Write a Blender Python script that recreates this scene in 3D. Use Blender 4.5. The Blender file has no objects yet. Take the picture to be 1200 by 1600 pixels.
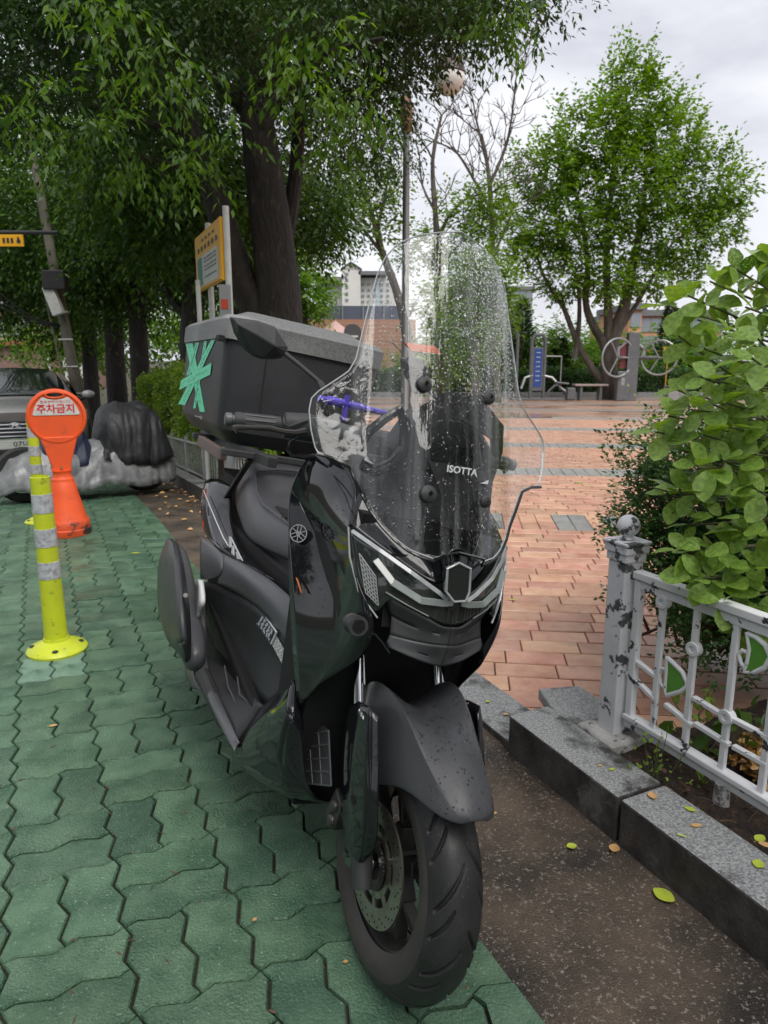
import bpy, bmesh, math, random
import numpy as np
from mathutils import Vector, Matrix, Euler
from math import sin, cos, radians, pi, atan2, sqrt, degrees

SC = bpy.context.scene
COL = SC.collection
# ------------------------------------------------------------------ camera, world, sun, exposure
F_PX, PITCH, CAM_H = 1109.0, radians(12.06), 1.2
cam_d = bpy.data.cameras.new("camera")
cam = bpy.data.objects.new("camera", cam_d); COL.objects.link(cam)
cam.location = (0, 0, CAM_H); cam.rotation_euler = (radians(90) - PITCH, 0, 0)
cam_d.sensor_fit = 'VERTICAL'; cam_d.sensor_height = 32.0; cam_d.lens = F_PX / 1600 * 32.0
cam_d.clip_start = 0.05; cam_d.clip_end = 3000
cam_d.dof.use_dof = True; cam_d.dof.focus_distance = 1.55; cam_d.dof.aperture_fstop = 8.0
SC.camera = cam
SUN_EL, SUN_ROT = radians(55), radians(150)
world = bpy.data.worlds.new("World"); SC.world = world; world.use_nodes = True
wn, wl = world.node_tree.nodes, world.node_tree.links
wn.clear()
w_out = wn.new("ShaderNodeOutputWorld"); w_bg = wn.new("ShaderNodeBackground")
w_sky = wn.new("ShaderNodeTexSky"); w_sky.sky_type = 'NISHITA'; w_sky.sun_disc = False
w_sky.sun_elevation = SUN_EL; w_sky.sun_rotation = SUN_ROT; w_sky.dust_density = 3.0
w_tc = wn.new("ShaderNodeTexCoord"); w_map = wn.new("ShaderNodeMapping")
w_map.inputs['Scale'].default_value = (1.0, 1.0, 2.6)
w_map.inputs['Rotation'].default_value = (0.0, 0.5, 0.4)
w_no = wn.new("ShaderNodeTexNoise"); w_no.inputs['Scale'].default_value = 2.6
w_no.inputs['Detail'].default_value = 7.0; w_no.inputs['Roughness'].default_value = 0.52
w_no.inputs['Distortion'].default_value = 0.35
w_cr = wn.new("ShaderNodeValToRGB")
w_cr.color_ramp.elements[0].position = 0.34; w_cr.color_ramp.elements[0].color = (3.1, 3.15, 3.45, 1)
w_cr.color_ramp.elements[1].position = 0.68; w_cr.color_ramp.elements[1].color = (5.1, 5.1, 5.3, 1)
w_mix = wn.new("ShaderNodeMix"); w_mix.data_type = 'RGBA'; w_mix.inputs[0].default_value = 0.93
wl.new(w_tc.outputs['Generated'], w_map.inputs['Vector']); wl.new(w_map.outputs[0], w_no.inputs['Vector'])
wl.new(w_no.outputs['Fac'], w_cr.inputs[0]); wl.new(w_sky.outputs[0], w_mix.inputs[6])
wl.new(w_cr.outputs[0], w_mix.inputs[7]); wl.new(w_mix.outputs[2], w_bg.inputs['Color'])
w_bg.inputs['Strength'].default_value = 0.12
wl.new(w_bg.outputs[0], w_out.inputs[0])
sun_d = bpy.data.lights.new("sun", 'SUN'); sun_d.energy = 1.5; sun_d.angle = radians(40); sun_d.color = (1.0, 0.96, 0.9)
sun = bpy.data.objects.new("sun", sun_d); COL.objects.link(sun)
sun.rotation_euler = Euler((radians(90) - SUN_EL, 0, radians(180) - SUN_ROT))
vs = SC.view_settings; vs.view_transform = 'Standard'; vs.look = 'None'; vs.gamma = 1.0; vs.use_curve_mapping = False
vs.exposure = 0.9
SC.render.engine = 'CYCLES'
cy = SC.cycles
cy.use_denoising = True
try: cy.denoiser = 'OPENIMAGEDENOISE'
except Exception: pass
cy.max_bounces = 10; cy.transparent_max_bounces = 16; cy.transmission_bounces = 10
cy.diffuse_bounces = 3; cy.glossy_bounces = 4; cy.caustics_reflective = False; cy.caustics_refractive = False
cy.use_adaptive_sampling = True; cy.adaptive_threshold = 0.02
random.seed(7); RNG = np.random.default_rng(7)

# ------------------------------------------------------------------ street frame and photo rays
PSI = radians(25.5)
US = Vector((-sin(PSI), cos(PSI), 0)); VS = Vector((cos(PSI), sin(PSI), 0))
def smooth(e0, e1, x):
    k = min(1, max(0, (x - e0) / (e1 - e0))); return k * k * (3 - 2 * k)
def gz(s, t):
    """the street falls away gently beyond five metres; the park beside it stays level"""
    a = s - 5.0
    d = 0 if a <= 0 else (a * a / 2.4 if a < 1.2 else a - 0.6)
    d = min(d, 9.5)
    return -0.052 * d * (1 - smooth(2.2, 4.6, t))
def ST(s, t, z=0.0): return US * s + VS * t + Vector((0, 0, z))
def STG(s, t, z=0.0): return US * s + VS * t + Vector((0, 0, z + gz(s, t)))
def to_st(p): return (p[0] * US.x + p[1] * US.y, p[0] * VS.x + p[1] * VS.y)
def ray(px, py):
    a = (px - 600) / F_PX; b = (800 - py) / F_PX
    return Vector((a, cos(PITCH) + b * sin(PITCH), -sin(PITCH) + b * cos(PITCH)))
EYE = Vector((0, 0, CAM_H))
def G(px, py, z=0.0):
    r = ray(px, py); k = (z - CAM_H) / r.z; return EYE + r * k
def AT(px, py, y):
    """the point seen at this place in the photograph that stands y metres ahead"""
    r = ray(px, py); return EYE + r * (y / r.y)
def AT_T(px, py, t):
    r = ray(px, py); k = t / (r.x * VS.x + r.y * VS.y); return EYE + r * k

# ------------------------------------------------------------------ materials
MATS = {}
def _set(b, names, val):
    for n in names:
        if n in b.inputs: b.inputs[n].default_value = val; return
def pm(name, c1, c2=None, scale=8.0, detail=6.0, lo=0.35, hi=0.65, rough=0.5, rough2=None, metal=0.0, coat=0.0,
       bump=0.0, bscale=60.0, bdist=0.01, rnd=0.0, spec=None, trans=0.0, ior=None, sheen=0.0, stretch=None,
       c3=None, s3=3.0, lo3=0.55, hi3=0.7, voro=False, subs=0.0, emit=None, rscale=None):
    if name in MATS: return MATS[name]
    m = bpy.data.materials.new(name); m.use_nodes = True; MATS[name] = m
    n, l = m.node_tree.nodes, m.node_tree.links
    b = n['Principled BSDF']
    col = lambda c: (c[0], c[1], c[2], 1)
    b.inputs['Base Color'].default_value = col(c1); b.inputs['Roughness'].default_value = rough
    b.inputs['Metallic'].default_value = metal
    _set(b, ['Coat Weight'], coat); _set(b, ['Coat Roughness'], 0.06)
    if spec is not None: _set(b, ['Specular IOR Level'], spec)
    if trans: _set(b, ['Transmission Weight'], trans)
    if ior: b.inputs['IOR'].default_value = ior
    if emit: _set(b, ['Emission Color'], col(emit)); _set(b, ['Emission Strength'], 1.0)
    tc = n.new("ShaderNodeTexCoord"); vec = tc.outputs['Object']
    if stretch:
        mp = n.new("ShaderNodeMapping"); mp.inputs['Scale'].default_value = stretch
        l.new(vec, mp.inputs['Vector']); vec = mp.outputs[0]
    last = None
    oi = None
    if rnd:
        oi = n.new("ShaderNodeObjectInfo")
        va = n.new("ShaderNodeVectorMath"); va.operation = 'ADD'
        sc_ = n.new("ShaderNodeMath"); sc_.operation = 'MULTIPLY'; sc_.inputs[1].default_value = 37.0
        l.new(oi.outputs['Random'], sc_.inputs[0]); l.new(vec, va.inputs[0]); l.new(sc_.outputs[0], va.inputs[1]); vec = va.outputs[0]
    if c2 is not None:
        no = n.new("ShaderNodeTexNoise"); no.inputs['Scale'].default_value = scale; no.inputs['Detail'].default_value = detail
        no.inputs['Roughness'].default_value = 0.6
        l.new(vec, no.inputs['Vector'])
        cr = n.new("ShaderNodeValToRGB"); cr.color_ramp.elements[0].position = lo; cr.color_ramp.elements[1].position = hi
        cr.color_ramp.elements[0].color = col(c1); cr.color_ramp.elements[1].color = col(c2)
        l.new(no.outputs['Fac'], cr.inputs[0]); last = cr.outputs[0]
        if rough2 is not None:
            src = no.outputs['Fac']
            if rscale:
                nr = n.new("ShaderNodeTexNoise"); nr.inputs['Scale'].default_value = rscale; nr.inputs['Detail'].default_value = 4
                l.new(vec, nr.inputs['Vector']); src = nr.outputs['Fac']
            mr = n.new("ShaderNodeMapRange"); mr.inputs['From Min'].default_value = lo; mr.inputs['From Max'].default_value = hi
            mr.inputs['To Min'].default_value = rough; mr.inputs['To Max'].default_value = rough2
            l.new(src, mr.inputs['Value']); l.new(mr.outputs[0], b.inputs['Roughness'])
    if c3 is not None:
        n3 = n.new("ShaderNodeTexNoise"); n3.inputs['Scale'].default_value = s3; n3.inputs['Detail'].default_value = 8
        n3.inputs['Roughness'].default_value = 0.65
        l.new(vec, n3.inputs['Vector'])
        c_3 = n.new("ShaderNodeValToRGB"); c_3.color_ramp.elements[0].position = lo3; c_3.color_ramp.elements[1].position = hi3
        l.new(n3.outputs['Fac'], c_3.inputs[0])
        mx = n.new("ShaderNodeMix"); mx.data_type = 'RGBA'; l.new(c_3.outputs[0], mx.inputs[0])
        if last is not None: l.new(last, mx.inputs[6])
        else: mx.inputs[6].default_value = col(c1)
        mx.inputs[7].default_value = col(c3); last = mx.outputs[2]
    if rnd:
        hs = n.new("ShaderNodeHueSaturation")
        if last is not None: l.new(last, hs.inputs['Color'])
        else: hs.inputs['Color'].default_value = col(c1)
        m2 = n.new("ShaderNodeMapRange"); m2.inputs['To Min'].default_value = 1 - rnd; m2.inputs['To Max'].default_value = 1 + rnd
        l.new(oi.outputs['Random'], m2.inputs['Value']); l.new(m2.outputs[0], hs.inputs['Value'])
        m3 = n.new("ShaderNodeMapRange"); m3.inputs['To Min'].default_value = 0.5 - rnd * 0.06; m3.inputs['To Max'].default_value = 0.5 + rnd * 0.06
        mm = n.new("ShaderNodeMath"); mm.operation = 'MULTIPLY'; mm.inputs[1].default_value = 7.3
        mf = n.new("ShaderNodeMath"); mf.operation = 'FRACT'
        l.new(oi.outputs['Random'], mm.inputs[0]); l.new(mm.outputs[0], mf.inputs[0]); l.new(mf.outputs[0], m3.inputs['Value'])
        l.new(m3.outputs[0], hs.inputs['Hue']); last = hs.outputs[0]
    if last is not None: l.new(last, b.inputs['Base Color'])
    if bump:
        if voro:
            bn = n.new("ShaderNodeTexVoronoi"); bn.inputs['Scale'].default_value = bscale; so = bn.outputs['Distance']
        else:
            bn = n.new("ShaderNodeTexNoise"); bn.inputs['Scale'].default_value = bscale; bn.inputs['Detail'].default_value = 5; so = bn.outputs['Fac']
        l.new(vec, bn.inputs['Vector'])
        bp = n.new("ShaderNodeBump"); bp.inputs['Strength'].default_value = bump; bp.inputs['Distance'].default_value = bdist
        l.new(so, bp.inputs['Height']); l.new(bp.outputs[0], b.inputs['Normal'])
    return m

def leaf_mat(name, c1, c2, rough=0.4, transl=0.35, rnd_scale=1.7, vein=False, spot=None):
    """foliage: two greens mixed clump by clump, light passing through the blades"""
    if name in MATS: return MATS[name]
    m = bpy.data.materials.new(name); m.use_nodes = True; MATS[name] = m
    n, l = m.node_tree.nodes, m.node_tree.links
    b = n['Principled BSDF']; out = n['Material Output']
    b.inputs['Roughness'].default_value = rough; _set(b, ['Specular IOR Level'], 0.4)
    geo = n.new("ShaderNodeNewGeometry"); tc = n.new("ShaderNodeTexCoord")
    no = n.new("ShaderNodeTexNoise"); no.inputs['Scale'].default_value = rnd_scale; no.inputs['Detail'].default_value = 3
    l.new(tc.outputs['Object'], no.inputs['Vector'])
    ad = n.new("ShaderNodeMath"); ad.operation = 'MULTIPLY_ADD'; ad.inputs[1].default_value = 0.45
    l.new(geo.outputs['Random Per Island'], ad.inputs[0]); l.new(no.outputs['Fac'], ad.inputs[2])
    cr = n.new("ShaderNodeValToRGB"); cr.color_ramp.elements[0].position = 0.45; cr.color_ramp.elements[1].position = 0.95
    cr.color_ramp.elements[0].color = (*c1, 1); cr.color_ramp.elements[1].color = (*c2, 1)
    l.new(ad.outputs[0], cr.inputs[0]); cc = cr.outputs[0]
    if spot:
        n2 = n.new("ShaderNodeTexNoise"); n2.inputs['Scale'].default_value = 190; n2.inputs['Detail'].default_value = 3
        l.new(tc.outputs['Object'], n2.inputs['Vector'])
        r2 = n.new("ShaderNodeValToRGB"); r2.color_ramp.elements[0].position = 0.5; r2.color_ramp.elements[1].position = 0.72
        l.new(n2.outputs['Fac'], r2.inputs[0])
        mx = n.new("ShaderNodeMix"); mx.data_type = 'RGBA'; l.new(r2.outputs[0], mx.inputs[0]); l.new(cc, mx.inputs[6])
        mx.inputs[7].default_value = (*spot, 1); cc = mx.outputs[2]
        bp = n.new("ShaderNodeBump"); bp.inputs['Strength'].default_value = 0.35; bp.inputs['Distance'].default_value = 0.002
        l.new(n2.outputs['Fac'], bp.inputs['Height']); l.new(bp.outputs[0], b.inputs['Normal'])
    l.new(cc, b.inputs['Base Color'])
    tr = n.new("ShaderNodeBsdfTranslucent"); hs = n.new("ShaderNodeHueSaturation")
    hs.inputs['Hue'].default_value = 0.485; hs.inputs['Saturation'].default_value = 1.15; hs.inputs['Value'].default_value = 1.5
    l.new(cc, hs.inputs['Color']); l.new(hs.outputs[0], tr.inputs['Color'])
    ms = n.new("ShaderNodeMixShader"); ms.inputs[0].default_value = transl
    l.new(b.outputs[0], ms.inputs[1]); l.new(tr.outputs[0], ms.inputs[2]); l.new(ms.outputs[0], out.inputs[0])
    return m

# ------------------------------------------------------------------ mesh builder
class MB:
    def __init__(self): self.v = []; self.f = []
    def add(self, vs_, fs):
        o = len(self.v); self.v += [tuple(p) for p in vs_]; self.f += [tuple(i + o for i in f) for f in fs]; return self
    def box(self, c, s, rot=None):
        c = Vector(c); R_ = rot.to_matrix() if isinstance(rot, Euler) else (rot or Matrix.Identity(3))
        p = [c + R_ @ Vector((x * s[0] / 2, y * s[1] / 2, z * s[2] / 2)) for z in (-1, 1) for x, y in ((-1, -1), (1, -1), (1, 1), (-1, 1))]
        return self.add(p, [(3, 2, 1, 0), (4, 5, 6, 7), (0, 1, 5, 4), (1, 2, 6, 5), (2, 3, 7, 6), (3, 0, 4, 7)])
    def beam(self, a, b, w, h, up=(0, 0, 1)):
        a = Vector(a); b = Vector(b); d = (b - a).normalized(); u = Vector(up)
        s = d.cross(u)
        if s.length < 1e-4: s = d.cross(Vector((1, 0, 0)))
        s.normalize(); u = s.cross(d)
        p = [q + s * (i * w / 2) + u * (j * h / 2) for q in (a, b) for i, j in ((-1, -1), (1, -1), (1, 1), (-1, 1))]
        return self.add(p, [(0, 1, 2, 3), (7, 6, 5, 4), (0, 4, 5, 1), (1, 5, 6, 2), (2, 6, 7, 3), (3, 7, 4, 0)])
    def tube(self, pts, r, n=10, cap=True, rs=None, flat=1.0):
        pts = [Vector(p) for p in pts]; o = len(self.v); up = None
        for i, p in enumerate(pts):
            d = (pts[min(i + 1, len(pts) - 1)] - pts[max(i - 1, 0)]).normalized()
            if up is None:
                up = d.cross(Vector((0.13, 0.21, 1)));
                if up.length < 1e-3: up = d.cross(Vector((1, 0, 0)))
                up.normalize()
            up = (up - d * up.dot(d)).normalized(); w = d.cross(up)
            rr = rs[i] if rs else r
            for k in range(n):
                a = 2 * pi * k / n; self.v.append(tuple(p + up * cos(a) * rr + w * sin(a) * rr * flat))
        for i in range(len(pts) - 1):
            for k in range(n):
                k2 = (k + 1) % n
                self.f.append((o + i * n + k, o + i * n + k2, o + (i + 1) * n + k2, o + (i + 1) * n + k))
        if cap:
            self.f.append(tuple(o + k for k in range(n))[::-1]); e = o + (len(pts) - 1) * n
            self.f.append(tuple(e + k for k in range(n)))
        return self
    def cyl(self, a, b, r, n=16, r2=None): return self.tube([a, b], r, n, True, rs=[r, r if r2 is None else r2])
    def lathe(self, prof, n=24, c=(0, 0, 0), axis='z', close=False):
        """prof: list of (radius, height)"""
        o = len(self.v); c = Vector(c)
        for r, h in prof:
            for k in range(n):
                a = 2 * pi * k / n
                q = (r * cos(a), r * sin(a), h) if axis == 'z' else ((r * cos(a), h, r * sin(a)) if axis == 'y' else (h, r * cos(a), r * sin(a)))
                self.v.append(tuple(c + Vector(q)))
        m = len(prof)
        for i in range(m if close else m - 1):
            j = (i + 1) % m
            for k in range(n):
                k2 = (k + 1) % n
                f = (o + i * n + k, o + i * n + k2, o + j * n + k2, o + j * n + k)
                self.f.append(f if axis != 'y' else f[::-1])
        if not close:
            if prof[0][0] > 1e-5:
                f = tuple(o + k for k in range(n)); self.f.append(f[::-1] if axis != 'y' else f)
            if prof[-1][0] > 1e-5:
                f = tuple(o + (m - 1) * n + k for k in range(n)); self.f.append(f if axis != 'y' else f[::-1])
        return self
    def sphere(self, c, r, n=12, sz=1.0, m=8):
        return self.lathe([(max(r * sin(pi * i / m), 1e-6), -r * cos(pi * i / m) * sz) for i in range(m + 1)], n, c)
    def prism(self, poly, d):
        """polygon of 3-D points pushed along the vector d"""
        d = Vector(d); n = len(poly); p = [Vector(q) for q in poly]
        return self.add(p + [q + d for q in p], [tuple(range(n))[::-1], tuple(range(n, 2 * n))] +
                        [(i, (i + 1) % n, n + (i + 1) % n, n + i) for i in range(n)])
    def grid(self, rows, close=False):
        o = len(self.v); m = len(rows[0])
        for r in rows: self.v += [tuple(p) for p in r]
        for i in range(len(rows) - 1):
            for k in range(m if close else m - 1):
                k2 = (k + 1) % m
                self.f.append((o + i * m + k, o + i * m + k2, o + (i + 1) * m + k2, o + (i + 1) * m + k))
        return self
    def mesh(self, name):
        me = bpy.data.meshes.new(name); me.from_pydata(self.v, [], self.f); me.update(); return me

def mir(p): return Vector((p[0], -p[1], p[2]))
def link(o, parent=None):
    COL.objects.link(o)
    if parent is not None: o.parent = parent
    return o
def fix_normals(me):
    bm = bmesh.new(); bm.from_mesh(me); bmesh.ops.remove_doubles(bm, verts=bm.verts, dist=1e-6)
    bmesh.ops.recalc_face_normals(bm, faces=bm.faces); bm.to_mesh(me); bm.free()
def obj(name, mb, mat, parent=None, smooth_=False, bevel=0.0, loc=None, rot=None, fix=True, sub=0, solid=0.0, seg=2, ang=35, label=None):
    me = mb if isinstance(mb, bpy.types.Mesh) else mb.mesh(name)
    if fix and not isinstance(mb, bpy.types.Mesh): fix_normals(me)
    if mat is not None and len(me.materials) == 0: me.materials.append(mat)
    o = bpy.data.objects.new(name, me); link(o, parent)
    if loc is not None: o.location = loc
    if rot is not None: o.rotation_euler = rot
    if solid:
        md = o.modifiers.new("s", 'SOLIDIFY'); md.thickness = solid; md.offset = -1
    if bevel:
        md = o.modifiers.new("b", 'BEVEL'); md.width = bevel; md.segments = seg; md.limit_method = 'ANGLE'; md.angle_limit = radians(ang)
    if sub:
        md = o.modifiers.new("u", 'SUBSURF'); md.levels = sub; md.render_levels = sub; md.boundary_smooth = 'PRESERVE_CORNERS'
    if smooth_ or sub:
        me.shade_smooth()
        if not sub:
            try: me.set_sharp_from_angle(angle=radians(ang))
            except Exception: pass
    if label: o['label'] = label
    return o
def tag(o, label=None, cat=None, group=None, kind=None):
    if label: o['label'] = label
    if cat: o['category'] = cat
    if group: o['group'] = group
    if kind: o['kind'] = kind
    return o
def thing(name, label, cat, loc=(0, 0, 0), rz=0.0, group=None):
    o = bpy.data.objects.new(name, None); o.empty_display_size = 0.1; link(o)
    o.location = loc; o.rotation_euler = (0, 0, rz); return tag(o, label, cat, group)
def text(name, body, size, mat, parent, M_, extrude=0.0005, align='CENTER', sx=1.0, bold=0.0, shear=0.0):
    c = bpy.data.curves.new(name, 'FONT'); c.body = body; c.size = size; c.extrude = extrude; c.align_x = align; c.align_y = 'CENTER'
    c.offset = bold; c.shear = shear; c.resolution_u = 3
    c.materials.append(mat); o = bpy.data.objects.new(name, c); link(o, parent)
    o.matrix_local = M_ @ Matrix.Diagonal((sx, 1, 1, 1)); return o
def frame(o, x, y):
    """matrix with origin o, text running along x and up along y"""
    x = Vector(x).normalized(); y = Vector(y); z = x.cross(y).normalized(); y = z.cross(x)
    m = Matrix((x, y, z)).transposed().to_4x4(); m.translation = Vector(o); return m
def np_mesh(name, verts, faces, mat):
    """verts (n,3), faces (m,k) of equal size"""
    me = bpy.data.meshes.new(name); n = len(verts); m, k = faces.shape
    me.vertices.add(n); me.vertices.foreach_set('co', np.asarray(verts, np.float32).ravel())
    me.loops.add(m * k); me.loops.foreach_set('vertex_index', faces.astype(np.int32).ravel())
    me.polygons.add(m); me.polygons.foreach_set('loop_start', np.arange(0, m * k, k, dtype=np.int32))
    me.polygons.foreach_set('loop_total', np.full(m, k, np.int32))
    me.update(calc_edges=True); me.validate(); me.materials.append(mat); return me
def leaves_mesh(name, pos, dirs, nrm, length, width, mat, kind='quad', droop=0.0):
    """pos (n,3) stalk ends, dirs blade directions, nrm blade normals; 'quad' a folded lozenge, 'round' an oval of eight corners"""
    pos = np.asarray(pos); dirs = np.asarray(dirs); nrm = np.asarray(nrm)
    dirs = dirs / np.linalg.norm(dirs, axis=1, keepdims=True)
    side = np.cross(dirs, nrm); side /= np.linalg.norm(side, axis=1, keepdims=True) + 1e-9
    up = np.cross(side, dirs)
    length = np.broadcast_to(length, (len(pos),))[:, None]; width = np.broadcast_to(width, (len(pos),))[:, None]
    if kind == 'quad':
        pts = [pos, pos + dirs * length * .45 + side * width * .5 + up * width * .12,
               pos + dirs * length - up * droop * length, pos + dirs * length * .45 - side * width * .5 + up * width * .12]
        vv = np.stack(pts, 1).reshape(-1, 3); n = len(pos)
        ff = np.arange(n * 4).reshape(n, 4)
        return np_mesh(name, vv, ff, mat)
    prof = [(0, 0), (.22, .36), (.5, .5), (.8, .34), (1.0, .0)]
    mid = [pos + dirs * length * a - up * length * droop * a * a for a, w in prof]
    L_ = [mid[i] + side * width * w + up * width * .16 * (w > 0) for i, (a, w) in enumerate(prof)]
    R_ = [mid[i] - side * width * w + up * width * .16 * (w > 0) for i, (a, w) in enumerate(prof)]
    # verts per leaf: mid0..mid4, L1..L3, R1..R3  -> 11
    vv = np.stack(mid + L_[1:4] + R_[1:4], 1).reshape(-1, 3); n = len(pos)
    base = (np.arange(n) * 11)[:, None]
    tri = np.array([(0, 1, 5, 5), (1, 2, 6, 5), (2, 3, 7, 6), (3, 4, 7, 7), (0, 8, 1, 1), (1, 8, 9, 2), (2, 9, 10, 3), (3, 10, 4, 4)])
    quads = [(1, 2, 6, 5), (2, 3, 7, 6), (1, 8, 9, 2), (2, 9, 10, 3)]; tris = [(0, 1, 5), (3, 4, 7), (0, 8, 1), (3, 10, 4)]
    me = bpy.data.meshes.new(name)
    q = (base[:, :, None] + np.array(quads)[None]).reshape(-1, 4); t3 = (base[:, :, None] + np.array(tris)[None]).reshape(-1, 3)
    me.vertices.add(n * 11); me.vertices.foreach_set('co', vv.astype(np.float32).ravel())
    li = np.concatenate([q.ravel(), t3.ravel()]).astype(np.int32)
    me.loops.add(len(li)); me.loops.foreach_set('vertex_index', li)
    me.polygons.add(len(q) + len(t3))
    me.polygons.foreach_set('loop_start', np.concatenate([np.arange(len(q)) * 4, len(q) * 4 + np.arange(len(t3)) * 3]).astype(np.int32))
    me.polygons.foreach_set('loop_total', np.concatenate([np.full(len(q), 4), np.full(len(t3), 3)]).astype(np.int32))
    me.update(calc_edges=True); me.validate(); me.materials.append(mat); me.shade_smooth(); return me
def rand_dirs(n, zbias=0.0, zsc=1.0):
    d = RNG.normal(size=(n, 3)); d[:, 2] = d[:, 2] * zsc + zbias
    return d / np.linalg.norm(d, axis=1, keepdims=True)
# ------------------------------------------------------------------ ground materials
M_ground = pm('ground_soil', (.045, .05, .02), (.07, .055, .035), 1.5, rough=.95, bump=.5, bscale=20)
M_paver = pm('green_paver', (.040, .098, .056), (.100, .185, .112), 7, detail=12, lo=.38, hi=.62, rough=.26, rough2=.7, bump=1.0, bscale=170, bdist=.005, rnd=.13,
             c3=(.24, .34, .26), s3=150, lo3=.60, hi3=.68, rscale=2.2)
M_paver_pale = pm('green_paver_worn', (.20, .30, .235), (.10, .20, .14), 9, rough=.6, bump=.3, bscale=300, bdist=.002, c3=(.05, .12, .08), s3=14, lo3=.55, hi3=.62)
M_joint = pm('joint_dirt', (.018, .014, .011), (.05, .032, .022), 35, rough=.7, bump=.8, bscale=160)
M_wetconc = pm('wet_concrete', (.022, .018, .015), (.125, .092, .064), 3.2, detail=12, lo=.36, hi=.64, rough=.25, rough2=.8, bump=.9, bscale=230, bdist=.006,
               c3=(.27, .235, .20), s3=120, lo3=.57, hi3=.63, rscale=2.0)
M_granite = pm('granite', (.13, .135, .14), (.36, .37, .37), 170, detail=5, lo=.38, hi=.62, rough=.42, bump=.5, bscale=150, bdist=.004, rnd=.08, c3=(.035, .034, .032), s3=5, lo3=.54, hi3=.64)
M_granite_face = pm('granite_dark_face', (.028, .026, .024), (.085, .08, .075), 14, detail=9, rough=.55, bump=.6, bscale=130, bdist=.005, rnd=.08, c3=(.14, .14, .135), s3=8, lo3=.56, hi3=.66)
M_brick = pm('pink_brick', (.49, .235, .155), (.63, .375, .255), 7, rough=.15, rough2=.55, bump=.3, bscale=230, bdist=.002, rnd=.16, c3=(.34, .19, .13), s3=9, lo3=.56, hi3=.74, rscale=.7)
M_brick_grey = pm('grey_block', (.20, .205, .20), (.29, .285, .27), 9, rough=.35, rough2=.65, bump=.3, bscale=230, bdist=.002, rnd=.14, rscale=.7)
M_bjoint = pm('brick_joint', (.05, .033, .026), (.10, .06, .045), 30, rough=.8)
M_soil = pm('bed_soil', (.016, .011, .008), (.042, .026, .017), 22, rough=.9, bump=1.0, bscale=55, bdist=.03, c3=(.085, .045, .025), s3=45, lo3=.56, hi3=.64)
M_farpave = pm('far_paving', (.36, .21, .15), (.44, .28, .20), .9, rough=.10, rough2=.45, rscale=.5)

def structure(name, mb, mat, **k):
    o = obj(name, mb, mat, **k); o['kind'] = 'structure'; return o

# the ground: one sheet out to the horizon, in street coordinates
sb = MB()
ss = [-1500, -300, -60, -10, -4, 0, 2, 4, 5, 5.6, 6.2, 7, 8, 10, 12, 14, 16, 20, 40, 100, 400, 1500]
ts = [-1500, -300, -60, -20, -8, -4, 0, 1.3, 2.2, 2.8, 3.4, 4, 4.6, 6, 10, 30, 80, 300, 1500]
sb.grid([[STG(s, t, -0.06) for s in ss] for t in ts])
structure('ground', sb, M_ground, smooth_=True)

# pavement of interlocking blocks: a dark bed, then every block
PV = 0.1175
bed = MB(); sl = [-1.6, 0, 2, 4, 5, 5.4, 5.8, 6.2, 7, 8, 10, 12, 14, 18, 30]
bed.grid([[STG(s, t, -0.013) for s in sl] for t in (-9.5, -4, -1, 0.74)])
pavement = structure('pavement', bed, M_joint)
def wv(t):
    k = (t / PV) % 1.0
    for (a, va), (b, vb) in zip(((0, 0), (.22, 1), (.78, -1)), ((.22, 1), (.78, -1), (1, 0))):
        if k <= b: return 0.0105 * (va + (vb - va) * (k - a) / (b - a))
    return 0
def paver_outline(horiz, gap=0.0028):
    L_, W_ = (2, 1) if horiz else (1, 2)
    ks = [0, .22, .78]
    P_ = []
    for i in range(L_):
        for k in ks: t = (i + k) * PV; P_.append((t, wv(t)))
    for i in range(W_):
        for k in ks: t = (i + k) * PV; P_.append((L_ * PV - wv(t) * 1.0, t))
    for i in range(L_, 0, -1):
        for k in (1, .78, .22):
            t = (i - 1 + k) * PV; P_.append((t, W_ * PV + wv(t)))
    for i in range(W_, 0, -1):
        for k in (1, .78, .22): t = (i - 1 + k) * PV; P_.append((-wv(t), t))
    c = Vector((L_ * PV / 2, W_ * PV / 2))
    out = []
    for k, p in enumerate(P_):
        a = Vector(P_[k - 1]); q = Vector(p); b = Vector(P_[(k + 1) % len(P_)])
        n1 = Vector(((q - a).y, -(q - a).x)); n2 = Vector(((b - q).y, -(b - q).x))
        if n1.length > 1e-9: n1.normalize()
        if n2.length > 1e-9: n2.normalize()
        nn = n1 + n2
        if nn.length > 1e-6: nn.normalize()
        out.append((q, nn, c))
    return out
def paver_geo(horiz):
    o = paver_outline(horiz); n = len(o); c = o[0][2]
    top = [Vector((*(q - nn * 0.0062), 0)) - Vector((*c, 0)) for q, nn, _ in o]
    rim = [Vector((*(q - nn * 0.0030), -0.0045)) - Vector((*c, 0)) for q, nn, _ in o]
    low = [Vector((*(q - nn * 0.0030), -0.016)) - Vector((*c, 0)) for q, nn, _ in o]
    f = [tuple(range(n))]
    for i in range(n):
        j = (i + 1) % n; f.append((n + i, n + j, j, i)); f.append((2 * n + i, 2 * n + j, n + j, n + i))
    return top + rim + low, f
cells = []
PVM = PV * 2; T0 = 0.295
for i in range(-42, 3):
    for j in range(-7, 75):
        t0 = T0 + i * PVM; s0 = 0.02 + j * PVM
        kind = (i + j) % 2
        for k in (0, 1):
            if kind: s, t, h = s0 + PV * .5 + k * PV, t0 + PV, True      # lying across the street
            else: s, t, h = s0 + PV, t0 + PV * .5 + k * PV, False
            if t > 0.80 or s > 16.5: continue
            cells.append((s, t, h))
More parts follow.
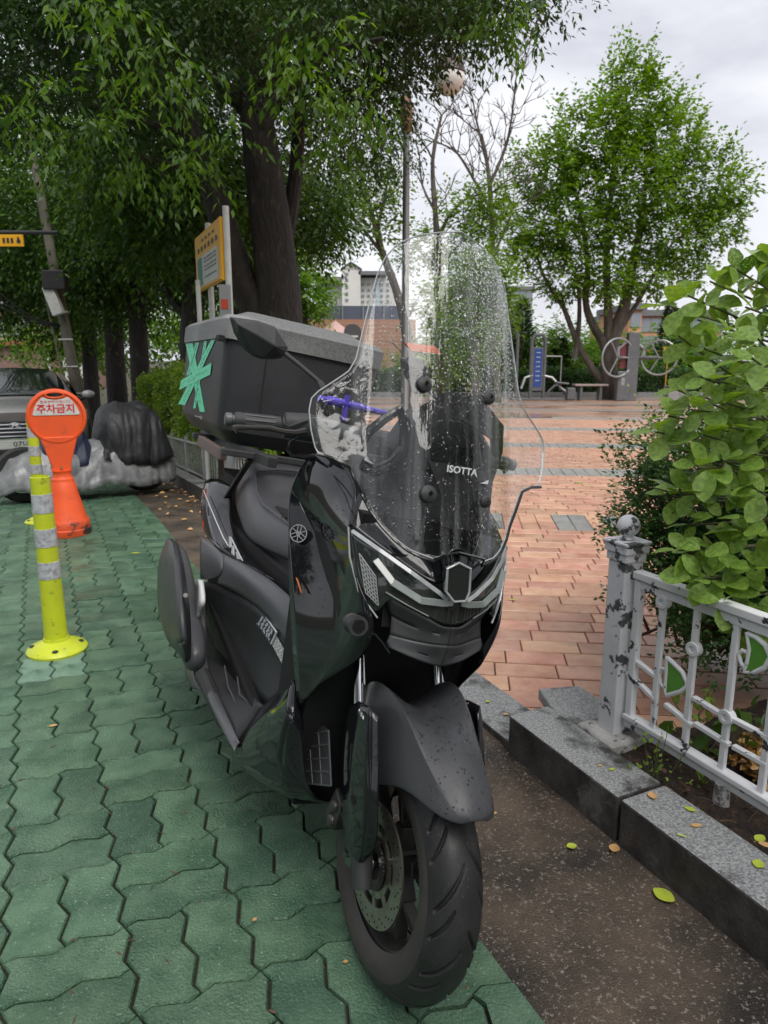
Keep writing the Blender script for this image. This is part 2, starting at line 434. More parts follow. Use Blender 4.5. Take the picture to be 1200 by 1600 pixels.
def in_view(p, m=60):
    d = p.y * cos(PITCH) - (p.z - CAM_H) * sin(PITCH)
    if d <= .1: return False
    u = p.y * sin(PITCH) + (p.z - CAM_H) * cos(PITCH)
    x, y = 600 + F_PX * p.x / d, 800 - F_PX * u / d
    return -m < x < 1200 + m and -m < y < 1600 + m
# frame of a block: x runs across the street (t), y along it (s)
BX, BY = VS, US
def cell_matrix(s, t, dz=0, tilt=(0, 0)):
    m = Matrix((BX, BY, Vector((0, 0, 1)))).transposed().to_4x4()
    m = m @ Euler((tilt[0], tilt[1], 0)).to_matrix().to_4x4()
    m.translation = STG(s, t, dz); return m
geos = {True: paver_geo(True), False: paver_geo(False)}
def clip_poly(P_, n, d):
    """keep the part of a convex-ish outline with n.p <= d"""
    out = []
    for i, a in enumerate(P_):
        b = P_[(i + 1) % len(P_)]; da = n.dot(a) - d; db = n.dot(b) - d
        if da <= 0: out.append(a)
        if (da < 0) != (db < 0): out.append(a + (b - a) * (da / (da - db)))
    return out
mesh_pv = {}
for h in (True, False):
    me = bpy.data.meshes.new('paver'); me.from_pydata(geos[h][0], [], geos[h][1]); me.update(); me.materials.append(M_paver); mesh_pv[h] = me
rank = sorted([c for c in cells if in_view(STG(c[0], c[1])) and c[1] < .80], key=lambda c: STG(c[0], c[1]).length)
near = set(rank[:290])
rest = MB(); pale = [tuple(to_st(G(x, y))) for x, y in ((62, 1047), (113, 1035))]
for c in cells:
    s, t, h = c
    dz = random.gauss(0, .0012); tl = (random.gauss(0, .006), random.gauss(0, .006))
    m = cell_matrix(s, t, dz, tl)
    edge = t + (PV if h else PV * .5) > 0.738 + .012
    if edge:      # cut along the straight edge of the concrete strip
        vv, ff = geos[h]; n_ = len(vv) // 3
        poly = [Vector((v.x, v.y)) for v in vv[n_:2 * n_]]
        poly = clip_poly(poly, Vector((1, 0)), 0.735 - t)
        if len(poly) < 3: continue
        k = len(poly); vs2 = [Vector((p.x, p.y, 0)) for p in poly] + [Vector((p.x, p.y, -.016)) for p in poly]
        ff2 = [tuple(range(k))] + [(k + i, k + (i + 1) % k, (i + 1) % k, i) for i in range(k)]
        if c in near:
            mb = MB(); mb.add(vs2, ff2); o = obj('paver', mb, M_paver, pavement, fix=False); o.matrix_local = m
        else: rest.add([m @ v for v in vs2], ff2)
        continue
    if c in near:
        o = bpy.data.objects.new('paver', mesh_pv[h]); link(o, pavement); o.matrix_local = m
        if any(abs(s - a) < .09 and abs(t - b) < .09 for a, b in pale):
            o.data = o.data.copy(); o.data.materials[0] = M_paver_pale; o['label'] = 'paving block worn pale beside the post base'
            o.location.z += .004
    else: rest.add([m @ v for v in geos[h][0]], geos[h][1])
o = obj('far_pavers', rest, M_paver, pavement, fix=False); o['kind'] = 'stuff'

# wet concrete strip between the blocks and the kerb
cs = MB(); sl2 = [-1.6 + i * .25 for i in range(0, 130)]
tt = [.7355, .85, .95, 1.05, 1.15, 1.24]
cs.grid([[STG(s, t, -0.004 - .004 * sin(2.1 * s) * (t - .73) + random.gauss(0, .0012)) for s in sl2] for t in tt])
structure('gutter_strip', cs, M_wetconc, smooth_=True)

# kerb of granite blocks; it drops to the park entrance
kerb = structure('kerb', MB().add([STG(s, t, -.05) for s, t in ((-1.6, 1.235), (20, 1.235), (20, 1.36), (-1.6, 1.36))], [(3, 2, 1, 0)]), M_joint)
def stone(s0, s1, t0, t1, z1, name='kerb_stone', mat=None, taper=None, lab=None):
    p = []; zt = [z1, z1 if taper is None else taper]
    for s, zz in ((s0, zt[0]), (s1, zt[1])):
        for t in (t0, t1):
            p.append((s, t, zz))
    b = MB()
    v = [STG(s, t, -.05) for s, t, _ in p] + [STG(s, t, z) for s, t, z in p]
    b.add(v, [(0, 2, 3, 1), (4, 5, 7, 6), (0, 1, 5, 4), (2, 6, 7, 3), (0, 4, 6, 2), (1, 3, 7, 5)])
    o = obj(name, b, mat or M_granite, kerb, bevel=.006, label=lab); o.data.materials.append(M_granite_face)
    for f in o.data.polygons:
        if f.normal.z < .5: f.material_index = 1  # every upright face takes the darker granite, tops stay pale
    return o
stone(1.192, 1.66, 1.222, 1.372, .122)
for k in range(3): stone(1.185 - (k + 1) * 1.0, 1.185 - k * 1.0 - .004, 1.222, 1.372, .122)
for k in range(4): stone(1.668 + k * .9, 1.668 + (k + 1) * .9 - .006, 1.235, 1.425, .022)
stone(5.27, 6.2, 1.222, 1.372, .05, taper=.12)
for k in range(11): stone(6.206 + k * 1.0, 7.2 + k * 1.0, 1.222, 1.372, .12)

# ------------------------------------------------------------------ brick plaza
BA = radians(-6.5)
E1 = Vector((cos(BA), sin(BA), 0)); E2 = Vector((-sin(BA), cos(BA), 0)); ORG = Vector((1.2, 5.0, 0))
def in_bed(p, m=0.0):
    s, t = to_st(p)
    return s < 1.44 + m and 1.36 < t < 2.45 + m
base = MB()
pc = [ST(1.42, 1.42), ST(1.42, 2.4), ST(-2, 2.4), ST(-2, 12), Vector((28, 6, 0)), Vector((30, 24.2, 0)), Vector((-4.4, 24.2, 0)), ST(13.5, 6.0), ST(9.5, 4.4), ST(5.2, 2.4), ST(5.2, 1.42)]
from mathutils.geometry import tessellate_polygon
tr = tessellate_polygon([pc]); base.add([p + Vector((0, 0, -.0085)) for p in pc], [tuple(t) for t in tr])
plaza = structure('plaza', base, M_bjoint)
def brick_rows():
    """(x, y, length along rows, width, kind) in the brick frame, measured from the first grey band"""
    out = []
    for b in range(-2, 6):
        q0 = b * 2.54
        if b < 0:
            for r in range(20 if b == -1 else 16):
                off = [0, .5, .22, .7, .4][(r * 3 + b) % 5] * .243
                for i in range(-36, 62): out.append((i * .243 + off, -.0625 - r * .125 - (0 if b == -1 else 2.5), .243, .125, 'brick', b, i))
            continue
        for r in range(2):
            for i in range(-70, 120):
                out.append((i * .1285, q0 + .135 + r * .27, .1285, .27, 'band', b, i))
        for r in range(16):
            off = [0, .5, .22, .7, .4][(r * 3 + b) % 5] * .243
            for i in range(-36, 62):
                out.append((i * .243 + off, q0 + .54 + .0625 + r * .125, .243, .125, 'brick', b, i))
    return out
def poly_in(p):
    s, t = to_st(p)
    if t < 1.43 or (s > 5.2 and t < 2.4) or in_bed(p): return False
    if s < 1.42 and t < 2.43: return False
    if p.y > 15.5 or (s > 5.2 and t < 2.4 + (s - 5.2) * .43): return False
    if p.x > 13 and p.y < 6: return False
    return True
def brick_geo(lx, ly, g=.0022, ch=.003):
    a, b = lx / 2 - g * .9, ly / 2 - g * 2.1
    v = []
    for dx, z in ((ch, 0), (0, -.004), (0, -.016)):
        for sx, sy in ((-1, -1), (1, -1), (1, 1), (-1, 1)): v.append(Vector((sx * (a - dx), sy * (b - dx), z)))
    f = [(0, 1, 2, 3)]
    for k in (0, 4):
        for i in range(4): f.append((k + 4 + i, k + 4 + (i + 1) % 4, k + (i + 1) % 4, k + i))
    return v, f
gb = {'brick': brick_geo(.243, .125), 'band': brick_geo(.1285, .27)}
mb_ = {}
for k in gb:
    for nm, mt in (('p', M_brick), ('g', M_brick_grey)):
        me = bpy.data.meshes.new('brick'); me.from_pydata(gb[k][0], [], gb[k][1]); me.update(); me.materials.append(mt); mb_[k + nm] = me
bl = []
for x, q, lx, ly, kd, b, i in brick_rows():
    p = ORG + E1 * x + E2 * q
    corners = [p + E1 * (sx * lx / 2) + E2 * (sy * ly / 2) for sx in (-1, 1) for sy in (-1, 1)]
    st = [poly_in(c) for c in corners]
    if not any(st): continue
    grey = kd == 'band' and (b != 0 or i % 7 in (1, 2, 4))
    bl.append((p, kd, grey, all(st), lx, ly))
vis = sorted([k for k in range(len(bl)) if in_view(bl[k][0], 10) and 740 < 600 + F_PX * bl[k][0].x / (bl[k][0].y * cos(PITCH) + CAM_H * sin(PITCH)) < 1150], key=lambda k: bl[k][0].length)
nearb = set(vis[:290]); restp, restg = MB(), MB()
lim = [(-VS, -1.43)]
for k, (p, kd, grey, full, lx, ly) in enumerate(bl):
    m = Matrix((E1, E2, Vector((0, 0, 1)))).transposed().to_4x4() @ Euler((random.gauss(0, .004), random.gauss(0, .004), 0)).to_matrix().to_4x4()
    m.translation = p + Vector((0, 0, random.gauss(0, .0009)))
    if full:
        if k in nearb:
            o = bpy.data.objects.new('brick' if kd == 'brick' else 'paving_block', mb_[kd + ('g' if grey else 'p')]); link(o, plaza); o.matrix_local = m
        else: (restg if grey else restp).add([m @ v for v in gb[kd][0]], gb[kd][1])
    else:
        poly = [Vector((p + E1 * (sx * (lx / 2 - .0035)) + E2 * (sy * (ly / 2 - .0035))).xy) for sx, sy in ((-1, -1), (1, -1), (1, 1), (-1, 1))]
        s, t = to_st(p)
        if s > 5.15: continue
        poly = clip_poly(poly, -VS.xy, -1.432)
        if len(poly) > 2 and t < 2.6 and s < 1.8: poly = clip_poly(poly, -US.xy, -1.425) if t < 2.42 else clip_poly(poly, -VS.xy, -2.43)
        if len(poly) < 3: continue
        n_ = len(poly); v = [Vector((*q, 0)) for q in poly] + [Vector((*q, -.016)) for q in poly]
        f = [tuple(range(n_))] + [(n_ + i, n_ + (i + 1) % n_, (i + 1) % n_, i) for i in range(n_)]
        if k in nearb: obj('brick', MB().add(v, f), M_brick, plaza, fix=False)
        else: restp.add(v, f)
for mb, mt in ((restp, M_brick), (restg, M_brick_grey)):
    if mb.v: o = obj('far_bricks', mb, mt, plaza, fix=False); o['kind'] = 'stuff'
# beyond the bricks one can tell apart: plain paving with its grey bands
def quad(a, b, y0, y1, z): return [Vector((a, y0, z)), Vector((b, y0, z)), Vector((b, y1, z)), Vector((a, y1, z))]
fp = MB().add([Vector((-2, 15.4, -.002)), Vector((30, 15.4, -.002)), Vector((30, 24.0, -.002)), Vector((-4.2, 24.0, -.002))], [(0, 1, 2, 3)])
o = obj('far_paving', fp, M_farpave, plaza, fix=False)
for q in (12.7, 15.24, 17.78):
    m = MB().add([ORG + E1 * a + E2 * b + Vector((0, 0, .002)) for a, b in ((-6, q), (28, q), (28, q + .54), (-6, q + .54))], [(0, 1, 2, 3)])
    obj('grey_band', m, M_brick_grey, plaza, fix=False)

# planting bed and its soil
bedm = MB(); rows = []
for a in range(0, 46):
    s = 1.42 - a * .09
    rows.append([ST(s, 1.373 + b * .052, .085 + random.gauss(0, .008) - .02 * (b == 0)) for b in range(0, 21)])
bedm.grid(rows); structure('planting_bed', bedm, M_soil, smooth_=True)
# ------------------------------------------------------------------ foliage
M_bark = pm('wet_bark', (.011, .009, .008), (.034, .027, .023), 9, rough=.75, bump=1.0, bscale=26, bdist=.03, stretch=(1, 1, .35), c3=(.09, .075, .05), s3=11, lo3=.6, hi3=.7)
M_bark2 = pm('grey_bark', (.05, .042, .035), (.12, .10, .085), 7, rough=.8, bump=.8, bscale=18, bdist=.03, stretch=(1, 1, .4))
L_street = leaf_mat('street_leaves', (.020, .055, .012), (.085, .17, .028), .42, .36)
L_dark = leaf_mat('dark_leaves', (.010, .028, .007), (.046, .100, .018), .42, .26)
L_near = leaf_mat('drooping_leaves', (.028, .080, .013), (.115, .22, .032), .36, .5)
L_mid = leaf_mat('park_leaves', (.050, .115, .016), (.16, .28, .035), .4, .42, rnd_scale=.7)
L_bright = leaf_mat('bright_leaves', (.065, .16, .022), (.19, .34, .055), .45, .45, rnd_scale=.9)
L_hedge = leaf_mat('hedge_leaves', (.11, .20, .028), (.34, .50, .08), .38, .35, rnd_scale=2.5)
L_box = leaf_mat('boxwood_leaves', (.022, .070, .018), (.075, .17, .040), .32, .25, rnd_scale=4)
L_big = leaf_mat('broad_leaves', (.050, .125, .020), (.27, .43, .07), .20, .32, rnd_scale=6, spot=(.30, .45, .13))
L_conif = leaf_mat('conifer_leaves', (.012, .035, .014), (.035, .075, .026), .6, .1)

def blob_points(blobs, n, shell=.55):
    """points in a union of ellipsoids (centre, radii), denser toward the surface, weighted by volume"""
    w = np.array([b[1][0] * b[1][1] * b[1][2] for b in blobs]) ** .75; w /= w.sum(); cnt = RNG.multinomial(n, w); P_, O_ = [], []
    for (c, r), k in zip(blobs, cnt):
        if k == 0: continue
        d = rand_dirs(k); rad = (shell + (1 - shell) * RNG.random(k)) ** .6
        # lumpy outline
        ph = RNG.random(3) * 6; lump = 1 + .16 * np.sin(d[:, 0] * 5 + ph[0]) + .13 * np.sin(d[:, 1] * 6 + ph[1]) + .13 * np.sin(d[:, 2] * 7 + ph[2])
        P_.append(np.array(c) + d * np.array(r) * (rad * lump)[:, None]); O_.append(d)
    return np.concatenate(P_), np.concatenate(O_)
def twigs(name, blobs, n_twig, per, leaf, wid, twig_len, mat, parent, droop=.5, shell=.45, spread=1.0, ldroop=.1, hang=.35, kind='quad', jit=.15):
    """clumps of leaves strung along short twigs"""
    o, d = blob_points(blobs, n_twig, shell)
    dr = d * .8 + RNG.normal(size=d.shape) * .5; dr[:, 2] -= droop; dr /= np.linalg.norm(dr, axis=1, keepdims=True)
    k = np.arange(per) / per
    tl = twig_len * (.6 + .8 * RNG.random(n_twig))
    pos = o[:, None, :] + dr[:, None, :] * (k[None, :, None] * tl[:, None, None]) + np.array([0, 0, -1.0]) * (k ** 2)[None, :, None] * (tl * droop * .5)[:, None, None]
    pos += RNG.normal(size=pos.shape) * jit * twig_len * .35
    side = np.cross(dr, np.array([0, 0, 1.0])); side /= np.linalg.norm(side, axis=1, keepdims=True) + 1e-9
    sgn = np.where(np.arange(per) % 2 == 0, 1, -1)[None, :, None]
    ld = dr[:, None, :] * .7 + side[:, None, :] * sgn * spread + RNG.normal(size=pos.shape) * .25; ld[..., 2] -= hang
    nm = np.array([0, 0, 1.0]) + RNG.normal(size=pos.shape) * .45
    P_ = pos.reshape(-1, 3); D_ = ld.reshape(-1, 3); N_ = nm.reshape(-1, 3); m = len(P_)
    sz = .65 + .6 * RNG.random(m)
    me = leaves_mesh(name, P_, D_, N_, leaf * sz, wid * sz, mat, kind, ldroop)
    ob = link(bpy.data.objects.new(name, me), parent); ob['kind'] = 'stuff'; return ob
def limb(mb, pts, r0, r1, n=10):
    m = len(pts); P_ = [Vector(p) for p in pts]
    # smooth the path
    Q_ = [P_[0]]
    for i in range(m - 1):
        a = P_[max(0, i - 1)]; b = P_[i]; c = P_[i + 1]; d = P_[min(m - 1, i + 2)]
        for t in (.33, .66, 1.0):
            Q_.append(.5 * ((2 * b) + (c - a) * t + (2 * a - 5 * b + 4 * c - d) * t * t + (3 * b - a - 3 * c + d) * t ** 3))
    k = len(Q_); mb.tube(Q_, r0, n, True, rs=[r0 + (r1 - r0) * (i / (k - 1)) * (1 + .06 * sin(i * 2.3)) for i in range(k)])
def tree(name, label, base, group=None):
    return thing(name, label, 'tree', base, 0, group)
def rel(t, p): return Vector(p) - Vector(t.location)
def BL(px, py, y, rx, ry=None, rz=None): return (tuple(AT(px, py, y)), (rx, ry or rx, rz or rx))
def relb(t, bl): o = Vector(t.location); return [(tuple(Vector(c) - o), r) for c, r in bl]
def branchlets(mb, tips, n, ln, r, up=.3):
    for p, d in tips:
        for _ in range(n):
            v = (Vector(d) * .7 + Vector((random.gauss(0, .6), random.gauss(0, .6), random.gauss(up, .4)))).normalized() * ln * random.uniform(.6, 1.2)
            q = Vector(p) + v * .5 + Vector((random.gauss(0, .05), random.gauss(0, .05), 0)) * ln
            mb.tube([p, q, Vector(p) + v], r, 5, False, rs=[r, r * .7, r * .3])

GRP = 'street trees behind the hedge'
# the big double-trunked tree behind the delivery box
b0 = AT(425, 560, 8.3); s_, t_ = to_st(b0); tb0 = STG(s_, t_)
big = tree('zelkova_tree', 'big dark tree with two thick wet trunks rising just behind the delivery box', tb0)
A_ = lambda px, py, y=8.4: rel(big, AT(px, py, y))
mb = MB()
limb(mb, [Vector((.07, 0, 0)), A_(437, 500), A_(429, 400), A_(415, 290), A_(402, 190), A_(386, 60), A_(372, -120)], .29, .13, 16)
limb(mb, [Vector((-.12, 0, .1)), A_(402, 505), A_(380, 445), A_(355, 370), A_(330, 290), A_(303, 215), A_(262, 120), A_(235, -60)], .19, .10, 16)
limb(mb, [A_(430, 440, 8.6), A_(452, 340, 8.6), A_(464, 250, 8.6), A_(470, 150), A_(500, 30)], .11, .05, 10)
limb(mb, [A_(395, 180), A_(340, 120), A_(330, 20)], .10, .05, 10); limb(mb, [A_(400, 210), A_(470, 110), A_(560, 60), A_(660, 40, 7.5)], .10, .03, 10)
limb(mb, [A_(300, 210), A_(220, 190), A_(120, 160, 7.6)], .08, .02, 8); limb(mb, [A_(345, 300), A_(290, 270), A_(240, 250), A_(180, 245)], .06, .02, 8)
limb(mb, [A_(340, 160), A_(500, 90, 6.5), A_(600, 60, 5.6)], .05, .015, 6); limb(mb, [A_(240, 40), A_(130, 30, 7.5), A_(20, 60, 7)], .06, .02, 6)
obj('trunk', mb, M_bark, big, smooth_=True)
pads = []
random.seed(5)
def pad(px, py, y, n, wx, wy, dy, rx=.55, rz=.16):
    for _ in range(n):
        a, b = random.uniform(-1, 1), random.uniform(-1, 1)
        k = random.uniform(.6, 1.25); pads.append(BL(px + a * wx, py + b * wy, y + random.uniform(-dy, dy), rx * k * 1.2, rx * k, rz * k))
pad(130, 30, 7.6, 30, 190, 105, 1.2); pad(420, -10, 7.8, 22, 170, 62, 1.2); pad(610, 0, 7.4, 13, 90, 60, 1.0); pad(740, -10, 7.0, 8, 60, 40, .7); pad(560, 120, 8.2, 10, 80, 70, .8);
pad(90, 170, 8.6, 20, 170, 60, 1.0); pad(310, 110, 10.4, 18, 130, 90, 1.0); pad(500, 170, 10.2, 12, 70, 70, .8); pad(70, 20, 6.0, 10, 150, 60, .5, .5); pad(480, -10, 6.0, 8, 130, 40, .5, .5); pad(230, 20, 6.2, 8, 80, 60, .5, .5)
pad(-60, 100, 7.6, 10, 80, 120, 1.0); pad(560, 235, 10.5, 5, 60, 30, .5, .45); pad(250, 200, 10.8, 9, 90, 70, .6)
blobs = relb(big, pads)
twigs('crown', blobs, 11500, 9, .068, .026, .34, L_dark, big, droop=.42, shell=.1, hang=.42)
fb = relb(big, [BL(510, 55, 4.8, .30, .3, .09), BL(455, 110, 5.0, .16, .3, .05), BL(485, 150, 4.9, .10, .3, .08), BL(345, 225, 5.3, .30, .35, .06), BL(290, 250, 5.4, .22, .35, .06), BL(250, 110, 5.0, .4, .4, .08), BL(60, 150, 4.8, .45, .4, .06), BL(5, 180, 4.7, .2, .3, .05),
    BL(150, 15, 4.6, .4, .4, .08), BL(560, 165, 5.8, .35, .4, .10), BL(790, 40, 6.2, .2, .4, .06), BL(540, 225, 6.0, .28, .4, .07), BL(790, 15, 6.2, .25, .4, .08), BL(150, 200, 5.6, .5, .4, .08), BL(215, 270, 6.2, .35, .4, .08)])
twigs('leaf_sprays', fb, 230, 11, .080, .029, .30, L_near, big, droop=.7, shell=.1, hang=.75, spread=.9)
# four more trunks in the row farther down the street, each with its crown
def street_tree(label, px, y, w, blobs, mat=L_street, n=2600, leaf=.11, lean=0, top=300, fork=None, bark=M_bark):
    b = AT(px, 560, y); s, t = to_st(b); t_ = tree('street_tree', label, STG(s, t), GRP)
    mb = MB(); pts = [Vector((0, 0, 0)), rel(t_, AT(px, 520, y)), rel(t_, AT(px + lean * .5, (520 + top) / 2, y)), rel(t_, AT(px + lean, top, y))]
    limb(mb, pts, w * 1.25, w * .6, 12)
    for q in (fork or []): limb(mb, [rel(t_, AT(*c, y)) for c in q], w * .6, w * .25, 8)
    obj('trunk', mb, bark, t_, smooth_=True)
    twigs('crown', relb(t_, blobs), n, 9, leaf, leaf * .42, .55, mat, t_, droop=.5, shell=.2, hang=.4)
street_tree('dark tree whose short limbs fork low beside the notice board', 300, 10.5, .17, [BL(300, 330, 10.6, 1.3, 1.2, .9), BL(250, 260, 10.8, 1.3, 1.2, .8)], lean=20, fork=[[(302, 500), (270, 470), (238, 425)], [(300, 500), (318, 450), (330, 380)]], n=1700)
street_tree('slim dark trunk right of the notice board with foliage above', 368, 11.5, .15, [BL(400, 300, 12, 1.4, 1.2, .8), BL(480, 330, 12.5, .7, .8, .55)], lean=-25, n=1400)
street_tree('straight grey-brown trunk behind the hedge, second left of the notice board', 216, 13.5, .16, [BL(220, 330, 13.5, 1.7, 1.6, 1.4), BL(180, 420, 14, 1.0, 1.2, .65)], lean=-6, n=2700)
street_tree('thick dark trunk behind the hedge between the pole and the grey-brown trunk', 178, 15.0, .18, [BL(140, 370, 14.5, 1.9, 1.6, 1.5), BL(60, 300, 14.5, 2.2, 1.6, 1.7)], lean=4, n=3200)
street_tree('farthest dark trunk beside the utility pole', 138, 17.5, .16, [BL(80, 430, 16.5, 1.5, 1.5, 1.1), BL(30, 400, 17, 1.8, 1.5, 1.4), BL(-40, 350, 16, 2.2, 1.5, 1.9), BL(120, 500, 17.5, .9, 1, .75)], n=3400)
# light green mass seen through the gaps behind the row
gw = thing('bright_shrubs', 'bright green bushes in the park seen between the dark trunks', 'bushes', (AT(250, 560, 20)))
twigs('foliage', relb(gw, [BL(60, 470, 24, 3.2, 1.5, 2.0), BL(240, 460, 21, 2.6, 1.5, 2.2), BL(330, 440, 22, 2.2, 1.5, 2.6), BL(160, 520, 22, 2.4, 1.5, 1.1), BL(20, 300, 26, 4, 2, 3.2)]), 4200, 8, .17, .08, .7, L_bright, gw, droop=.2, shell=.2)
# bright tree over the blue panels
bt = tree('small_tree', 'light green tree behind the blue panelled wall, right of the thick trunks', AT(475, 545, 27))
mb = MB(); limb(mb, [Vector((0, 0, -.3)), rel(bt, AT(475, 500, 27)), rel(bt, AT(470, 430, 27))], .2, .08); obj('trunk', mb, M_bark2, bt, smooth_=True)
twigs('crown', relb(bt, [BL(468, 445, 27, 1.2, 1.2, 1.0), BL(480, 465, 27, 1.0, 1, .7), BL(440, 440, 27, 1.0, 1.2, 1.0), BL(430, 390, 27, 1.0, 1.2, 1.0)]), 900, 8, .20, .09, .6, L_bright, bt, droop=.2, shell=.2)

# ------------------------------------------------------------------ trees across the plaza
rt = tree('maple_tree', 'full round green tree with several limbs behind the wheel exercise post', AT(955, 612, 22.6)); rt.location.z = 0
Q = lambda px, py, y=22.6: rel(rt, AT(px, py, y))
mb = MB()
limb(mb, [Vector((0, 0, -.05)), Q(950, 580), Q(958, 530), Q(975, 480), Q(985, 430), Q(1000, 360), Q(1010, 280)], .30, .06, 12)
limb(mb, [Q(948, 590), Q(946, 545), Q(925, 505), Q(915, 470), Q(918, 400), Q(900, 300)], .17, .05, 10)
limb(mb, [Q(940, 595), Q(915, 560), Q(896, 520), Q(880, 480), Q(862, 455), Q(845, 420)], .12, .04, 8)
limb(mb, [Q(952, 560), Q(950, 480), Q(948, 400), Q(955, 300), Q(965, 200)], .16, .04, 10)
limb(mb, [Q(965, 520), Q(982, 495), Q(1010, 450), Q(1050, 380)], .10, .03, 8)
limb(mb, [Q(898, 560), Q(905, 500), Q(902, 440), Q(880, 380)], .09, .03, 8)
for a, b in (((918, 400), (860, 330)), ((900, 300), (850, 250)), ((955, 300), (1000, 220)), ((965, 200), (980, 130)), ((1000, 360), (1080, 300)), ((1050, 380), (1120, 330)), ((948, 400), (900, 340)), ((1010, 280), (1060, 220)), ((845, 420), (810, 360))):
    limb(mb, [Q(*a), Q((a[0] + b[0]) / 2 + 6, (a[1] + b[1]) / 2 - 4), Q(*b)], .05, .012, 6)
obj('trunk', mb, M_bark2, rt, smooth_=True)
rb = [BL(985, 160, 22.6, .9, 1.2, 1.25), BL(920, 215, 22.6, 1.3, 1.3, 1.0), BL(1040, 220, 22.6, 1.2, 1.3, 1.1), BL(860, 270, 22.4, 1.2, 1.3, .95), BL(1100, 290, 22.6, 1.3, 1.4, 1.0), BL(980, 290, 22.2, 1.7, 1.6, 1.3), BL(840, 350, 22.6, 1.1, 1.2, .9),
      BL(910, 370, 22.2, 1.3, 1.4, .9), BL(1060, 370, 22.4, 1.5, 1.4, .95), BL(1130, 350, 22.6, .7, .9, .5), BL(830, 400, 22.6, .7, .9, .5), BL(1010, 430, 22.6, 1.0, 1.2, .6), BL(1080, 430, 22.6, .55, .8, .4), BL(880, 440, 22.6, .8, 1, .5), BL(950, 440, 22, .9, 1, .45), BL(990, 110, 22.6, .4, .6, .6), BL(1150, 300, 22.6, .5, .6, .4)]
rb = [(c, (r[0] * .86, r[1] * .9, r[2] * .86)) for c, r in rb]
twigs('crown', relb(rt, rb), 3300, 8, .15, .085, .46, L_mid, rt, droop=.05, shell=.3, hang=.1, spread=.8)
twigs('outer_leaves', relb(rt, rb), 1500, 8, .14, .08, .55, L_bright, rt, droop=-.35, shell=.9, hang=0, spread=.8)
# sparse trees behind the screen
def sparse(label, y, limbs_, bl, n, base, mat=L_mid, leaf=.13, bare=0, name='park_tree', bark=M_bark2, cnt=3, fl=.7):
    t = tree(name, label, AT(base[0], base[1], y)); t.location.z = 0
    mb = MB(); R_ = lambda q: rel(t, AT(q[0], q[1], y))
    tips = []
    for k, (pts, r0, r1) in enumerate(limbs_):
        P_ = [R_(q) for q in pts]
        if k == 0: P_ = [Vector((0, 0, -.05))] + P_
        limb(mb, P_, r0, r1, 8)
        for i in range(1, len(P_)): tips.append((P_[i], (P_[i] - P_[i - 1]).normalized()))
    if bare:
        for gen in range(bare):
            nt = []
            for p, d in tips:
                for _ in range(cnt):
                    v = (d * .8 + Vector((random.gauss(0, .55), random.gauss(0, .4), random.gauss(.25, .35)))).normalized(); l_ = fl * random.uniform(.6, 1.2) * .72 ** gen
                    e = p + v * l_; mb.tube([p, p + v * l_ * .5 + Vector((random.gauss(0, .04), 0, random.gauss(0, .04))), e], .02, 5, False, rs=[.020 * .66 ** gen, .015 * .66 ** gen, .008 * .66 ** gen]); nt.append((e, v))
            tips = nt
    obj('trunk', mb, bark, t, smooth_=True)
    if n: twigs('crown', relb(t, [BL(*b) for b in bl]), n, 8, leaf, leaf * .5, .45, mat, t, droop=.05, shell=.1, hang=.1)
    return t
sparse('leafless grey tree with fine bare twigs right of the street lamp', 21, [([(775, 560), (770, 420), (768, 330), (762, 260), (752, 210)], .12, .04), ([(768, 330), (740, 280), (715, 240), (690, 225)], .05, .02), ([(765, 290), (790, 230), (800, 180), (805, 130)], .05, .02), ([(762, 260), (745, 190), (738, 150)], .04, .015), ([(770, 400), (800, 330), (790, 300)], .04, .02)], [(765, 330, 21, .7, .5, .25)], 60, (778, 612), bare=3, cnt=3)
sparse('slender tree with layered foliage seen through the top of the windscreen', 19, [([(686, 520), (684, 400), (680, 330), (676, 250), (690, 180)], .13, .03), ([(682, 380), (700, 340), (730, 310), (770, 300)], .05, .015), ([(680, 330), (660, 290), (655, 240)], .04, .015), ([(684, 420), (720, 380), (745, 360)], .04, .015)],
    [(735, 320, 19, .9, .7, .28), (760, 350, 19, .8, .7, .25), (690, 380, 19, .8, .6, .30), (745, 400, 19, 1.0, .7, .4), (775, 290, 19, .4, .4, .18), (650, 400, 19, .6, .5, .3), (720, 460, 19, 1.0, .7, .5)], 700, (690, 612), bare=2, cnt=2)
sparse('leaning small-leaved tree curving left of the lamp post behind the windscreen', 15, [([(640, 560), (632, 500), (618, 450), (596, 390), (580, 330), (565, 280)], .14, .03), ([(600, 400), (560, 350), (520, 320), (500, 300)], .04, .012), ([(590, 360), (600, 310), (610, 270)], .04, .012), ([(585, 345), (550, 310), (530, 290)], .03, .01)],
    [(560, 330, 15, .7, .6, .22), (520, 335, 15, .5, .5, .15), (600, 290, 15, .5, .5, .28), (555, 285, 15, .5, .5, .2), (590, 370, 15, .4, .4, .18), (500, 385, 15, .25, .4, .3), (480, 350, 15, .4, .4, .5), (610, 340, 15, .3, .3, .2)], 520, (650, 612), leaf=.10, bare=2, cnt=2, fl=.4)
sparse('dark leafy tree behind the lower right of the windscreen', 17, [([(740, 540), (735, 470), (740, 400)], .13, .05), ([(738, 480), (760, 420), (780, 390)], .05, .02)], [(750, 430, 17, .8, .8, .5), (700, 480, 17, .9, .8, .5), (780, 470, 17, .5, .6, .5), (690, 560, 16, .8, .6, .45), (720, 520, 16, .8, .6, .35)], 900, (745, 612), leaf=.12)
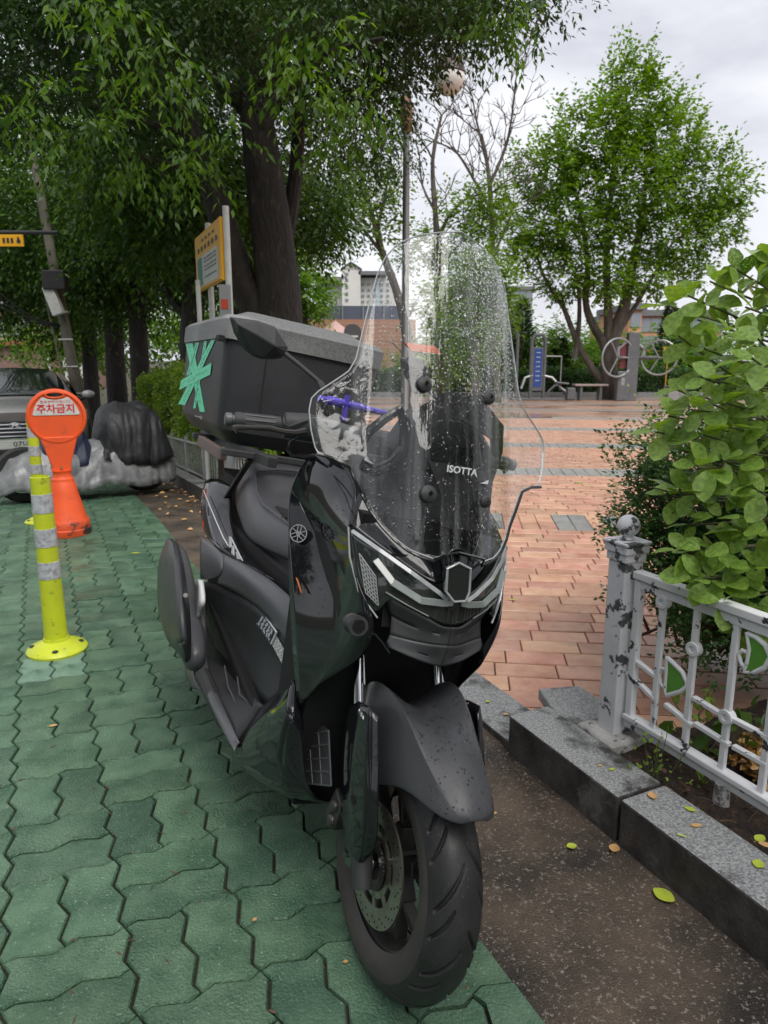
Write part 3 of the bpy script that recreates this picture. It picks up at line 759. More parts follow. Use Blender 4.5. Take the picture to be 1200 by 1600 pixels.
# hedge and bushes at the far side of the plaza
def hedge(label, a, b, depth, z0, h, n, mat, leaf, t0=None, zf=None, name='hedge', dome=.0, kindq='quad'):
    """clipped hedge between two ground points"""
    a = Vector(a); b = Vector(b); t = thing(name, label, 'hedge', (a.x, a.y, 0)); d = (b - a); L0_ = d.length; d.normalize(); s = Vector((-d.y, d.x, 0))
    if s.dot(Vector((0, 1, 0))) < 0: s = -s
    u = RNG.random(n) * L0_; f = RNG.random(n); v = np.where(f < .5, 0, np.where(f < .86, RNG.random(n), 1)) * depth; z = np.where((f >= .5) & (f < .86), h, RNG.random(n) ** .8 * h)
    wob = .05 * np.sin(u * 3.1) + .04 * np.sin(u * 7.7 + 1) + RNG.normal(size=n) * .035
    nrm = np.where((f < .5)[:, None], -np.array(s)[None], np.where((f < .86)[:, None], np.array([0, 0, 1.0])[None], np.array(s)[None])) + RNG.normal(size=(n, 3)) * .55
    g = np.array([(zf(*(a + d * uu)[:2]) if zf else 0) for uu in u]) if zf else np.zeros(n)
    P_ = np.array(d)[None] * u[:, None] + np.array(s)[None] * (v + np.where(f < .5, wob, 0))[:, None] + np.stack([0 * u, 0 * u, z0 + z + g + np.where((f >= .5) & (f < .86), wob, 0)], 1)
    P_ -= nrm * .02
    dirs = rand_dirs(n, .3); sz = .6 + .7 * RNG.random(n)
    me = leaves_mesh('foliage', P_, dirs + nrm * .5, nrm, leaf * sz, leaf * .5 * sz, mat, 'quad')
    link(bpy.data.objects.new('foliage', me), t)
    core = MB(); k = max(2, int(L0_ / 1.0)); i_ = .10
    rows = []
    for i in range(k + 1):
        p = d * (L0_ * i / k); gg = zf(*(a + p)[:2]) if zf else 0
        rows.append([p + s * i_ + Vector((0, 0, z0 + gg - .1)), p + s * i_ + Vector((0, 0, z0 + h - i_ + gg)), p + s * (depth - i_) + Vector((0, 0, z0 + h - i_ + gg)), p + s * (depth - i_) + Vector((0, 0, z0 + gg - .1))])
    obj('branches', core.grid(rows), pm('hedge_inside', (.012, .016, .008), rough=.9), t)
    return t
zgs = lambda x, y: gz(*to_st((x, y)))
hedge('long clipped green hedge behind the covered motorcycle, along the street', ST(5.7, 1.66), ST(14.5, 1.66), .8, .0, 1.30, 30000, L_hedge, .060, zf=zgs)
hedge('low dark clipped hedge along the far edge of the plaza', (-3, 24.4, 0), (14.5, 24.4, 0), 1.0, .05, .82, 17000, L_dark if False else L_box, .10)
kb = MB().box((6, 24.25, .07), (22, .12, .16)); tag(obj('edging', kb, M_granite, None), 'grey stone edging at the foot of the far hedge', 'edging')
fg_ = thing('far_bushes', 'mixed green bushes above the low hedge behind the exercise equipment', 'bushes', (5, 27, 0)); fg_['kind'] = 'stuff'
twigs('foliage', relb(fg_, [BL(px, py, 28 + random.uniform(-1, 1), rx, 1.2, rz) for px, py, rx, rz in ((830, 565, 1.4, 1.1), (870, 555, 1.5, 1.0), (905, 560, 1.6, 1.2), (800, 530, .9, 1.5), (930, 575, 1.4, .9), (960, 560, 1.2, 1.2), (1000, 570, 1.4, .8), (1040, 575, 1.5, .9), (780, 570, 1.4, 1.2), (740, 580, 1.8, 1.2), (690, 570, 1.8, 1.5), (640, 590, 1.8, .9), (1080, 560, 1.6, 1.4), (1120, 560, 1.6, 1.4))]), 4200, 8, .17, .08, .5, L_bright, fg_, droop=0, shell=.2)
twigs('dark_foliage', relb(fg_, [BL(px, py, 26.2, rx, .8, rz) for px, py, rx, rz in ((835, 590, 1.0, .5), (880, 590, 1.2, .6), (1010, 590, 1.2, .5), (1050, 585, 1.0, .6), (960, 592, .8, .4), (872, 540, .5, .9), (720, 580, 1.2, .7), (660, 590, 1.4, .6))]), 1500, 8, .13, .06, .4, L_mid, fg_, droop=0, shell=.2)
def conifer(label, px, y, top, w):
    b = AT(px, 612, y); t = thing('conifer', label, 'tree', (b.x, b.y, 0)); h = AT(px, top, y).z
    obj('trunk', MB().tube([(0, 0, 0), (0, 0, h)], .05, 6, rs=[.07, .015]), M_bark2, t)
    n = 1500; z = h * (.12 + .88 * RNG.random(n) ** .9); r = w * (1 - z / h) ** .8 * (.3 + .7 * RNG.random(n)) + .03; a = RNG.random(n) * 2 * pi
    P_ = np.stack([r * np.cos(a), r * np.sin(a), z], 1); D_ = np.stack([np.cos(a), np.sin(a), .35 + 0 * a], 1) + RNG.normal(size=(n, 3)) * .3
    link(bpy.data.objects.new('foliage', leaves_mesh('foliage', P_, D_, rand_dirs(n, 1.0), .22, .05, L_conif, 'quad')), t)
conifer('thin dark conifer in front of the orange building at right', 1038, 27, 478, .75); conifer('pale slim conifer left of the blue exercise frame', 812, 27, 468, .8); conifer('young dark conifer above the park bench', 872, 26, 530, .6)

# ------------------------------------------------------------------ planting at the right
def kd(px, py, y): return AT(px, py, y)
bx = thing('boxwood_shrub', 'dense small-leaved dark green shrub behind the fence post', 'shrub', (1.35, 2.72, .09))
bb_ = [((-.10, -.36, .26), (.30, .20, .22)), ((.30, -.42, .34), (.42, .22, .28)), ((.62, -.2, .5), (.3, .4, .45)), ((0.0, 0, .66), (.40, .38, .26)), ((-.14, -.05, .52), (.32, .30, .24)), ((.35, .1, .55), (.42, .35, .32)), ((-.05, 0, .30), (.34, .30, .20)), ((.3, -.1, .28), (.45, .35, .22))]
twigs('foliage', bb_, 8500, 11, .022, .013, .085, L_box, bx, droop=-.3, shell=.35, hang=-.1, kind='quad', jit=.25)
for q in ((965, 705), (985, 715), (1000, 700), (975, 765), (1010, 690), (990, 740)): pass
mb = MB()
for _ in range(90):
    a = Vector((random.gauss(0, .10), random.gauss(0, .10), 0)); e = Vector((random.uniform(-.42, .5), random.uniform(-.35, .35), random.uniform(.25, .8)))
    mb.tube([a, a.lerp(e, .5) + Vector((random.gauss(0, .05), random.gauss(0, .05), .03)), e], .005, 5, False, rs=[.007, .004, .0018])
o = obj('stems', mb, pm('brown_stem', (.06, .042, .03), (.10, .075, .055), 20, rough=.8), bx, smooth_=True, fix=False)
twigs('shoots', [((-.44, -.15, .60), (.05, .05, .09)), ((-.38, -.12, .50), (.05, .05, .05)), ((-.1, -.1, .86), (.3, .2, .03))], 34, 12, .024, .013, .16, L_hedge, bx, droop=-.4, shell=.3, hang=-.1, jit=.05)

# broad-leaved shrub hanging over the fence: every near leaf a part
shr = thing('broad_leaf_shrub', 'tall shrub with big wet light green oval leaves overhanging the fence at right', 'shrub', (1.62, 2.12, .09))
so = Vector(shr.location)
mb = MB(); nodes = []
random.seed(21)
env = [(1200, 385), (1180, 400), (1140, 400), (1080, 450), (1020, 475), (1060, 510), (1070, 590), (1030, 640), (1010, 690), (1060, 700), (1030, 760), (1050, 800), (1040, 870), (1060, 905), (1110, 960), (1180, 1000)]
tips = []
TP = [(1175, 392, 2.1), (1140, 415, 2.0), (1185, 440, 2.0), (1110, 440, 1.95), (1075, 462, 1.9), (1045, 478, 1.9), (1120, 470, 2.1), (1165, 480, 1.9), (1090, 500, 2.0), (1060, 525, 2.0), (1130, 520, 1.85), (1185, 530, 1.8), (1100, 545, 1.9), (1075, 570, 1.95), (1150, 560, 2.0),
      (1110, 595, 1.8), (1060, 610, 1.9), (1170, 600, 1.8), (1135, 630, 1.8), (1080, 640, 1.8), (1045, 650, 1.85), (1025, 675, 1.85), (1190, 650, 1.75), (1150, 670, 1.8), (1100, 680, 1.8), (1070, 705, 1.85), (1130, 720, 1.75), (1180, 710, 1.75), (1190, 770, 1.7), (1150, 770, 1.75), (1105, 760, 1.8), (1065, 770, 1.8), (1045, 775, 1.85),
      (1120, 810, 1.75), (1160, 830, 1.7), (1190, 840, 1.7), (1080, 820, 1.8), (1060, 860, 1.75), (1100, 860, 1.72), (1140, 880, 1.7), (1180, 890, 1.68), (1110, 900, 1.7), (1085, 905, 1.7), (1130, 940, 1.66), (1170, 950, 1.66), (1195, 930, 1.66), (1160, 990, 1.64), (1200, 1000, 1.62), (1195, 570, 2.1), (1200, 690, 2.0), (1140, 600, 2.1), (1120, 670, 2.1), (1165, 740, 2.0), (1190, 480, 1.95),
      (1230, 450, 2.0), (1240, 600, 1.9), (1240, 750, 1.8), (1250, 880, 1.75), (1100, 620, 2.0), (1150, 440, 2.2), (1200, 410, 2.0), (1175, 560, 1.75), (1090, 730, 1.75)]
stems_top = Vector((.15, .2, .6))
for px, py, y in TP:
    e = rel(shr, AT(px, py, y)); b = Vector((random.uniform(.0, .35), random.uniform(.0, .3), max(.1, e.z * random.uniform(.45, .8))))
    m_ = b.lerp(e, .55) + Vector((0, 0, .05)); mb.tube([b, m_, e], .004, 6, False, rs=[.006, .004, .0025])
    n_ = random.randint(5, 7)
    for k in range(n_):
        a = k * 2.4 + random.uniform(-.4, .4); d0 = (e - m_).normalized()
        p = e - d0 * (.03 * (k // 2)) 
        s_1 = d0.cross(Vector((0, 0, 1))).normalized(); u_1 = s_1.cross(d0)
        ld = (d0 * .35 + s_1 * cos(a) + u_1 * sin(a) * .7 + Vector((0, -.15, -.05))).normalized()
        nodes.append((p, ld, random.uniform(.046, .086)))
for _ in range(26):
    b = Vector((random.uniform(-.1, .5), random.uniform(-.05, .4), 0)); mb.tube([b, b * .8 + Vector((0, 0, .5)), Vector((random.uniform(-.1, .5), random.uniform(0, .35), random.uniform(.9, 1.35)))], .008, 6, False, rs=[.010, .007, .003])
obj('stems', mb, pm('green_stem', (.10, .13, .04), (.07, .06, .03), 12, rough=.6), shr, smooth_=True, fix=False)
def leaf_mesh_single(i):
    L0_, W0 = 1.0, random.uniform(.62, .78); prof = [(0, 0), (.10, .17), (.28, .39), (.5, .5), (.72, .43), (.90, .22), (1.0, 0)]
    v = []; f = []; cup = random.uniform(.10, .24); dr = random.uniform(.05, .28)
    for a, w in prof:
        z = -dr * a * a
        for s in (-1, -.5, 0, .5, 1): v.append((a, s * w * W0, z + cup * abs(s) * w * .8 + (.012 * sin(a * 20) * abs(s))))
    for i_ in range(len(prof) - 1):
        for k in range(4): f.append((i_ * 5 + k, i_ * 5 + k + 1, (i_ + 1) * 5 + k + 1, (i_ + 1) * 5 + k))
    me = bpy.data.meshes.new('leaf'); me.from_pydata(v, [], f); bm = bmesh.new(); bm.from_mesh(me); bmesh.ops.remove_doubles(bm, verts=bm.verts, dist=1e-4); bm.to_mesh(me); bm.free()
    me.materials.append(L_big); me.shade_smooth(); return me
LM = [leaf_mesh_single(i) for i in range(7)]
nodes.sort(key=lambda q: (q[0] + so - EYE).length)
def leaf_matrix(p, d, sz, roll=None):
    n = (Vector((random.gauss(-.15, .35), random.gauss(-.45, .3), 1.0))); d = Vector(d).normalized(); y = n.cross(d).normalized(); z = d.cross(y)
    m = Matrix((d * sz, y * sz, z * sz)).transposed().to_4x4(); m.translation = p; return m
far_l = []
for k, (p, d, sz) in enumerate(nodes):
    if k < 290:
        o = bpy.data.objects.new('leaf', random.choice(LM)); link(o, shr); o.matrix_local = leaf_matrix(p + Vector(d) * .008, d, sz)
    else: far_l.append((p, d, sz))
n = 1900; P_ = np.stack([RNG.uniform(-.22, .6, n), RNG.uniform(.05, .6, n), RNG.uniform(.15, 1.42, n)], 1)
P_ = np.concatenate([P_, np.array([tuple(q[0]) for q in far_l]).reshape(-1, 3)]); m = len(P_)
D_ = rand_dirs(m, -.1); N_ = RNG.normal(size=(m, 3)) * .4 + np.array([0, -.3, 1.0])
o = link(bpy.data.objects.new('inner_leaves', leaves_mesh('inner_leaves', P_, D_, N_, RNG.uniform(.05, .075, m), RNG.uniform(.035, .05, m), L_big, 'round', .15)), shr); o['kind'] = 'stuff'
# low plants, dead leaves and twigs in the bed
L_dead = pm('dead_leaves', (.30, .16, .045), (.42, .26, .08), 8, rough=.5, rnd=.2, c3=(.12, .06, .03), s3=30, lo3=.55, hi3=.65)
L_deadd = pm('brown_litter', (.13, .065, .035), (.06, .032, .02), 12, rough=.7)
M_leafyel = pm('yellow_green_leaf', (.45, .52, .05), (.36, .46, .05), 30, rough=.4, c3=(.22, .22, .06), s3=60, lo3=.62, hi3=.68)
M_leaftan = pm('tan_leaf', (.62, .38, .16), (.50, .28, .10), 20, rough=.5, c3=(.26, .14, .07), s3=45, lo3=.6, hi3=.68)
n = 1500; s_a = 1.4 - RNG.random(n) * 2.6; t_a = 1.39 + RNG.random(n) ** .8 * .9
P_ = np.array([tuple(ST(a, b, .092 + random.random() * .012)) for a, b in zip(s_a, t_a)])
o = obj('leaf_litter', leaves_mesh('leaf_litter', P_, rand_dirs(n, 0, .15), rand_dirs(n, 1.5), RNG.uniform(.008, .026, n), RNG.uniform(.004, .014, n), L_deadd, 'quad'), None); tag(o, 'brown litter of bark and broken leaves on the soil of the bed', 'leaf litter', kind='stuff')
mb = MB()
for _ in range(260):
    a = ST(1.38 - random.random() * 1.6, 1.39 + random.random() * .55, .095); d = Vector((random.gauss(0, 1), random.gauss(0, 1), random.gauss(0, .12))).normalized() * random.uniform(.015, .06)
    mb.tube([a, a + d * .5 + Vector((0, 0, .004)), a + d], .0007, 3, False)
o = obj('twigs', mb, pm('dry_twigs', (.22, .13, .07), (.12, .07, .04), 9, rough=.8), None, fix=False); tag(o, 'thin dry twigs lying on the soil of the bed', 'twigs', kind='stuff')
n = 320; P_ = []
for _ in range(n):
    q = AT_T(random.uniform(1120, 1260), random.uniform(1060, 1140), 1.62 + random.random() * .45); s_, t_ = to_st(q); P_.append(tuple(ST(min(s_, 1.2), t_, .09 + random.random() * .05)))
o = obj('dead_leaf_heap', leaves_mesh('dead_leaf_heap', np.array(P_), rand_dirs(n, .1, .4), rand_dirs(n, 1.2), RNG.uniform(.035, .06, n), RNG.uniform(.022, .036, n), L_dead, 'round', .1), None); tag(o, 'heap of fallen tan leaves under the big-leaved shrub', 'dead leaves', kind='stuff')
def low_plant(px, py, t, label, n=12, h=.1, leaf=.03, mat=L_big, wide=.6):
    b = AT_T(px, py, t); b.z = .09; p = thing('low_plant', label, 'plant', b)
    P_ = np.stack([RNG.normal(size=n) * h * .28, RNG.normal(size=n) * h * .28, RNG.random(n) * h], 1)
    link(bpy.data.objects.new('leaves', leaves_mesh('leaves', P_, rand_dirs(n, .2), rand_dirs(n, 1.3), leaf * (.7 + .6 * RNG.random(n)), leaf * wide * (.8 + .4 * RNG.random(n)), mat, 'round', .15)), p)
    m = MB()
    for q in P_[:14]: m.tube([(q[0] * .3, q[1] * .3, 0), tuple(q)], .0012, 4, False)
    obj('stems', m, MATS['green_stem'], p, fix=False)
low_plant(1030, 1130, 1.40, 'small bright green sprig growing through the fence by its post', 60, .14, .014, L_hedge)
low_plant(1105, 1110, 1.62, 'dark heart-leaved weed behind the second fence bar', 9, .12, .05, L_near, .85); low_plant(1085, 1060, 1.75, 'tuft of small weeds behind the green leaf plate', 30, .12, .03, L_hedge)
low_plant(1095, 1222, 1.50, 'tiny green seedling on the bare soil in front of the fence', 12, .03, .016, L_hedge); low_plant(1170, 1090, 1.70, 'leafy weed among the dead leaves at right', 20, .14, .04, L_near)
# individual fallen leaves
def fallen(px, py, z, size, mat, label, rot=None, curl=.1, wide=.6):
    p = G(px, py, z); s_, t_ = to_st(p)
    if z == 0 and 1.0 < t_ < 1.35: p = ST(s_, min(t_, 1.215 - size * .55))
    v, f = [], []; prof = [(0, .0), (.15, .26), (.38, .48), (.62, .47), (.85, .24), (1.0, 0)]
    for a, w in prof:
        for s in (-1, 0, 1): v.append(((a - .5) * size, s * w * wide * size, curl * size * (.5 * abs(s) * w + (a - .5) ** 2) + .0015))
    for i_ in range(5):
        for k in range(2): f.append((i_ * 3 + k, i_ * 3 + k + 1, i_ * 3 + 4 + k, i_ * 3 + 3 + k))
    mb = MB().add(v, f); mb.tube([(-.5 * size, 0, .002), (-.66 * size, .02 * size, .003)], .0012, 5)
    o = obj('fallen_leaf', mb, mat, None, smooth_=True, fix=True, loc=(p.x, p.y, z + .001), rot=(0, 0, rot if rot is not None else random.uniform(0, 6.28)), sub=1); tag(o, label, 'leaf')
fallen(1065, 1388, .0, .058, M_leafyel, 'large yellow-green leaf lying against the foot of the kerb', 2.2, .12, .75)
fallen(893, 1324, .0, .030, M_leafyel, 'small yellow-green leaf alone on the dark concrete strip', .2, .35, .8)
fallen(992, 1315, .0, .036, M_leaftan, 'tan leaf on the concrete strip where it meets the kerb', 1.1, .3, .8)
fallen(768, 1272, .0, .034, M_leaftan, 'tan leaf just right of the front mudguard', .1, .15, .5)
fallen(956, 1203, .122, .019, M_leafyel, 'tiny yellow-green leaf on top of the first kerb stone', .4, .1, .7)
fallen(938, 1197, .122, .014, M_leaftan, 'tiny brown leaf left of the tiny yellow one on the kerb', .9, .1, .7)
fallen(1019, 1245, .122, .034, M_leaftan, 'pointed brown leaf on the joint between the kerb stones', 1.5, .3, .7)
fallen(973, 1248, .10, .020, M_leafyel, 'pale curled leaf on the front edge of the kerb joint', 2.0, .5, .5)
fallen(1078, 1266, .122, .030, M_leafyel, 'torn yellow-green leaf on the kerb near the soil', 2.5, .2, .6)
fallen(1088, 1291, .122, .030, M_leaftan, 'flat tan oval leaf on the second kerb stone', 0.1, .1, .5)
fallen(1065, 1308, .122, .026, M_leafyel, 'thin bent yellow-green leaf strip on the second kerb stone', 2.7, .4, .25)
fallen(1187, 1312, .122, .036, M_leafyel, 'yellow-green leaf overlapping a tan one at the right edge', .6, .25, .7)
fallen(1196, 1322, .125, .034, M_leaftan, 'tan leaf half under the yellow-green one at the right edge', 2.6, .25, .6)
fallen(1185, 1352, .122, .034, M_leafyel, 'round yellow leaf low at the right edge on the kerb', .9, .25, .8)
fallen(762, 1097, .024, .022, M_leafyel, 'yellow leaf on the dropped kerb beside the fairing', .5, .2, .7)
fallen(790, 1117, .024, .022, M_leaftan, 'brown leaf on the dropped kerb beside the yellow one', .5, .3, .7)
fallen(801, 938, .0, .045, M_leafyel, 'yellow leaf lying on the pink bricks', .1, .15, .4)
fallen(905, 755, .0, .12, M_leafyel, 'green-yellow leaf on the farther pink bricks', .1, .15, .4)
fallen(212, 865, .0, .065, M_leafyel, 'bright yellow-green leaf on the green blocks near the concrete strip', .1, .15, .5)
fallen(83, 1135, .0, .032, M_leaftan, 'small orange leaf on the green blocks below the near post', .3, .2, .5)
fallen(540, 1504, .0, .012, M_leaftan, 'tiny orange leaf left of the front tyre', .3, .2, .8)
fallen(398, 1438, .0, .012, M_leaftan, 'tiny orange leaf on the green blocks at centre', 1.1, .2, .8)
n = 800; P_, D_ = [], []
for _ in range(n):
    t = T0 + PV * random.randint(-28, 3) + random.gauss(0, .006); s = random.uniform(.6, 6.5)
    if random.random() < .4: t = random.uniform(-3, .7); s = .02 + PV * random.randint(4, 50) + random.gauss(0, .006)
    if t > .72: continue
    P_.append(tuple(STG(s, t, .0015)))
n = len(P_)
o = obj('joint_litter', leaves_mesh('joint_litter', np.array(P_), rand_dirs(n, 0, .03), rand_dirs(n, 3), RNG.uniform(.010, .030, n), RNG.uniform(.002, .006, n), L_deadd, 'quad'), None); tag(o, 'brown bits of litter in the joints of the green blocks', 'litter', kind='stuff')
n = 150; P_ = [tuple(STG(random.uniform(4.8, 8.0), random.choice((random.uniform(.8, 1.2), random.gauss(1.2, .05), random.uniform(1.38, 1.6))) , .008)) for _ in range(n)]
P_ = [p if to_st(p)[1] < 1.2 else (p[0], p[1], p[2] + .01) for p in P_]
o = obj('yellow_leaves', leaves_mesh('yellow_leaves', np.array(P_), rand_dirs(n, 0, .05), rand_dirs(n, 3), RNG.uniform(.03, .06, n), RNG.uniform(.02, .035, n), M_leaftan, 'round', .1), None); tag(o, 'scattered yellow leaves along the far kerb by the covered motorcycle', 'leaves', kind='stuff')
n = 5000; s_a = RNG.uniform(.3, 2.6, n); t_a = RNG.uniform(.75, 1.215, n)
P_ = np.array([tuple(STG(a, b, -.004)) for a, b in zip(s_a, t_a)])
mbg = leaves_mesh('grit', P_, rand_dirs(n, .2), rand_dirs(n, 1.0), RNG.uniform(.001, .0038, n), RNG.uniform(.001, .003, n), pm('pale_grit', (.07, .06, .05), (.34, .30, .26), 60, rough=.5), 'quad')
o = obj('grit', mbg, None, None); tag(o, 'pale grit scattered over the wet concrete strip', 'grit', kind='stuff')
# ------------------------------------------------------------------ white fence beside the plaza
def paint_mat(name, base, under, s3, lo3, hi3):
    return pm(name, base, (base[0] * .82, base[1] * .82, base[2] * .84), 4, rough=.45, rough2=.7, bump=.5, bscale=70, bdist=.002, c3=under, s3=s3, lo3=lo3, hi3=hi3)
M_post = paint_mat('peeling_white_paint', (.74, .75, .77), (.085, .088, .095), 9, .545, .56)
M_rail = paint_mat('white_rail_paint', (.80, .81, .82), (.05, .05, .052), 16, .60, .615)
M_foot = pm('painted_concrete', (.50, .50, .49), (.30, .29, .27), 12, rough=.8, bump=.6, bscale=60, c3=(.13, .125, .12), s3=14, lo3=.54, hi3=.57)
M_leafgreen = pm('green_enamel', (.10, .30, .04), (.13, .35, .055), 20, rough=.4)
FT = 1.475                                   # the fence line
pb_ = AT_T(958, 1150, FT); ps, _ = to_st(pb_)
post = thing('fence_post', 'square white fence post with peeling paint and a ball on its cap', 'fence post', ST(ps, FT, .09), PSI)
mb = MB().box((0, 0, .275), (.068, .068, .55)); obj('post', mb, M_post, post, bevel=.004)
mb = MB()
for z0, z1, w in ((.55, .575, .078), (.575, .60, .088), (.60, .610, .096)): mb.box((0, 0, (z0 + z1) / 2), (w, w, z1 - z0 - .0005))
cp_ = obj('cap', mb, M_post, post, bevel=.003)
obj('ball', MB().lathe([(.018, .612), (.014, .622)], 20).sphere((0, 0, .650), .032, 28, 1.0, 18), M_post, post, smooth_=True)
obj('footing', MB().add([Vector((x * w, y * w, z)) for z, w in ((-.08, .088), (.012, .078), (.022, .07)) for x, y in ((-1, -1), (1, -1), (1, 1), (-1, 1))],
    [(k + i, k + (i + 1) % 4, k + 4 + (i + 1) % 4, k + 4 + i) for k in (0, 4) for i in range(4)] + [(8, 9, 10, 11)]), M_foot, post, bevel=.006)
sl_ = MB().prism([ST(ps + a, FT + b, .055) for a, b in ((.02, -.11), (.19, -.075), (.34, -.02), (.30, .12), (.0, .12), (-.02, -.06))], (0, 0, .04))
tag(obj('kerb_slab', sl_, M_granite, kerb, bevel=.006))
# fence panel: traced in its own upright plane, running back towards the camera along the kerb
fence = thing('metal_fence', 'low white painted metal fence with rings and green leaf shapes around the planting bed', 'fence', ST(ps, FT, .09), 0)
FO = Vector(fence.location)
def FP(px, py): return AT_T(px, py, FT) - FO
def fz(px, py): return (FP(px, py).z)
def fs(px, py): p = AT_T(px, py, FT); return to_st(p)[0] - ps
top_z = (fz(978, 890) + fz(1180, 962)) / 2; bot_z = (fz(975, 1118) + fz(1190, 1238)) / 2
Fv = lambda s, z, d=0.0: US * s + VS * d + Vector((0, 0, z))
s_end = -1.9
mb = MB().beam(Fv(-.045, top_z), Fv(s_end, top_z), .034, .022); mb.beam(Fv(-.045, top_z - .026), Fv(s_end, top_z - .026), .016, .026)
obj('top_rail', mb, M_rail, fence, bevel=.003)
mb = MB().beam(Fv(-.045, bot_z), Fv(s_end, bot_z), .034, .016); mb.beam(Fv(-.045, bot_z - .022), Fv(s_end, bot_z - .022), .014, .026)
obj('bottom_rail', mb, M_rail, fence, bevel=.003)
for px_t in ((980, 900), ):
    obj('bar', MB().beam(Fv(-.06, bot_z), Fv(-.06, top_z - .02), .022, .022, up=US), M_rail, fence, bevel=.003)
s1, s2, s3_ = fs(1032, 1000), fs(1085, 1010), fs(1143, 1060)
stp = s2 - s1; bars = [s1, s2, s3_] + [s3_ + stp * 1.0 * k for k in range(1, 7)]
def ring(c, r0, r1, w, n=20):
    m = MB(); rows = []
    for q, r in ((-1, r0), (-1, r1), (1, r1), (1, r0)): rows.append([c + US * (r * cos(2 * pi * k / n)) + Vector((0, 0, r * sin(2 * pi * k / n))) + VS * (q * w / 2) for k in range(n)])
    m.grid(rows + [rows[0]], close=True); return m
hz = {1: (fz(1032, 938),), 2: (fz(1085, 1015),), 3: (fz(1142, 1122),)}
for k, s in enumerate(bars):
    obj('bar', MB().beam(Fv(s, bot_z), Fv(s, top_z - .02), .013, .018, up=US), M_rail, fence, bevel=.003)
    zc = [fz(1032, 938), fz(1085, 1014), fz(1141, 1122)][k % 3]
    obj('ring', ring(Fv(s, zc), .008, .020, .022), M_rail, fence, bevel=.002)
# sloping twin bars
def seg(a, b, name='diagonal_bar'):
    obj(name, MB().beam(a, b, .012, .016, up=VS), M_rail, fence, bevel=.002)
z = lambda px, py: fz(px, py)
segs = [((980, 1022), (1024, 1056)), ((980, 1050), (1024, 1092)), ((1040, 1100), (1082, 1134)), ((1084, 1090), (1140, 1124)), ((1086, 1130), (1140, 1164)), ((1146, 1124), (1200, 1152)), ((1146, 1166), (1200, 1196))]
for a, b in segs: seg(Fv(fs(*a), z(*a)), Fv(fs(*b), z(*b)))
# green leaf plates in white frames
def leaf_plate(pts, arm):
    P_ = [FP(*q) for q in pts]; c = sum(P_, Vector()) / len(P_)
    mb = MB().tube(P_ + P_[:2], .0065, 8, cap=False); f = obj('leaf_frame', mb, M_rail, fence, smooth_=True)
    obj('leaf_plate', MB().prism([p * .9 + c * .1 - VS * .003 for p in P_], VS * .005), M_leafgreen, f)
    A = [FP(*q) for q in arm]; obj('scroll', MB().tube(A, .005, 8), M_rail, f, smooth_=True)
leaf_plate([(1043, 1028), (1052, 1036), (1066, 1050), (1073, 1064), (1074, 1072), (1064, 1080), (1042, 1086), (1040, 1078), (1042, 1050)], [(1040, 1076), (1032, 1068), (1030, 1054), (1034, 1044), (1040, 1046)])
leaf_plate([(1168, 990), (1182, 996), (1196, 1008), (1204, 1026), (1196, 1042), (1180, 1050), (1164, 1050), (1168, 1036), (1172, 1014)], [(1166, 1044), (1158, 1036), (1154, 1022), (1160, 1016), (1168, 1020)])
obj('stake', MB().tube([Fv(fs(1132, 1200), bot_z - .03), Fv(fs(1132, 1200), -.06)], .022, 12, rs=[.018, .024]), M_foot, fence, smooth_=True)

# ------------------------------------------------------------------ street furniture on the left
M_yel = pm('lime_yellow_plastic', (.56, .63, .02), (.48, .55, .03), 8, rough=.4, bump=.15, bscale=60, c3=(.25, .28, .04), s3=22, lo3=.60, hi3=.68)
M_refl = pm('grey_reflective_band', (.50, .51, .54), (.38, .39, .42), 30, rough=.35, c3=(.28, .29, .32), s3=60, lo3=.5, hi3=.6)
M_orange = pm('orange_plastic_stand', (.80, .10, .018), (.72, .085, .02), 6, rough=.42, rough2=.6, bump=.2, bscale=90, bdist=.002, c3=(.42, .08, .03), s3=12, lo3=.60, hi3=.72)
M_orange_dirty = pm('scuffed_orange_base', (.72, .09, .02), (.55, .07, .02), 9, rough=.55, bump=.4, bscale=60, c3=(.03, .02, .018), s3=10, lo3=.55, hi3=.60)
M_signwhite = pm('white_sticker', (.62, .62, .60), (.50, .50, .47), 14, rough=.4)
M_red = pm('red_letters', (.55, .012, .03), rough=.4)
def delineator(base, label, h=.74, lean=(0, 0)):
    d = thing('delineator_post', label, 'bollard', base, 0, 'flexible delineator posts along the parking bay')
    d.rotation_euler = (lean[0], lean[1], random.uniform(0, 3))
    obj('base', MB().lathe([(.118, 0), (.120, .010), (.112, .020), (.070, .040), (.052, .050), (.050, .060)], 36), M_yel, d, smooth_=True)
    for k in range(4):
        a = pi / 2 * k + .5; mb = MB().lathe([(.012, 0), (.013, .003), (.008, .006), (1e-5, .006)], 12, (.093 * cos(a), .093 * sin(a), .027)); obj('bolt', mb, M_dark0, d, smooth_=True)
    r = lambda z: .047 - .010 * z / h
    obj('tube', MB().lathe([(r(.05), .05), (r(.055), .056), (r(.06), .058)] + [(r(z), z) for z in np.linspace(.07, h, 8)] + [(r(h) - .004, h + .002), (r(h) - .006, h - .10)], 32), M_yel, d, smooth_=True)
    for z0, z1 in ((h - .145, h - .068), (h - .285, h - .210), (h - .420, h - .348)):
        obj('reflective_band', MB().lathe([(r(z0), z0), (r(z0) + .0016, z0 + .001), (r(z1) + .0016, z1 - .001), (r(z1), z1)], 32), M_refl, d, smooth_=True)
    return d
M_dark0 = pm('dark_bolt', (.02, .02, .02), rough=.5)
p = G(90, 1017); delineator((p.x, p.y, .004), 'yellow-green flexible post with grey bands nearest the camera, standing on a pale worn paving block', .74, (0, 0))
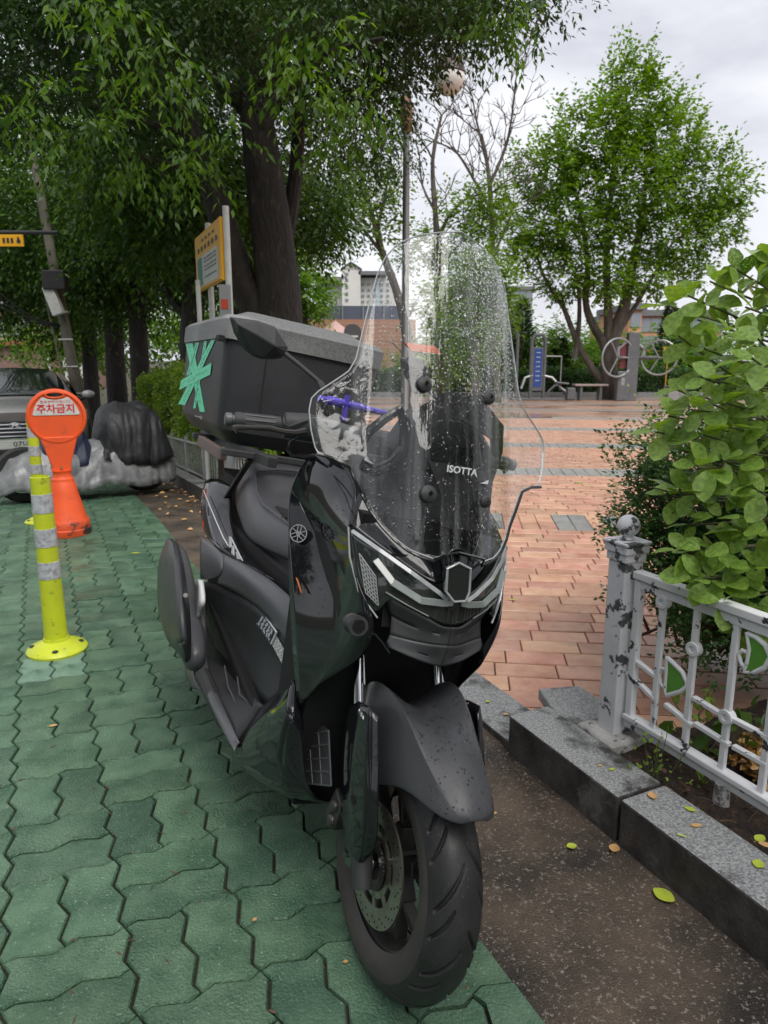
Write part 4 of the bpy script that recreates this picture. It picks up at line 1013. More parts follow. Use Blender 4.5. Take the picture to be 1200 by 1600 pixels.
s_, t_ = to_st(G(65, 812)); delineator(STG(s_, t_), 'yellow-green flexible post with grey bands half hidden behind the orange no-parking stand', .80)
# orange no-parking stand
s_, t_ = to_st(G(106, 833)); NP = STG(s_, t_)
np_ = thing('no_parking_stand', 'orange round-headed plastic no-parking stand with white Korean sign panel', 'no-parking sign', NP, radians(24))
# local: x across, -y towards the camera
Rb = .155; H0 = .46
obj('base', MB().lathe([(Rb, 0), (Rb + .004, .012), (Rb + .004, .045), (Rb - .004, .052), (Rb - .002, .09), (Rb - .01, .105)], 36), M_orange_dirty, np_, smooth_=True)
obj('body', MB().lathe([(Rb - .012, .103), (Rb - .022, .13), (.092, .30), (.078, .372), (.074, .378), (.074, .396), (.068, .400), (.060, .412), (.058, .44), (.064, .455)], 36), M_orange, np_, smooth_=True)
neck = [(-.062, .44), (.062, .44), (.064, .50), (.120, .69), (-.120, .69), (-.064, .50)]
obj('neck', MB().prism([Vector((a, .026, b)) for a, b in neck], (0, -.052, 0)), M_orange, np_, bevel=.006)
obj('screw', MB().tube([(0, -.027, .475), (0, -.034, .475)], .010, 14), pm('brass', (.45, .33, .12), rough=.35, metal=.8), np_, smooth_=True)
hc, hr = .825, .190
hd = MB(); n_ = 56; rows = []
for r_, yy_ in ((hr - .012, .026), (hr, .018), (hr, -.018), (hr - .008, -.027), (hr - .022, -.027), (hr - .026, -.019)):
    rows.append([Vector((r_ * cos(2 * pi * k / n_), yy_, hc + r_ * sin(2 * pi * k / n_))) for k in range(n_)])
hd.grid(rows, close=True)
head = obj('head', hd, M_orange, np_, smooth_=True, ang=50)
# the face with the grip hole cut through it
def hole(k, n): a = 2 * pi * k / n; return Vector((.052 * cos(a), 0, hc + .148 + .013 * sin(a)))
fm = MB(); nh = 40
outer_ = [Vector(((hr - .026) * cos(2 * pi * k / nh), 0, hc + (hr - .026) * sin(2 * pi * k / nh))) for k in range(nh)]
for yy_ in (-.019, .020):
    o0 = len(fm.v); shift = 0
    inn = [hole(k, nh) for k in range(nh)]
    fm.v += [tuple(q + Vector((0, yy_, 0))) for q in outer_] + [tuple(q + Vector((0, yy_, 0))) for q in inn]
    for k in range(nh):
        k2 = (k + 1) % nh; fm.f.append((o0 + k, o0 + k2, o0 + nh + k2, o0 + nh + k))
for k in range(nh):
    k2 = (k + 1) % nh; fm.f.append((nh + k, nh + k2, 2 * nh + nh + k2, 2 * nh + nh + k))
obj('face', fm, M_orange, np_, smooth_=True, ang=50)
rg = [hole(k, 40) * 1.0 for k in range(41)]
obj('grip_rim', MB().tube([Vector((q.x * 1.12, -.024, hc + .148 + (q.z - hc - .148) * 1.5)) for q in rg], .006, 8, cap=False), M_orange, np_, smooth_=True)
pl_ = [(-.140, .012), (.140, .012), (.148, .020), (.132, .065), (.112, .100), (.085, .130), (.075, .132), (.045, .122), (.0, .116), (-.045, .122), (-.075, .134), (-.085, .130), (-.112, .100), (-.132, .065), (-.148, .020)]
pnl = obj('sign_panel', MB().prism([Vector((a, -.019, hc + b)) for a, b in pl_], (0, -.004, 0)), M_signwhite, np_, bevel=.001)
text('lettering', '주차금지', .066, M_red, pnl, frame((0, -.0236, hc + .052), (1, 0, 0), (0, 0, 1)), bold=.0016, sx=1.0)
text('small_lettering', '협조부탁드립니다', .021, M_red, pnl, frame((0, -.0236, hc + .102), (1, 0, 0), (0, 0, 1)), sx=1.25)
# yellow notice board on two white pipes
M_signyel = pm('yellow_board', (.85, .42, .015), (.80, .39, .012), 6, rough=.4)
M_pipe = pm('white_pipe', (.58, .59, .58), (.48, .48, .47), 9, rough=.4)
M_green = pm('green_panel', (.02, .20, .14), rough=.4)
M_black = pm('black_print', (.03, .03, .03), rough=.5)
YA, YB = AT(343, 345, 6.6), AT(304, 375, 7.8)
nb = thing('notice_board', 'yellow notice board with pale sheet on white pipes above the delivery box', 'sign', (YA.x, YA.y, gz(*to_st(YA))), 0)
o3 = Vector(nb.location); nx_ = (YB - YA); nx_.z = 0
ZT, ZB = AT(340, 338, 6.6).z, AT(345, 438, 6.6).z
a_, b_ = Vector((YA.x, YA.y, 0)) - Vector((o3.x, o3.y, 0)), Vector((YB.x, YB.y, 0)) - Vector((o3.x, o3.y, 0))
W3 = lambda k, z: a_.lerp(b_, k) + Vector((0, 0, z - o3.z))
nrm3 = Vector((nx_.y, -nx_.x, 0)).normalized()
if nrm3.dot(EYE - YA) < 0: nrm3 = -nrm3
zt2 = ZT; zb2 = ZB
brd = obj('board', MB().prism([W3(0, zb2), W3(0, zt2), W3(1, zt2), W3(1, zb2)], -nrm3 * .03), M_signyel, nb, bevel=.004)
hh = zt2 - zb2
obj('rim', MB().beam(W3(0, zb2 + .02) + nrm3 * .006, W3(1, zb2 + .02) + nrm3 * .006, .01, .015), M_signyel, brd)
sheet = obj('sheet', MB().prism([W3(k, zb2 + hh * v) + nrm3 * .002 for k, v in ((.10, .07), (.10, .60), (.92, .60), (.92, .07))], nrm3 * .003), M_signwhite, brd)
obj('green_strip', MB().prism([W3(k, zb2 + hh * v) + nrm3 * .0055 for k, v in ((.70, .09), (.70, .58), (.90, .58), (.90, .09))], nrm3 * .001), M_green, sheet)
xdir = -(b_ - a_).normalized()
mb = MB()
for v, j0, j1 in ((.86, .2, .75), (.74, .1, .85), (.70, .1, .85)):
    j = j0
    while j < j1: mb.beam(W3(j, zb2 + hh * v) + nrm3 * .004, W3(j + .07, zb2 + hh * v) + nrm3 * .004, .001, .022); j += .14
for v in (.52, .46, .38, .32, .2):
    j = .16
    while j < .62: mb.beam(W3(j, zb2 + hh * v) + nrm3 * .007, W3(j + .035, zb2 + hh * v) + nrm3 * .007, .001, .014); j += .06
o = obj('print', mb, M_black, brd); o['kind'] = 'stuff'
for k in (-.03, .62):
    b0 = W3(k, o3.z) - nrm3 * .05; obj('pole', MB().cyl(Vector((b0.x, b0.y, 0)), Vector((b0.x, b0.y, zt2 - o3.z + .08)), .028, 14), M_pipe, nb, smooth_=True)
p = AT(309, 440, 6.9); b0 = Vector((p.x, p.y, gz(*to_st(p)))); pl = thing('marker_pipe', 'thin white pipe standing left of the notice board behind the box', 'pole', b0)
obj('pipe', MB().cyl((0, 0, 0), (0, 0, p.z - b0.z), .022, 12), M_pipe, pl, smooth_=True)
obj('cap', MB().lathe([(.024, -.01), (.024, .01), (1e-5, .02)], 12, (0, 0, p.z - b0.z)), M_pipe, pl, smooth_=True)
p = AT(352, 470, 6.3); b0 = Vector((p.x, p.y, gz(*to_st(p)))); pl = thing('grey_box_post', 'short grey post with a red and black sticker between the notice board pipes', 'post', b0)
hgt = AT(352, 445, 6.3).z - b0.z
obj('post', MB().box((0, 0, hgt / 2), (.09, .06, hgt)), pm('grey_metal', (.22, .23, .24), rough=.5), pl, bevel=.004)
obj('sticker', MB().box((0, -.032, hgt - .16), (.06, .003, .08)), pm('sticker_red', (.45, .06, .03), rough=.4), pl)

# ------------------------------------------------------------------ parked car seen from the front
M_car = pm('grey_car_paint', (.62, .62, .61), rough=.25, metal=.15, coat=1.0)
M_carglass = pm('car_glass', (.010, .014, .014), rough=.04, coat=1.0)
M_plate = pm('number_plate', (.62, .62, .58), rough=.5)
CW = G(130, 690); s_c, t_c = 10.9, None
cz = gz(10.9, -.6)
# its front right corner, from the photograph, gives the place: right mirror at x=140, roof edge at x=100
car = thing('parked_car', 'grey sedan parked nose towards the camera at the left edge of the photo', 'car', (0, 0, 0), 0)
# local frame: x towards the camera (nose), y to the car's left (image right), z up
nose_s, tc = 10.3, -.34
cf = (-US + Vector((0, 0, .052))).normalized(); cl = Vector((0, 0, 1)).cross(cf).normalized()
mc = Matrix((cf, cl, cf.cross(cl))).transposed().to_4x4(); mc.translation = STG(nose_s, tc); car.matrix_world = mc
def carsec(x, hw, zs):  # half section points y,z from sill to top centre
    return [Vector((x, y * hw, z)) for y, z in zs]
secs = [
 (-.02, [(.0, .30), (.60, .30), (.74, .38), (.78, .55), (.70, .70), (.45, .77), (.0, .80)]),
 (-.25, [(.0, .22), (.86, .22), (.90, .40), (.90, .62), (.84, .76), (.50, .85), (.0, .88)]),
 (-.90, [(.0, .20), (.90, .20), (.92, .42), (.915, .68), (.86, .84), (.50, .93), (.0, .95)]),
 (-1.25, [(.0, .20), (.90, .20), (.92, .45), (.915, .74), (.86, .90), (.55, .98), (.0, 1.00)]),
 (-1.60, [(.0, .20), (.90, .20), (.92, .45), (.915, .80), (.84, .95), (.66, 1.16), (.0, 1.20)]),
 (-2.00, [(.0, .20), (.90, .20), (.92, .45), (.915, .84), (.84, .98), (.62, 1.40), (.0, 1.44)]),
 (-2.60, [(.0, .20), (.90, .20), (.92, .45), (.915, .86), (.84, .99), (.60, 1.44), (.0, 1.48)]),
 (-3.40, [(.0, .20), (.90, .20), (.92, .45), (.915, .88), (.84, 1.00), (.58, 1.38), (.0, 1.42)]),
 (-4.20, [(.0, .22), (.88, .22), (.90, .45), (.90, .90), (.80, 1.02), (.50, 1.08), (.0, 1.10)]),
 (-4.65, [(.0, .30), (.80, .30), (.84, .50), (.84, .85), (.74, .96), (.40, 1.00), (.0, 1.01)])]
rows = []
for x, zs in secs:
    half = [Vector((x, y, z)) for y, z in zs]; rows.append([mir(p) for p in half[::-1]][:-1] + half)
body = obj('body', MB().grid(rows), M_car, car, sub=2)
def cs_(x): return None
wsd = [[Vector((-1.19, y, 1.00 + .012)) for y in (-.72, -.36, 0, .36, .72)], [Vector((-1.58, y, 1.225 - abs(y) * .05)) for y in (-.66, -.33, 0, .33, .66)], [Vector((-1.97, y, 1.445 - abs(y) * .055)) for y in (-.57, -.28, 0, .28, .57)]]
for r in wsd:
    for p in r: p.x += .02 + .0; p.z += .012
obj('windscreen', MB().grid(wsd), M_carglass, car, sub=2, solid=.01)
for s in (-1, 1):
    w = [Vector((-1.45, s * .83, 1.0)), Vector((-2.1, s * .66, 1.37)), Vector((-3.2, s * .64, 1.36)), Vector((-3.9, s * .80, 1.04))]
    obj('side_window', MB().prism(w, (0, s * .012, 0)), M_carglass, car)
    mb = MB().sphere((0, 0, 0), .085, 14, .75); m_ = obj('door_mirror', mb, M_car, car, smooth_=True, loc=(-1.55, s * .99, 1.02)); m_.scale = (.8, 1.15, 1.0)
    obj('mirror_arm', MB().cyl((0, 0, -.04), (.0, -s * .14, -.08), .025, 8), M_dark0, m_)
    hl = [Vector((-.10, s * .50, .66)), Vector((-.18, s * .78, .74)), Vector((-.55, s * .90, .80)), Vector((-.40, s * .905, .66)), Vector((-.12, s * .74, .58)), Vector((-.05, s * .54, .58))]
    hp_ = obj('headlight', MB().prism(hl, (.05, s * .005, .012)), pm('far_lens', (.55, .57, .58), rough=.12, metal=.4), car, bevel=.012)
    for x in (-.85, -3.75):
        wh = obj('wheel', MB().lathe([(.20, -.10), (.30, -.10), (.32, -.06), (.32, .06), (.30, .10), (.20, .10)], 32, (0, 0, 0), 'y', close=True), M_dark0, car, smooth_=True, loc=(x, s * .84, .32))
        obj('rim', MB().lathe([(.03, .06), (.20, .04), (.205, .02)], 24, (0, 0, 0), 'y'), M_plate, wh, smooth_=True)
gr_ = MB(); obj('grille', MB().prism([Vector((.0, y, z)) for y, z in ((-.50, .68), (.50, .68), (.42, .46), (-.42, .46))], (.03, 0, 0)), M_dark0, car, bevel=.01)
for k in range(4):
    z = .64 - .05 * k; obj('grille_bar', MB().beam((.035, -.47 + .02 * k, z), (.035, .47 - .02 * k, z), .012, .014), pm('bright_trim', (.65, .66, .67), rough=.15, metal=1.0), car)
mt_ = MATS['bright_trim']
rg = [Vector((.045, .062 * cos(a), .625 + .033 * sin(a))) for a in np.linspace(0, 2 * pi, 25)]
em = obj('emblem', MB().tube(rg, .006, 6, cap=False), mt_, car, smooth_=True)
mb = MB(); mb.beam((.047, -.034, .60), (.047, -.018, .65), .008, .010); mb.beam((.047, .018, .60), (.047, .034, .65), .008, .010); mb.beam((.047, -.028, .620), (.047, .028, .630), .008, .009); obj('emblem_letter', mb, mt_, em)
obj('bumper', MB().prism([Vector((.0, y, z)) for y, z in ((-.72, .44), (.72, .44), (.78, .28), (.70, .20), (-.70, .20), (-.78, .28))], (.06, 0, 0)), M_car, car, bevel=.03)
obj('lower_intake', MB().box((.065, 0, .27), (.01, 1.1, .10)), M_dark0, car); obj('lower_trim', MB().box((.07, 0, .225), (.012, 1.2, .012)), mt_, car)
npz = obj('number_plate', MB().box((.070, 0, .385), (.012, .52, .11)), M_plate, car, bevel=.004)
text('plate_lettering', '07너', .085, M_black, npz, frame((.077, .06, .385), (0, 1, 0), (0, 0, 1)), bold=.001, sx=1.25)

# ------------------------------------------------------------------ covered motorcycle
M_tarp = pm('silver_tarp', (.30, .31, .32), (.15, .155, .16), 5, rough=.34, rough2=.5, metal=.1, bump=.4, bscale=22, bdist=.015)
M_cover = pm('black_cover', (.022, .023, .026), (.034, .035, .039), 6, rough=.5, bump=.5, bscale=7, bdist=.03)
M_navy = pm('navy_cover', (.020, .026, .06), (.03, .036, .08), 6, rough=.55, bump=.4, bscale=9, bdist=.02)
s_, t_ = to_st(G(205, 765)); mt = thing('covered_motorcycle', 'motorcycle under a silver tarpaulin with a black cover over its luggage box', 'motorcycle', STG(6.95, .25), 0)
# local x to image right (across the street), y away
mx = Vector((cos(radians(34)), sin(radians(34)), 0)); my = Vector((-mx.y, mx.x, 0)); mm_ = Matrix((mx, my, Vector((0, 0, 1)))).transposed().to_4x4(); mm_.translation = STG(7.35, .42); mt.matrix_world = mm_
def cloth(xs, prof, seed, nn=44, amp=.03, hem=.05):
    """a draped sheet: for each x a height and half depth; the hem is ragged"""
    from mathutils import noise
    rows = []; X = np.linspace(xs[0], xs[-1], 120); nn = 80
    for i, x in enumerate(X):
        h = float(np.interp(x, xs, [p[0] for p in prof])); d = float(np.interp(x, xs, [p[1] for p in prof])); lo = float(np.interp(x, xs, [p[2] for p in prof]))
        r = []
        for a in np.linspace(0, pi, nn):
            k = sin(a) ** .62; y = -d * cos(a) * (1 + .22 * (1 - k)); z = lo + (h - lo) * k
            v = Vector((x * 3.2, y * 2.0, z * 1.3 + seed)); n1 = abs(noise.noise(v)); n2 = abs(noise.noise(v * 2.7 + Vector((9, 0, 0)))); n3 = abs(noise.noise(v * 6.1))
            c = amp * (3.0 * n1 + 1.0 * n2 + .22 * n3) - amp
            drape = amp * (1 - k) * (abs(sin(9 * x + 5 * n1 + seed)) - .4)
            out = Vector((0, -cos(a), sin(a))).normalized()
            hm = hem * (noise.noise(Vector((x * 4, seed, y))) * 1.6) * (1 - k) + (.012 * sin(17 * x + seed) * (1 - k) ** 4)
            r.append(Vector((x + .03 * noise.noise(v + Vector((3, 3, 3))), y, z + hm)) + out * (c + drape * 1.3))
        rows.append(r)
    return MB().grid(rows)
mt.scale = (.88, .88, .88)
obj('tarpaulin', cloth([-1.02, -.85, -.5, -.2, .1, .45, .72, .85], [(.25, .10, .10), (.50, .22, .10), (.62, .28, .12), (.60, .30, .14), (.66, .30, .17), (.66, .28, .16), (.55, .22, .10), (.30, .06, .12)], 3, amp=.034), M_tarp, mt, smooth_=True, solid=.004)
obj('seat_cover', cloth([.0, .08, .25, .50, .66, .80], [(.55, .24, .42), (.95, .26, .40), (1.03, .28, .38), (1.02, .27, .36), (.92, .25, .36), (.52, .20, .40)], 8, amp=.025, hem=.03), M_cover, mt, smooth_=True, solid=.004)
obj('bar_cover', cloth([-.60, -.50, -.32, -.14, -.02], [(.50, .18, .35), (.88, .22, .36), (.95, .24, .36), (.88, .22, .38), (.5, .14, .4)], 11, amp=.03, hem=.04), M_navy, mt, smooth_=True, solid=.004)
for x in (-.72, .52):
    w = obj('wheel', MB().lathe([(.20, -.045), (.27, -.05), (.295, 0), (.27, .05), (.20, .045)], 32, (0, 0, 0), 'y', close=True), M_dark0, mt, smooth_=True, loc=(x, 0, .295))
obj('frame', MB().box((-.08, 0, .30), (.9, .2, .22)), M_dark0, mt, bevel=.03)

# ------------------------------------------------------------------ utility pole and the yellow sign on its arm
M_conc = pm('old_concrete', (.10, .095, .07), (.16, .15, .115), 5, rough=.8, bump=.4, bscale=30)
pbp = STG(12.6, 1.0)
pt = AT(75, 360, 13.0); up_b = AT(118, 600, 13.0)
ppole = thing('utility_pole', 'leaning concrete utility pole with cables and a metal band, behind the parked car', 'utility pole', (0, 0, 0))
A0 = AT(126, 640, 12.2); A1 = AT(76, 372, 12.2); dA = (A1 - A0)
A00 = A0 - dA.normalized() * (A0.z + .6) ; A2 = A1 + dA * .6
ppole.location = A00
obj('pole', MB().tube([Vector((0, 0, 0)), A0 - A00, A1 - A00, A2 - A00], .085, 20, rs=[.10, .095, .072, .06]), M_conc, ppole, smooth_=True)
for off in (-.14, .13, .17): obj('cable_pipe', MB().tube([Vector((off, -.06, .0)), A0 - A00 + Vector((off, -.08, 0)), A1 - A00 + Vector((off * .8, -.08, -.9))], .014, 8), M_conc, ppole, smooth_=True)
q = AT(100, 440, 12.2) - A00; obj('clamp_box', MB().box(q + Vector((-.05, -.2, 0)), (.36, .2, .30)), M_dark0, ppole, bevel=.02); obj('meter_box', MB().box(AT(84, 470, 12.0) - A00, (.18, .12, .46), Euler((0, -.3, 0))), M_signwhite, ppole, bevel=.01)
for k in range(5): obj('step_band', MB().tube([A0.lerp(A1, .1 + .16 * k) - A00 - Vector((.13, .06, 0)), A0.lerp(A1, .1 + .16 * k) - A00 + Vector((.13, -.1, 0))], .014, 6), M_signwhite, ppole)
for k in range(3):
    c0 = A0.lerp(A1, .5) - A00; q = AT(-60, 395 + 14 * k, 11.0) - A00; obj('wire', MB().tube([c0.lerp(q, j / 8) - Vector((0, 0, .25 * sin(pi * j / 8))) for j in range(9)], .012, 6), M_dark0, ppole)
sg = thing('road_sign', 'narrow yellow road sign with black symbols at the left edge under the trees', 'sign', AT(10, 376, 11.0))
obj('board', MB().box((-.3, 0, 0), (1.2 * .92, .03, .165)), M_signyel, sg, bevel=.004, loc=(0, 0, 0))
mb = MB(); mb.tube([(.185, -.018, -.01), (.185, -.021, -.01)], .030, 14); mb.box((.185, -.019, .02), (.03, .003, .05)); obj('symbol', mb, M_black, sg)
for k, x in enumerate((.03, .09, -.03, -.12)): obj('symbol', MB().box((x, -.018, .0), (.035, .004, .07)), M_black, sg)
obj('arm', MB().cyl((-2.2, .05, .12), (.75, .05, .12), .03, 10), M_dark0, sg); obj('arm_post', MB().cyl((-2.2, .05, .12), (-2.2, .05, -2.6), .06, 10), M_dark0, sg)
# ================================================================== the scooter
SX0, SY0, SYAW, SLEAN = -0.009, 1.204, radians(24.05), radians(11.06)
_h = Vector((sin(SYAW), -cos(SYAW), 0)); _l0 = Vector((cos(SYAW), sin(SYAW), 0)); _u0 = Vector((0, 0, 1))
_L = _l0 * cos(SLEAN) - _u0 * sin(SLEAN); _U = _u0 * cos(SLEAN) + _l0 * sin(SLEAN)
scooter = thing('scooter', 'black maxi scooter with tall clear windscreen parked in the foreground, leaning on its stand', 'scooter')
MW = Matrix((_h, _L, _U)).transposed().to_4x4(); MW.translation = Vector((SX0, SY0, 0.002)); scooter.matrix_world = MW
MI = MW.inverted(); EL = MI @ EYE; M3 = MI.to_3x3()
def L_(px, py, y=None, x=None, z=None, f=None):
    """local point of the scooter seen at a pixel, on a plane or on the surface x = f(y, z)"""
    r = M3 @ ray(px, py)
    if f is None:
        a, v = (1, y) if y is not None else ((0, x) if x is not None else (2, z))
        return EL + r * ((v - EL[a]) / r[a])
    k = 1.3
    for _ in range(40):
        p = EL + r * k; e = p.x - f(p.y, p.z)
        p2 = EL + r * (k + 1e-3); e2 = p2.x - f(p2.y, p2.z); k -= .8 * e * 1e-3 / (e2 - e)
    return EL + r * k
def mir(p): return Vector((p[0], -p[1], p[2]))

M_gloss = pm('gloss_black_paint', (.010, .011, .013), rough=.25, coat=1.0, spec=.0, bump=.05, bscale=260, bdist=.0008)
M_satin = pm('satin_dark_grey', (.085, .088, .097), (.105, .108, .118), 4, rough=.36, rough2=.46, bump=.12, bscale=220, bdist=.0006)
M_matte = pm('matte_black_plastic', (.026, .027, .029), (.040, .041, .045), 9, rough=.5, rough2=.65, bump=.35, bscale=520, bdist=.0008)
M_fender = pm('matte_fender', (.036, .038, .042), (.048, .050, .055), 5, rough=.34, rough2=.5, bump=.15, bscale=300, bdist=.0008, c3=(.02, .02, .022), s3=160, lo3=.64, hi3=.68)
M_dark = pm('dark_recess', (.006, .006, .007), rough=.8)
M_rubber = pm('tyre_rubber', (.010, .010, .011), (.020, .020, .021), 14, rough=.42, rough2=.65, bump=.3, bscale=300, bdist=.001, c3=(.22, .22, .22), s3=300, lo3=.64, hi3=.70)  # pale specks painted into the rubber colour as wet sparkle
M_sidewall = pm('tyre_sidewall', (.030, .028, .028), (.055, .045, .040), 9, rough=.6)
M_seat = pm('seat_vinyl', (.055, .056, .062), (.072, .073, .080), 6, rough=.34, rough2=.5, bump=.25, bscale=600, bdist=.0006)
M_alu = pm('rim_alloy', (.045, .043, .042), (.070, .066, .062), 7, rough=.4, metal=.5)
M_chrome = pm('chrome', (.75, .76, .78), rough=.12, metal=1.0)
M_steel = pm('brake_steel', (.38, .36, .33), (.26, .24, .21), 30, rough=.32, metal=.9)
M_lens = pm('lens_glass', (.9, .93, .95), rough=.02, trans=1.0, ior=1.3)
M_smoke = pm('smoked_lens', (.025, .030, .028), rough=.04, coat=1.0)
M_drl = pm('light_guide', (.42, .44, .45), (.26, .28, .29), 30, rough=.2, coat=.8)
M_guide = pm('light_bar', (.22, .25, .24), (.14, .17, .16), 18, rough=.3, coat=.8)
M_grid = pm('lamp_mesh', (.45, .46, .47), rough=.3, metal=.4)
M_box = pm('box_black', (.026, .027, .031), (.036, .037, .042), 6, rough=.42, rough2=.58, bump=.9, bscale=240, bdist=.002, rscale=3, c3=(.06, .062, .068), s3=330, lo3=.66, hi3=.72)
M_boxlid = pm('box_lid_grey', (.19, .195, .19), (.10, .10, .105), 260, detail=3, lo=.42, hi=.6, rough=.55, bump=.6, bscale=260, bdist=.0015, c3=(.34, .34, .33), s3=2.0, lo3=.5, hi3=.8)
M_tape = pm('green_tape', (.06, .72, .38), (.08, .80, .45), 14, rough=.4, bump=.3, bscale=90, bdist=.001)
M_ink = pm('black_ink', (.01, .012, .012), rough=.5)
M_white = pm('white_print', (.75, .76, .77), rough=.35)
M_silver = pm('silver_print', (.55, .56, .58), rough=.25, metal=.6)
M_purple = pm('purple_anodised', (.13, .09, .62), rough=.25, metal=.35)
M_brown = pm('rack_steel', (.10, .07, .062), (.14, .10, .09), 20, rough=.45)
M_screen = bpy.data.materials.new('wet_acrylic'); M_screen.use_nodes = True
_n, _k = M_screen.node_tree.nodes, M_screen.node_tree.links; _n.remove(_n['Principled BSDF'])
_lw = _n.new('ShaderNodeLayerWeight'); _lw.inputs[0].default_value = .5      # Schlick reflectance, the same from both sides of the sheet
_pw = _n.new('ShaderNodeMath'); _pw.operation = 'POWER'; _pw.inputs[1].default_value = 4.6
_fr = _n.new('ShaderNodeMath'); _fr.operation = 'MULTIPLY_ADD'; _fr.inputs[1].default_value = .75; _fr.inputs[2].default_value = .024
_k_ = M_screen.node_tree.links; _k_.new(_lw.outputs['Facing'], _pw.inputs[0]); _k_.new(_pw.outputs[0], _fr.inputs[0])
_tr = _n.new('ShaderNodeBsdfTransparent'); _tr.inputs[0].default_value = (.965, .975, .975, 1)
_gl = _n.new('ShaderNodeBsdfGlossy'); _gl.inputs['Roughness'].default_value = .015
_df = _n.new('ShaderNodeBsdfDiffuse'); _df.inputs[0].default_value = (.75, .78, .80, 1)
_tc = _n.new('ShaderNodeTexCoord'); _mp = _n.new('ShaderNodeMapping'); _mp.inputs['Scale'].default_value = (1, 26, 1.6)
_no = _n.new('ShaderNodeTexNoise'); _no.inputs['Scale'].default_value = 1.6; _no.inputs['Detail'].default_value = 6
_cr = _n.new('ShaderNodeMapRange'); _cr.inputs[1].default_value = .46; _cr.inputs[2].default_value = .80; _cr.inputs[3].default_value = .004; _cr.inputs[4].default_value = .11
_n2 = _n.new('ShaderNodeTexNoise'); _n2.inputs['Scale'].default_value = 9; _bp = _n.new('ShaderNodeBump'); _bp.inputs['Strength'].default_value = .12; _bp.inputs['Distance'].default_value = .01
_k.new(_tc.outputs['Object'], _mp.inputs[0]); _k.new(_mp.outputs[0], _no.inputs[0]); _k.new(_no.outputs[0], _cr.inputs[0])
_k.new(_tc.outputs['Object'], _n2.inputs[0]); _k.new(_n2.outputs[0], _bp.inputs['Height']); _k.new(_bp.outputs[0], _gl.inputs['Normal'])
_m1 = _n.new('ShaderNodeMixShader'); _m2 = _n.new('ShaderNodeMixShader')
_k.new(_cr.outputs[0], _m1.inputs[0]); _k.new(_tr.outputs[0], _m1.inputs[1]); _k.new(_df.outputs[0], _m1.inputs[2])
_k.new(_fr.outputs[0], _m2.inputs[0]); _k.new(_m1.outputs[0], _m2.inputs[1]); _k.new(_gl.outputs[0], _m2.inputs[2]); _k.new(_m2.outputs[0], _n['Material Output'].inputs[0])
M_drop = pm('water_drop', (1, 1, 1), rough=.0, trans=1.0, ior=1.33)
M_label = pm('blue_label', (.012, .016, .05), rough=.3)

def both(name, mb, mat, **k):
    """a part and its mirror image on the other side"""
    a = obj(name, mb, mat, scooter, **k)
    m2 = MB(); m2.v = [(v[0], -v[1], v[2]) for v in mb.v]; m2.f = [tuple(f[::-1]) for f in mb.f]
    b = obj(name, m2, mat, scooter, **k); return a, b
def patch(rows): return MB().grid(rows)

# ---- surfaces the front panels lie on
def f_front(y, z): return .015 - 3.3 * y * y - .4 * max(0.0, z - .80)
def f_wind(y, z):
    a = abs(y); q = 2.6 * min(a, .16) ** 2 + max(0, a - .16) * .25
    return -.04 - (z - .958) * .36 - q

# ---- outer cowl, one rider-side wing
E_ = lambda px, py, y: L_(px, py, y=y)
cw = [
 [E_(481, 711, -.200), E_(484, 709.5, -.195), E_(492, 708, -.185), E_(507, 708, -.178), E_(524, 712, -.165)],
 [E_(465, 740, -.208), E_(469, 743, -.205), E_(482, 752, -.190), E_(512, 742, -.178), E_(545, 732, -.160)],
 [E_(452, 768, -.212), E_(462, 778, -.200), E_(478, 775, -.188), E_(520, 775, -.172), E_(562, 768, -.150)],
 [E_(450, 820, -.214), E_(486, 812, -.172), E_(500, 806, -.172), E_(527, 805, -.172), E_(548, 812, -.172)],
 [E_(452, 900, -.210), E_(509, 869, -.158), E_(524, 864, -.165), E_(536, 858, -.172), E_(544, 856, -.178)],
 [E_(457, 1000, -.198), E_(531, 946, -.158), E_(552, 930, -.162), E_(558, 925, -.163), E_(563, 925, -.160)],
 [E_(462, 1060, -.188), E_(536, 1004, -.155), E_(565, 985, -.150), E_(580, 975, -.145), E_(589, 966, -.135)],
 [E_(467, 1106, -.176), E_(500, 1068, -.168), E_(540, 1043, -.150), E_(562, 1030, -.140), E_(576, 1012, -.125)]]
def crease_cols(o, rows, cols, val=.9, rows_c=()):
    """sharp lines along chosen columns of a grid part"""
    me = o.data; n = len(rows[0]); key = {}
    pos = [tuple(round(c, 5) for c in p) for r in rows for p in r]
    idx = {}
    for v in me.vertices: idx[tuple(round(c, 5) for c in v.co)] = v.index
    at = me.attributes.new('crease_edge', 'FLOAT', 'EDGE') if 'crease_edge' not in me.attributes else me.attributes['crease_edge']
    want = set()
    for c in cols:
        for r in range(len(rows) - 1):
            a, b = idx.get(pos[r * n + c]), idx.get(pos[(r + 1) * n + c])
            if a is not None and b is not None: want.add((min(a, b), max(a, b)))
    for r in rows_c:
        for c in range(n - 1):
            a, b = idx.get(pos[r * n + c]), idx.get(pos[r * n + c + 1])
            if a is not None and b is not None: want.add((min(a, b), max(a, b)))
    for e in me.edges:
        if tuple(sorted(e.vertices)) in want: at.data[e.index].value = val
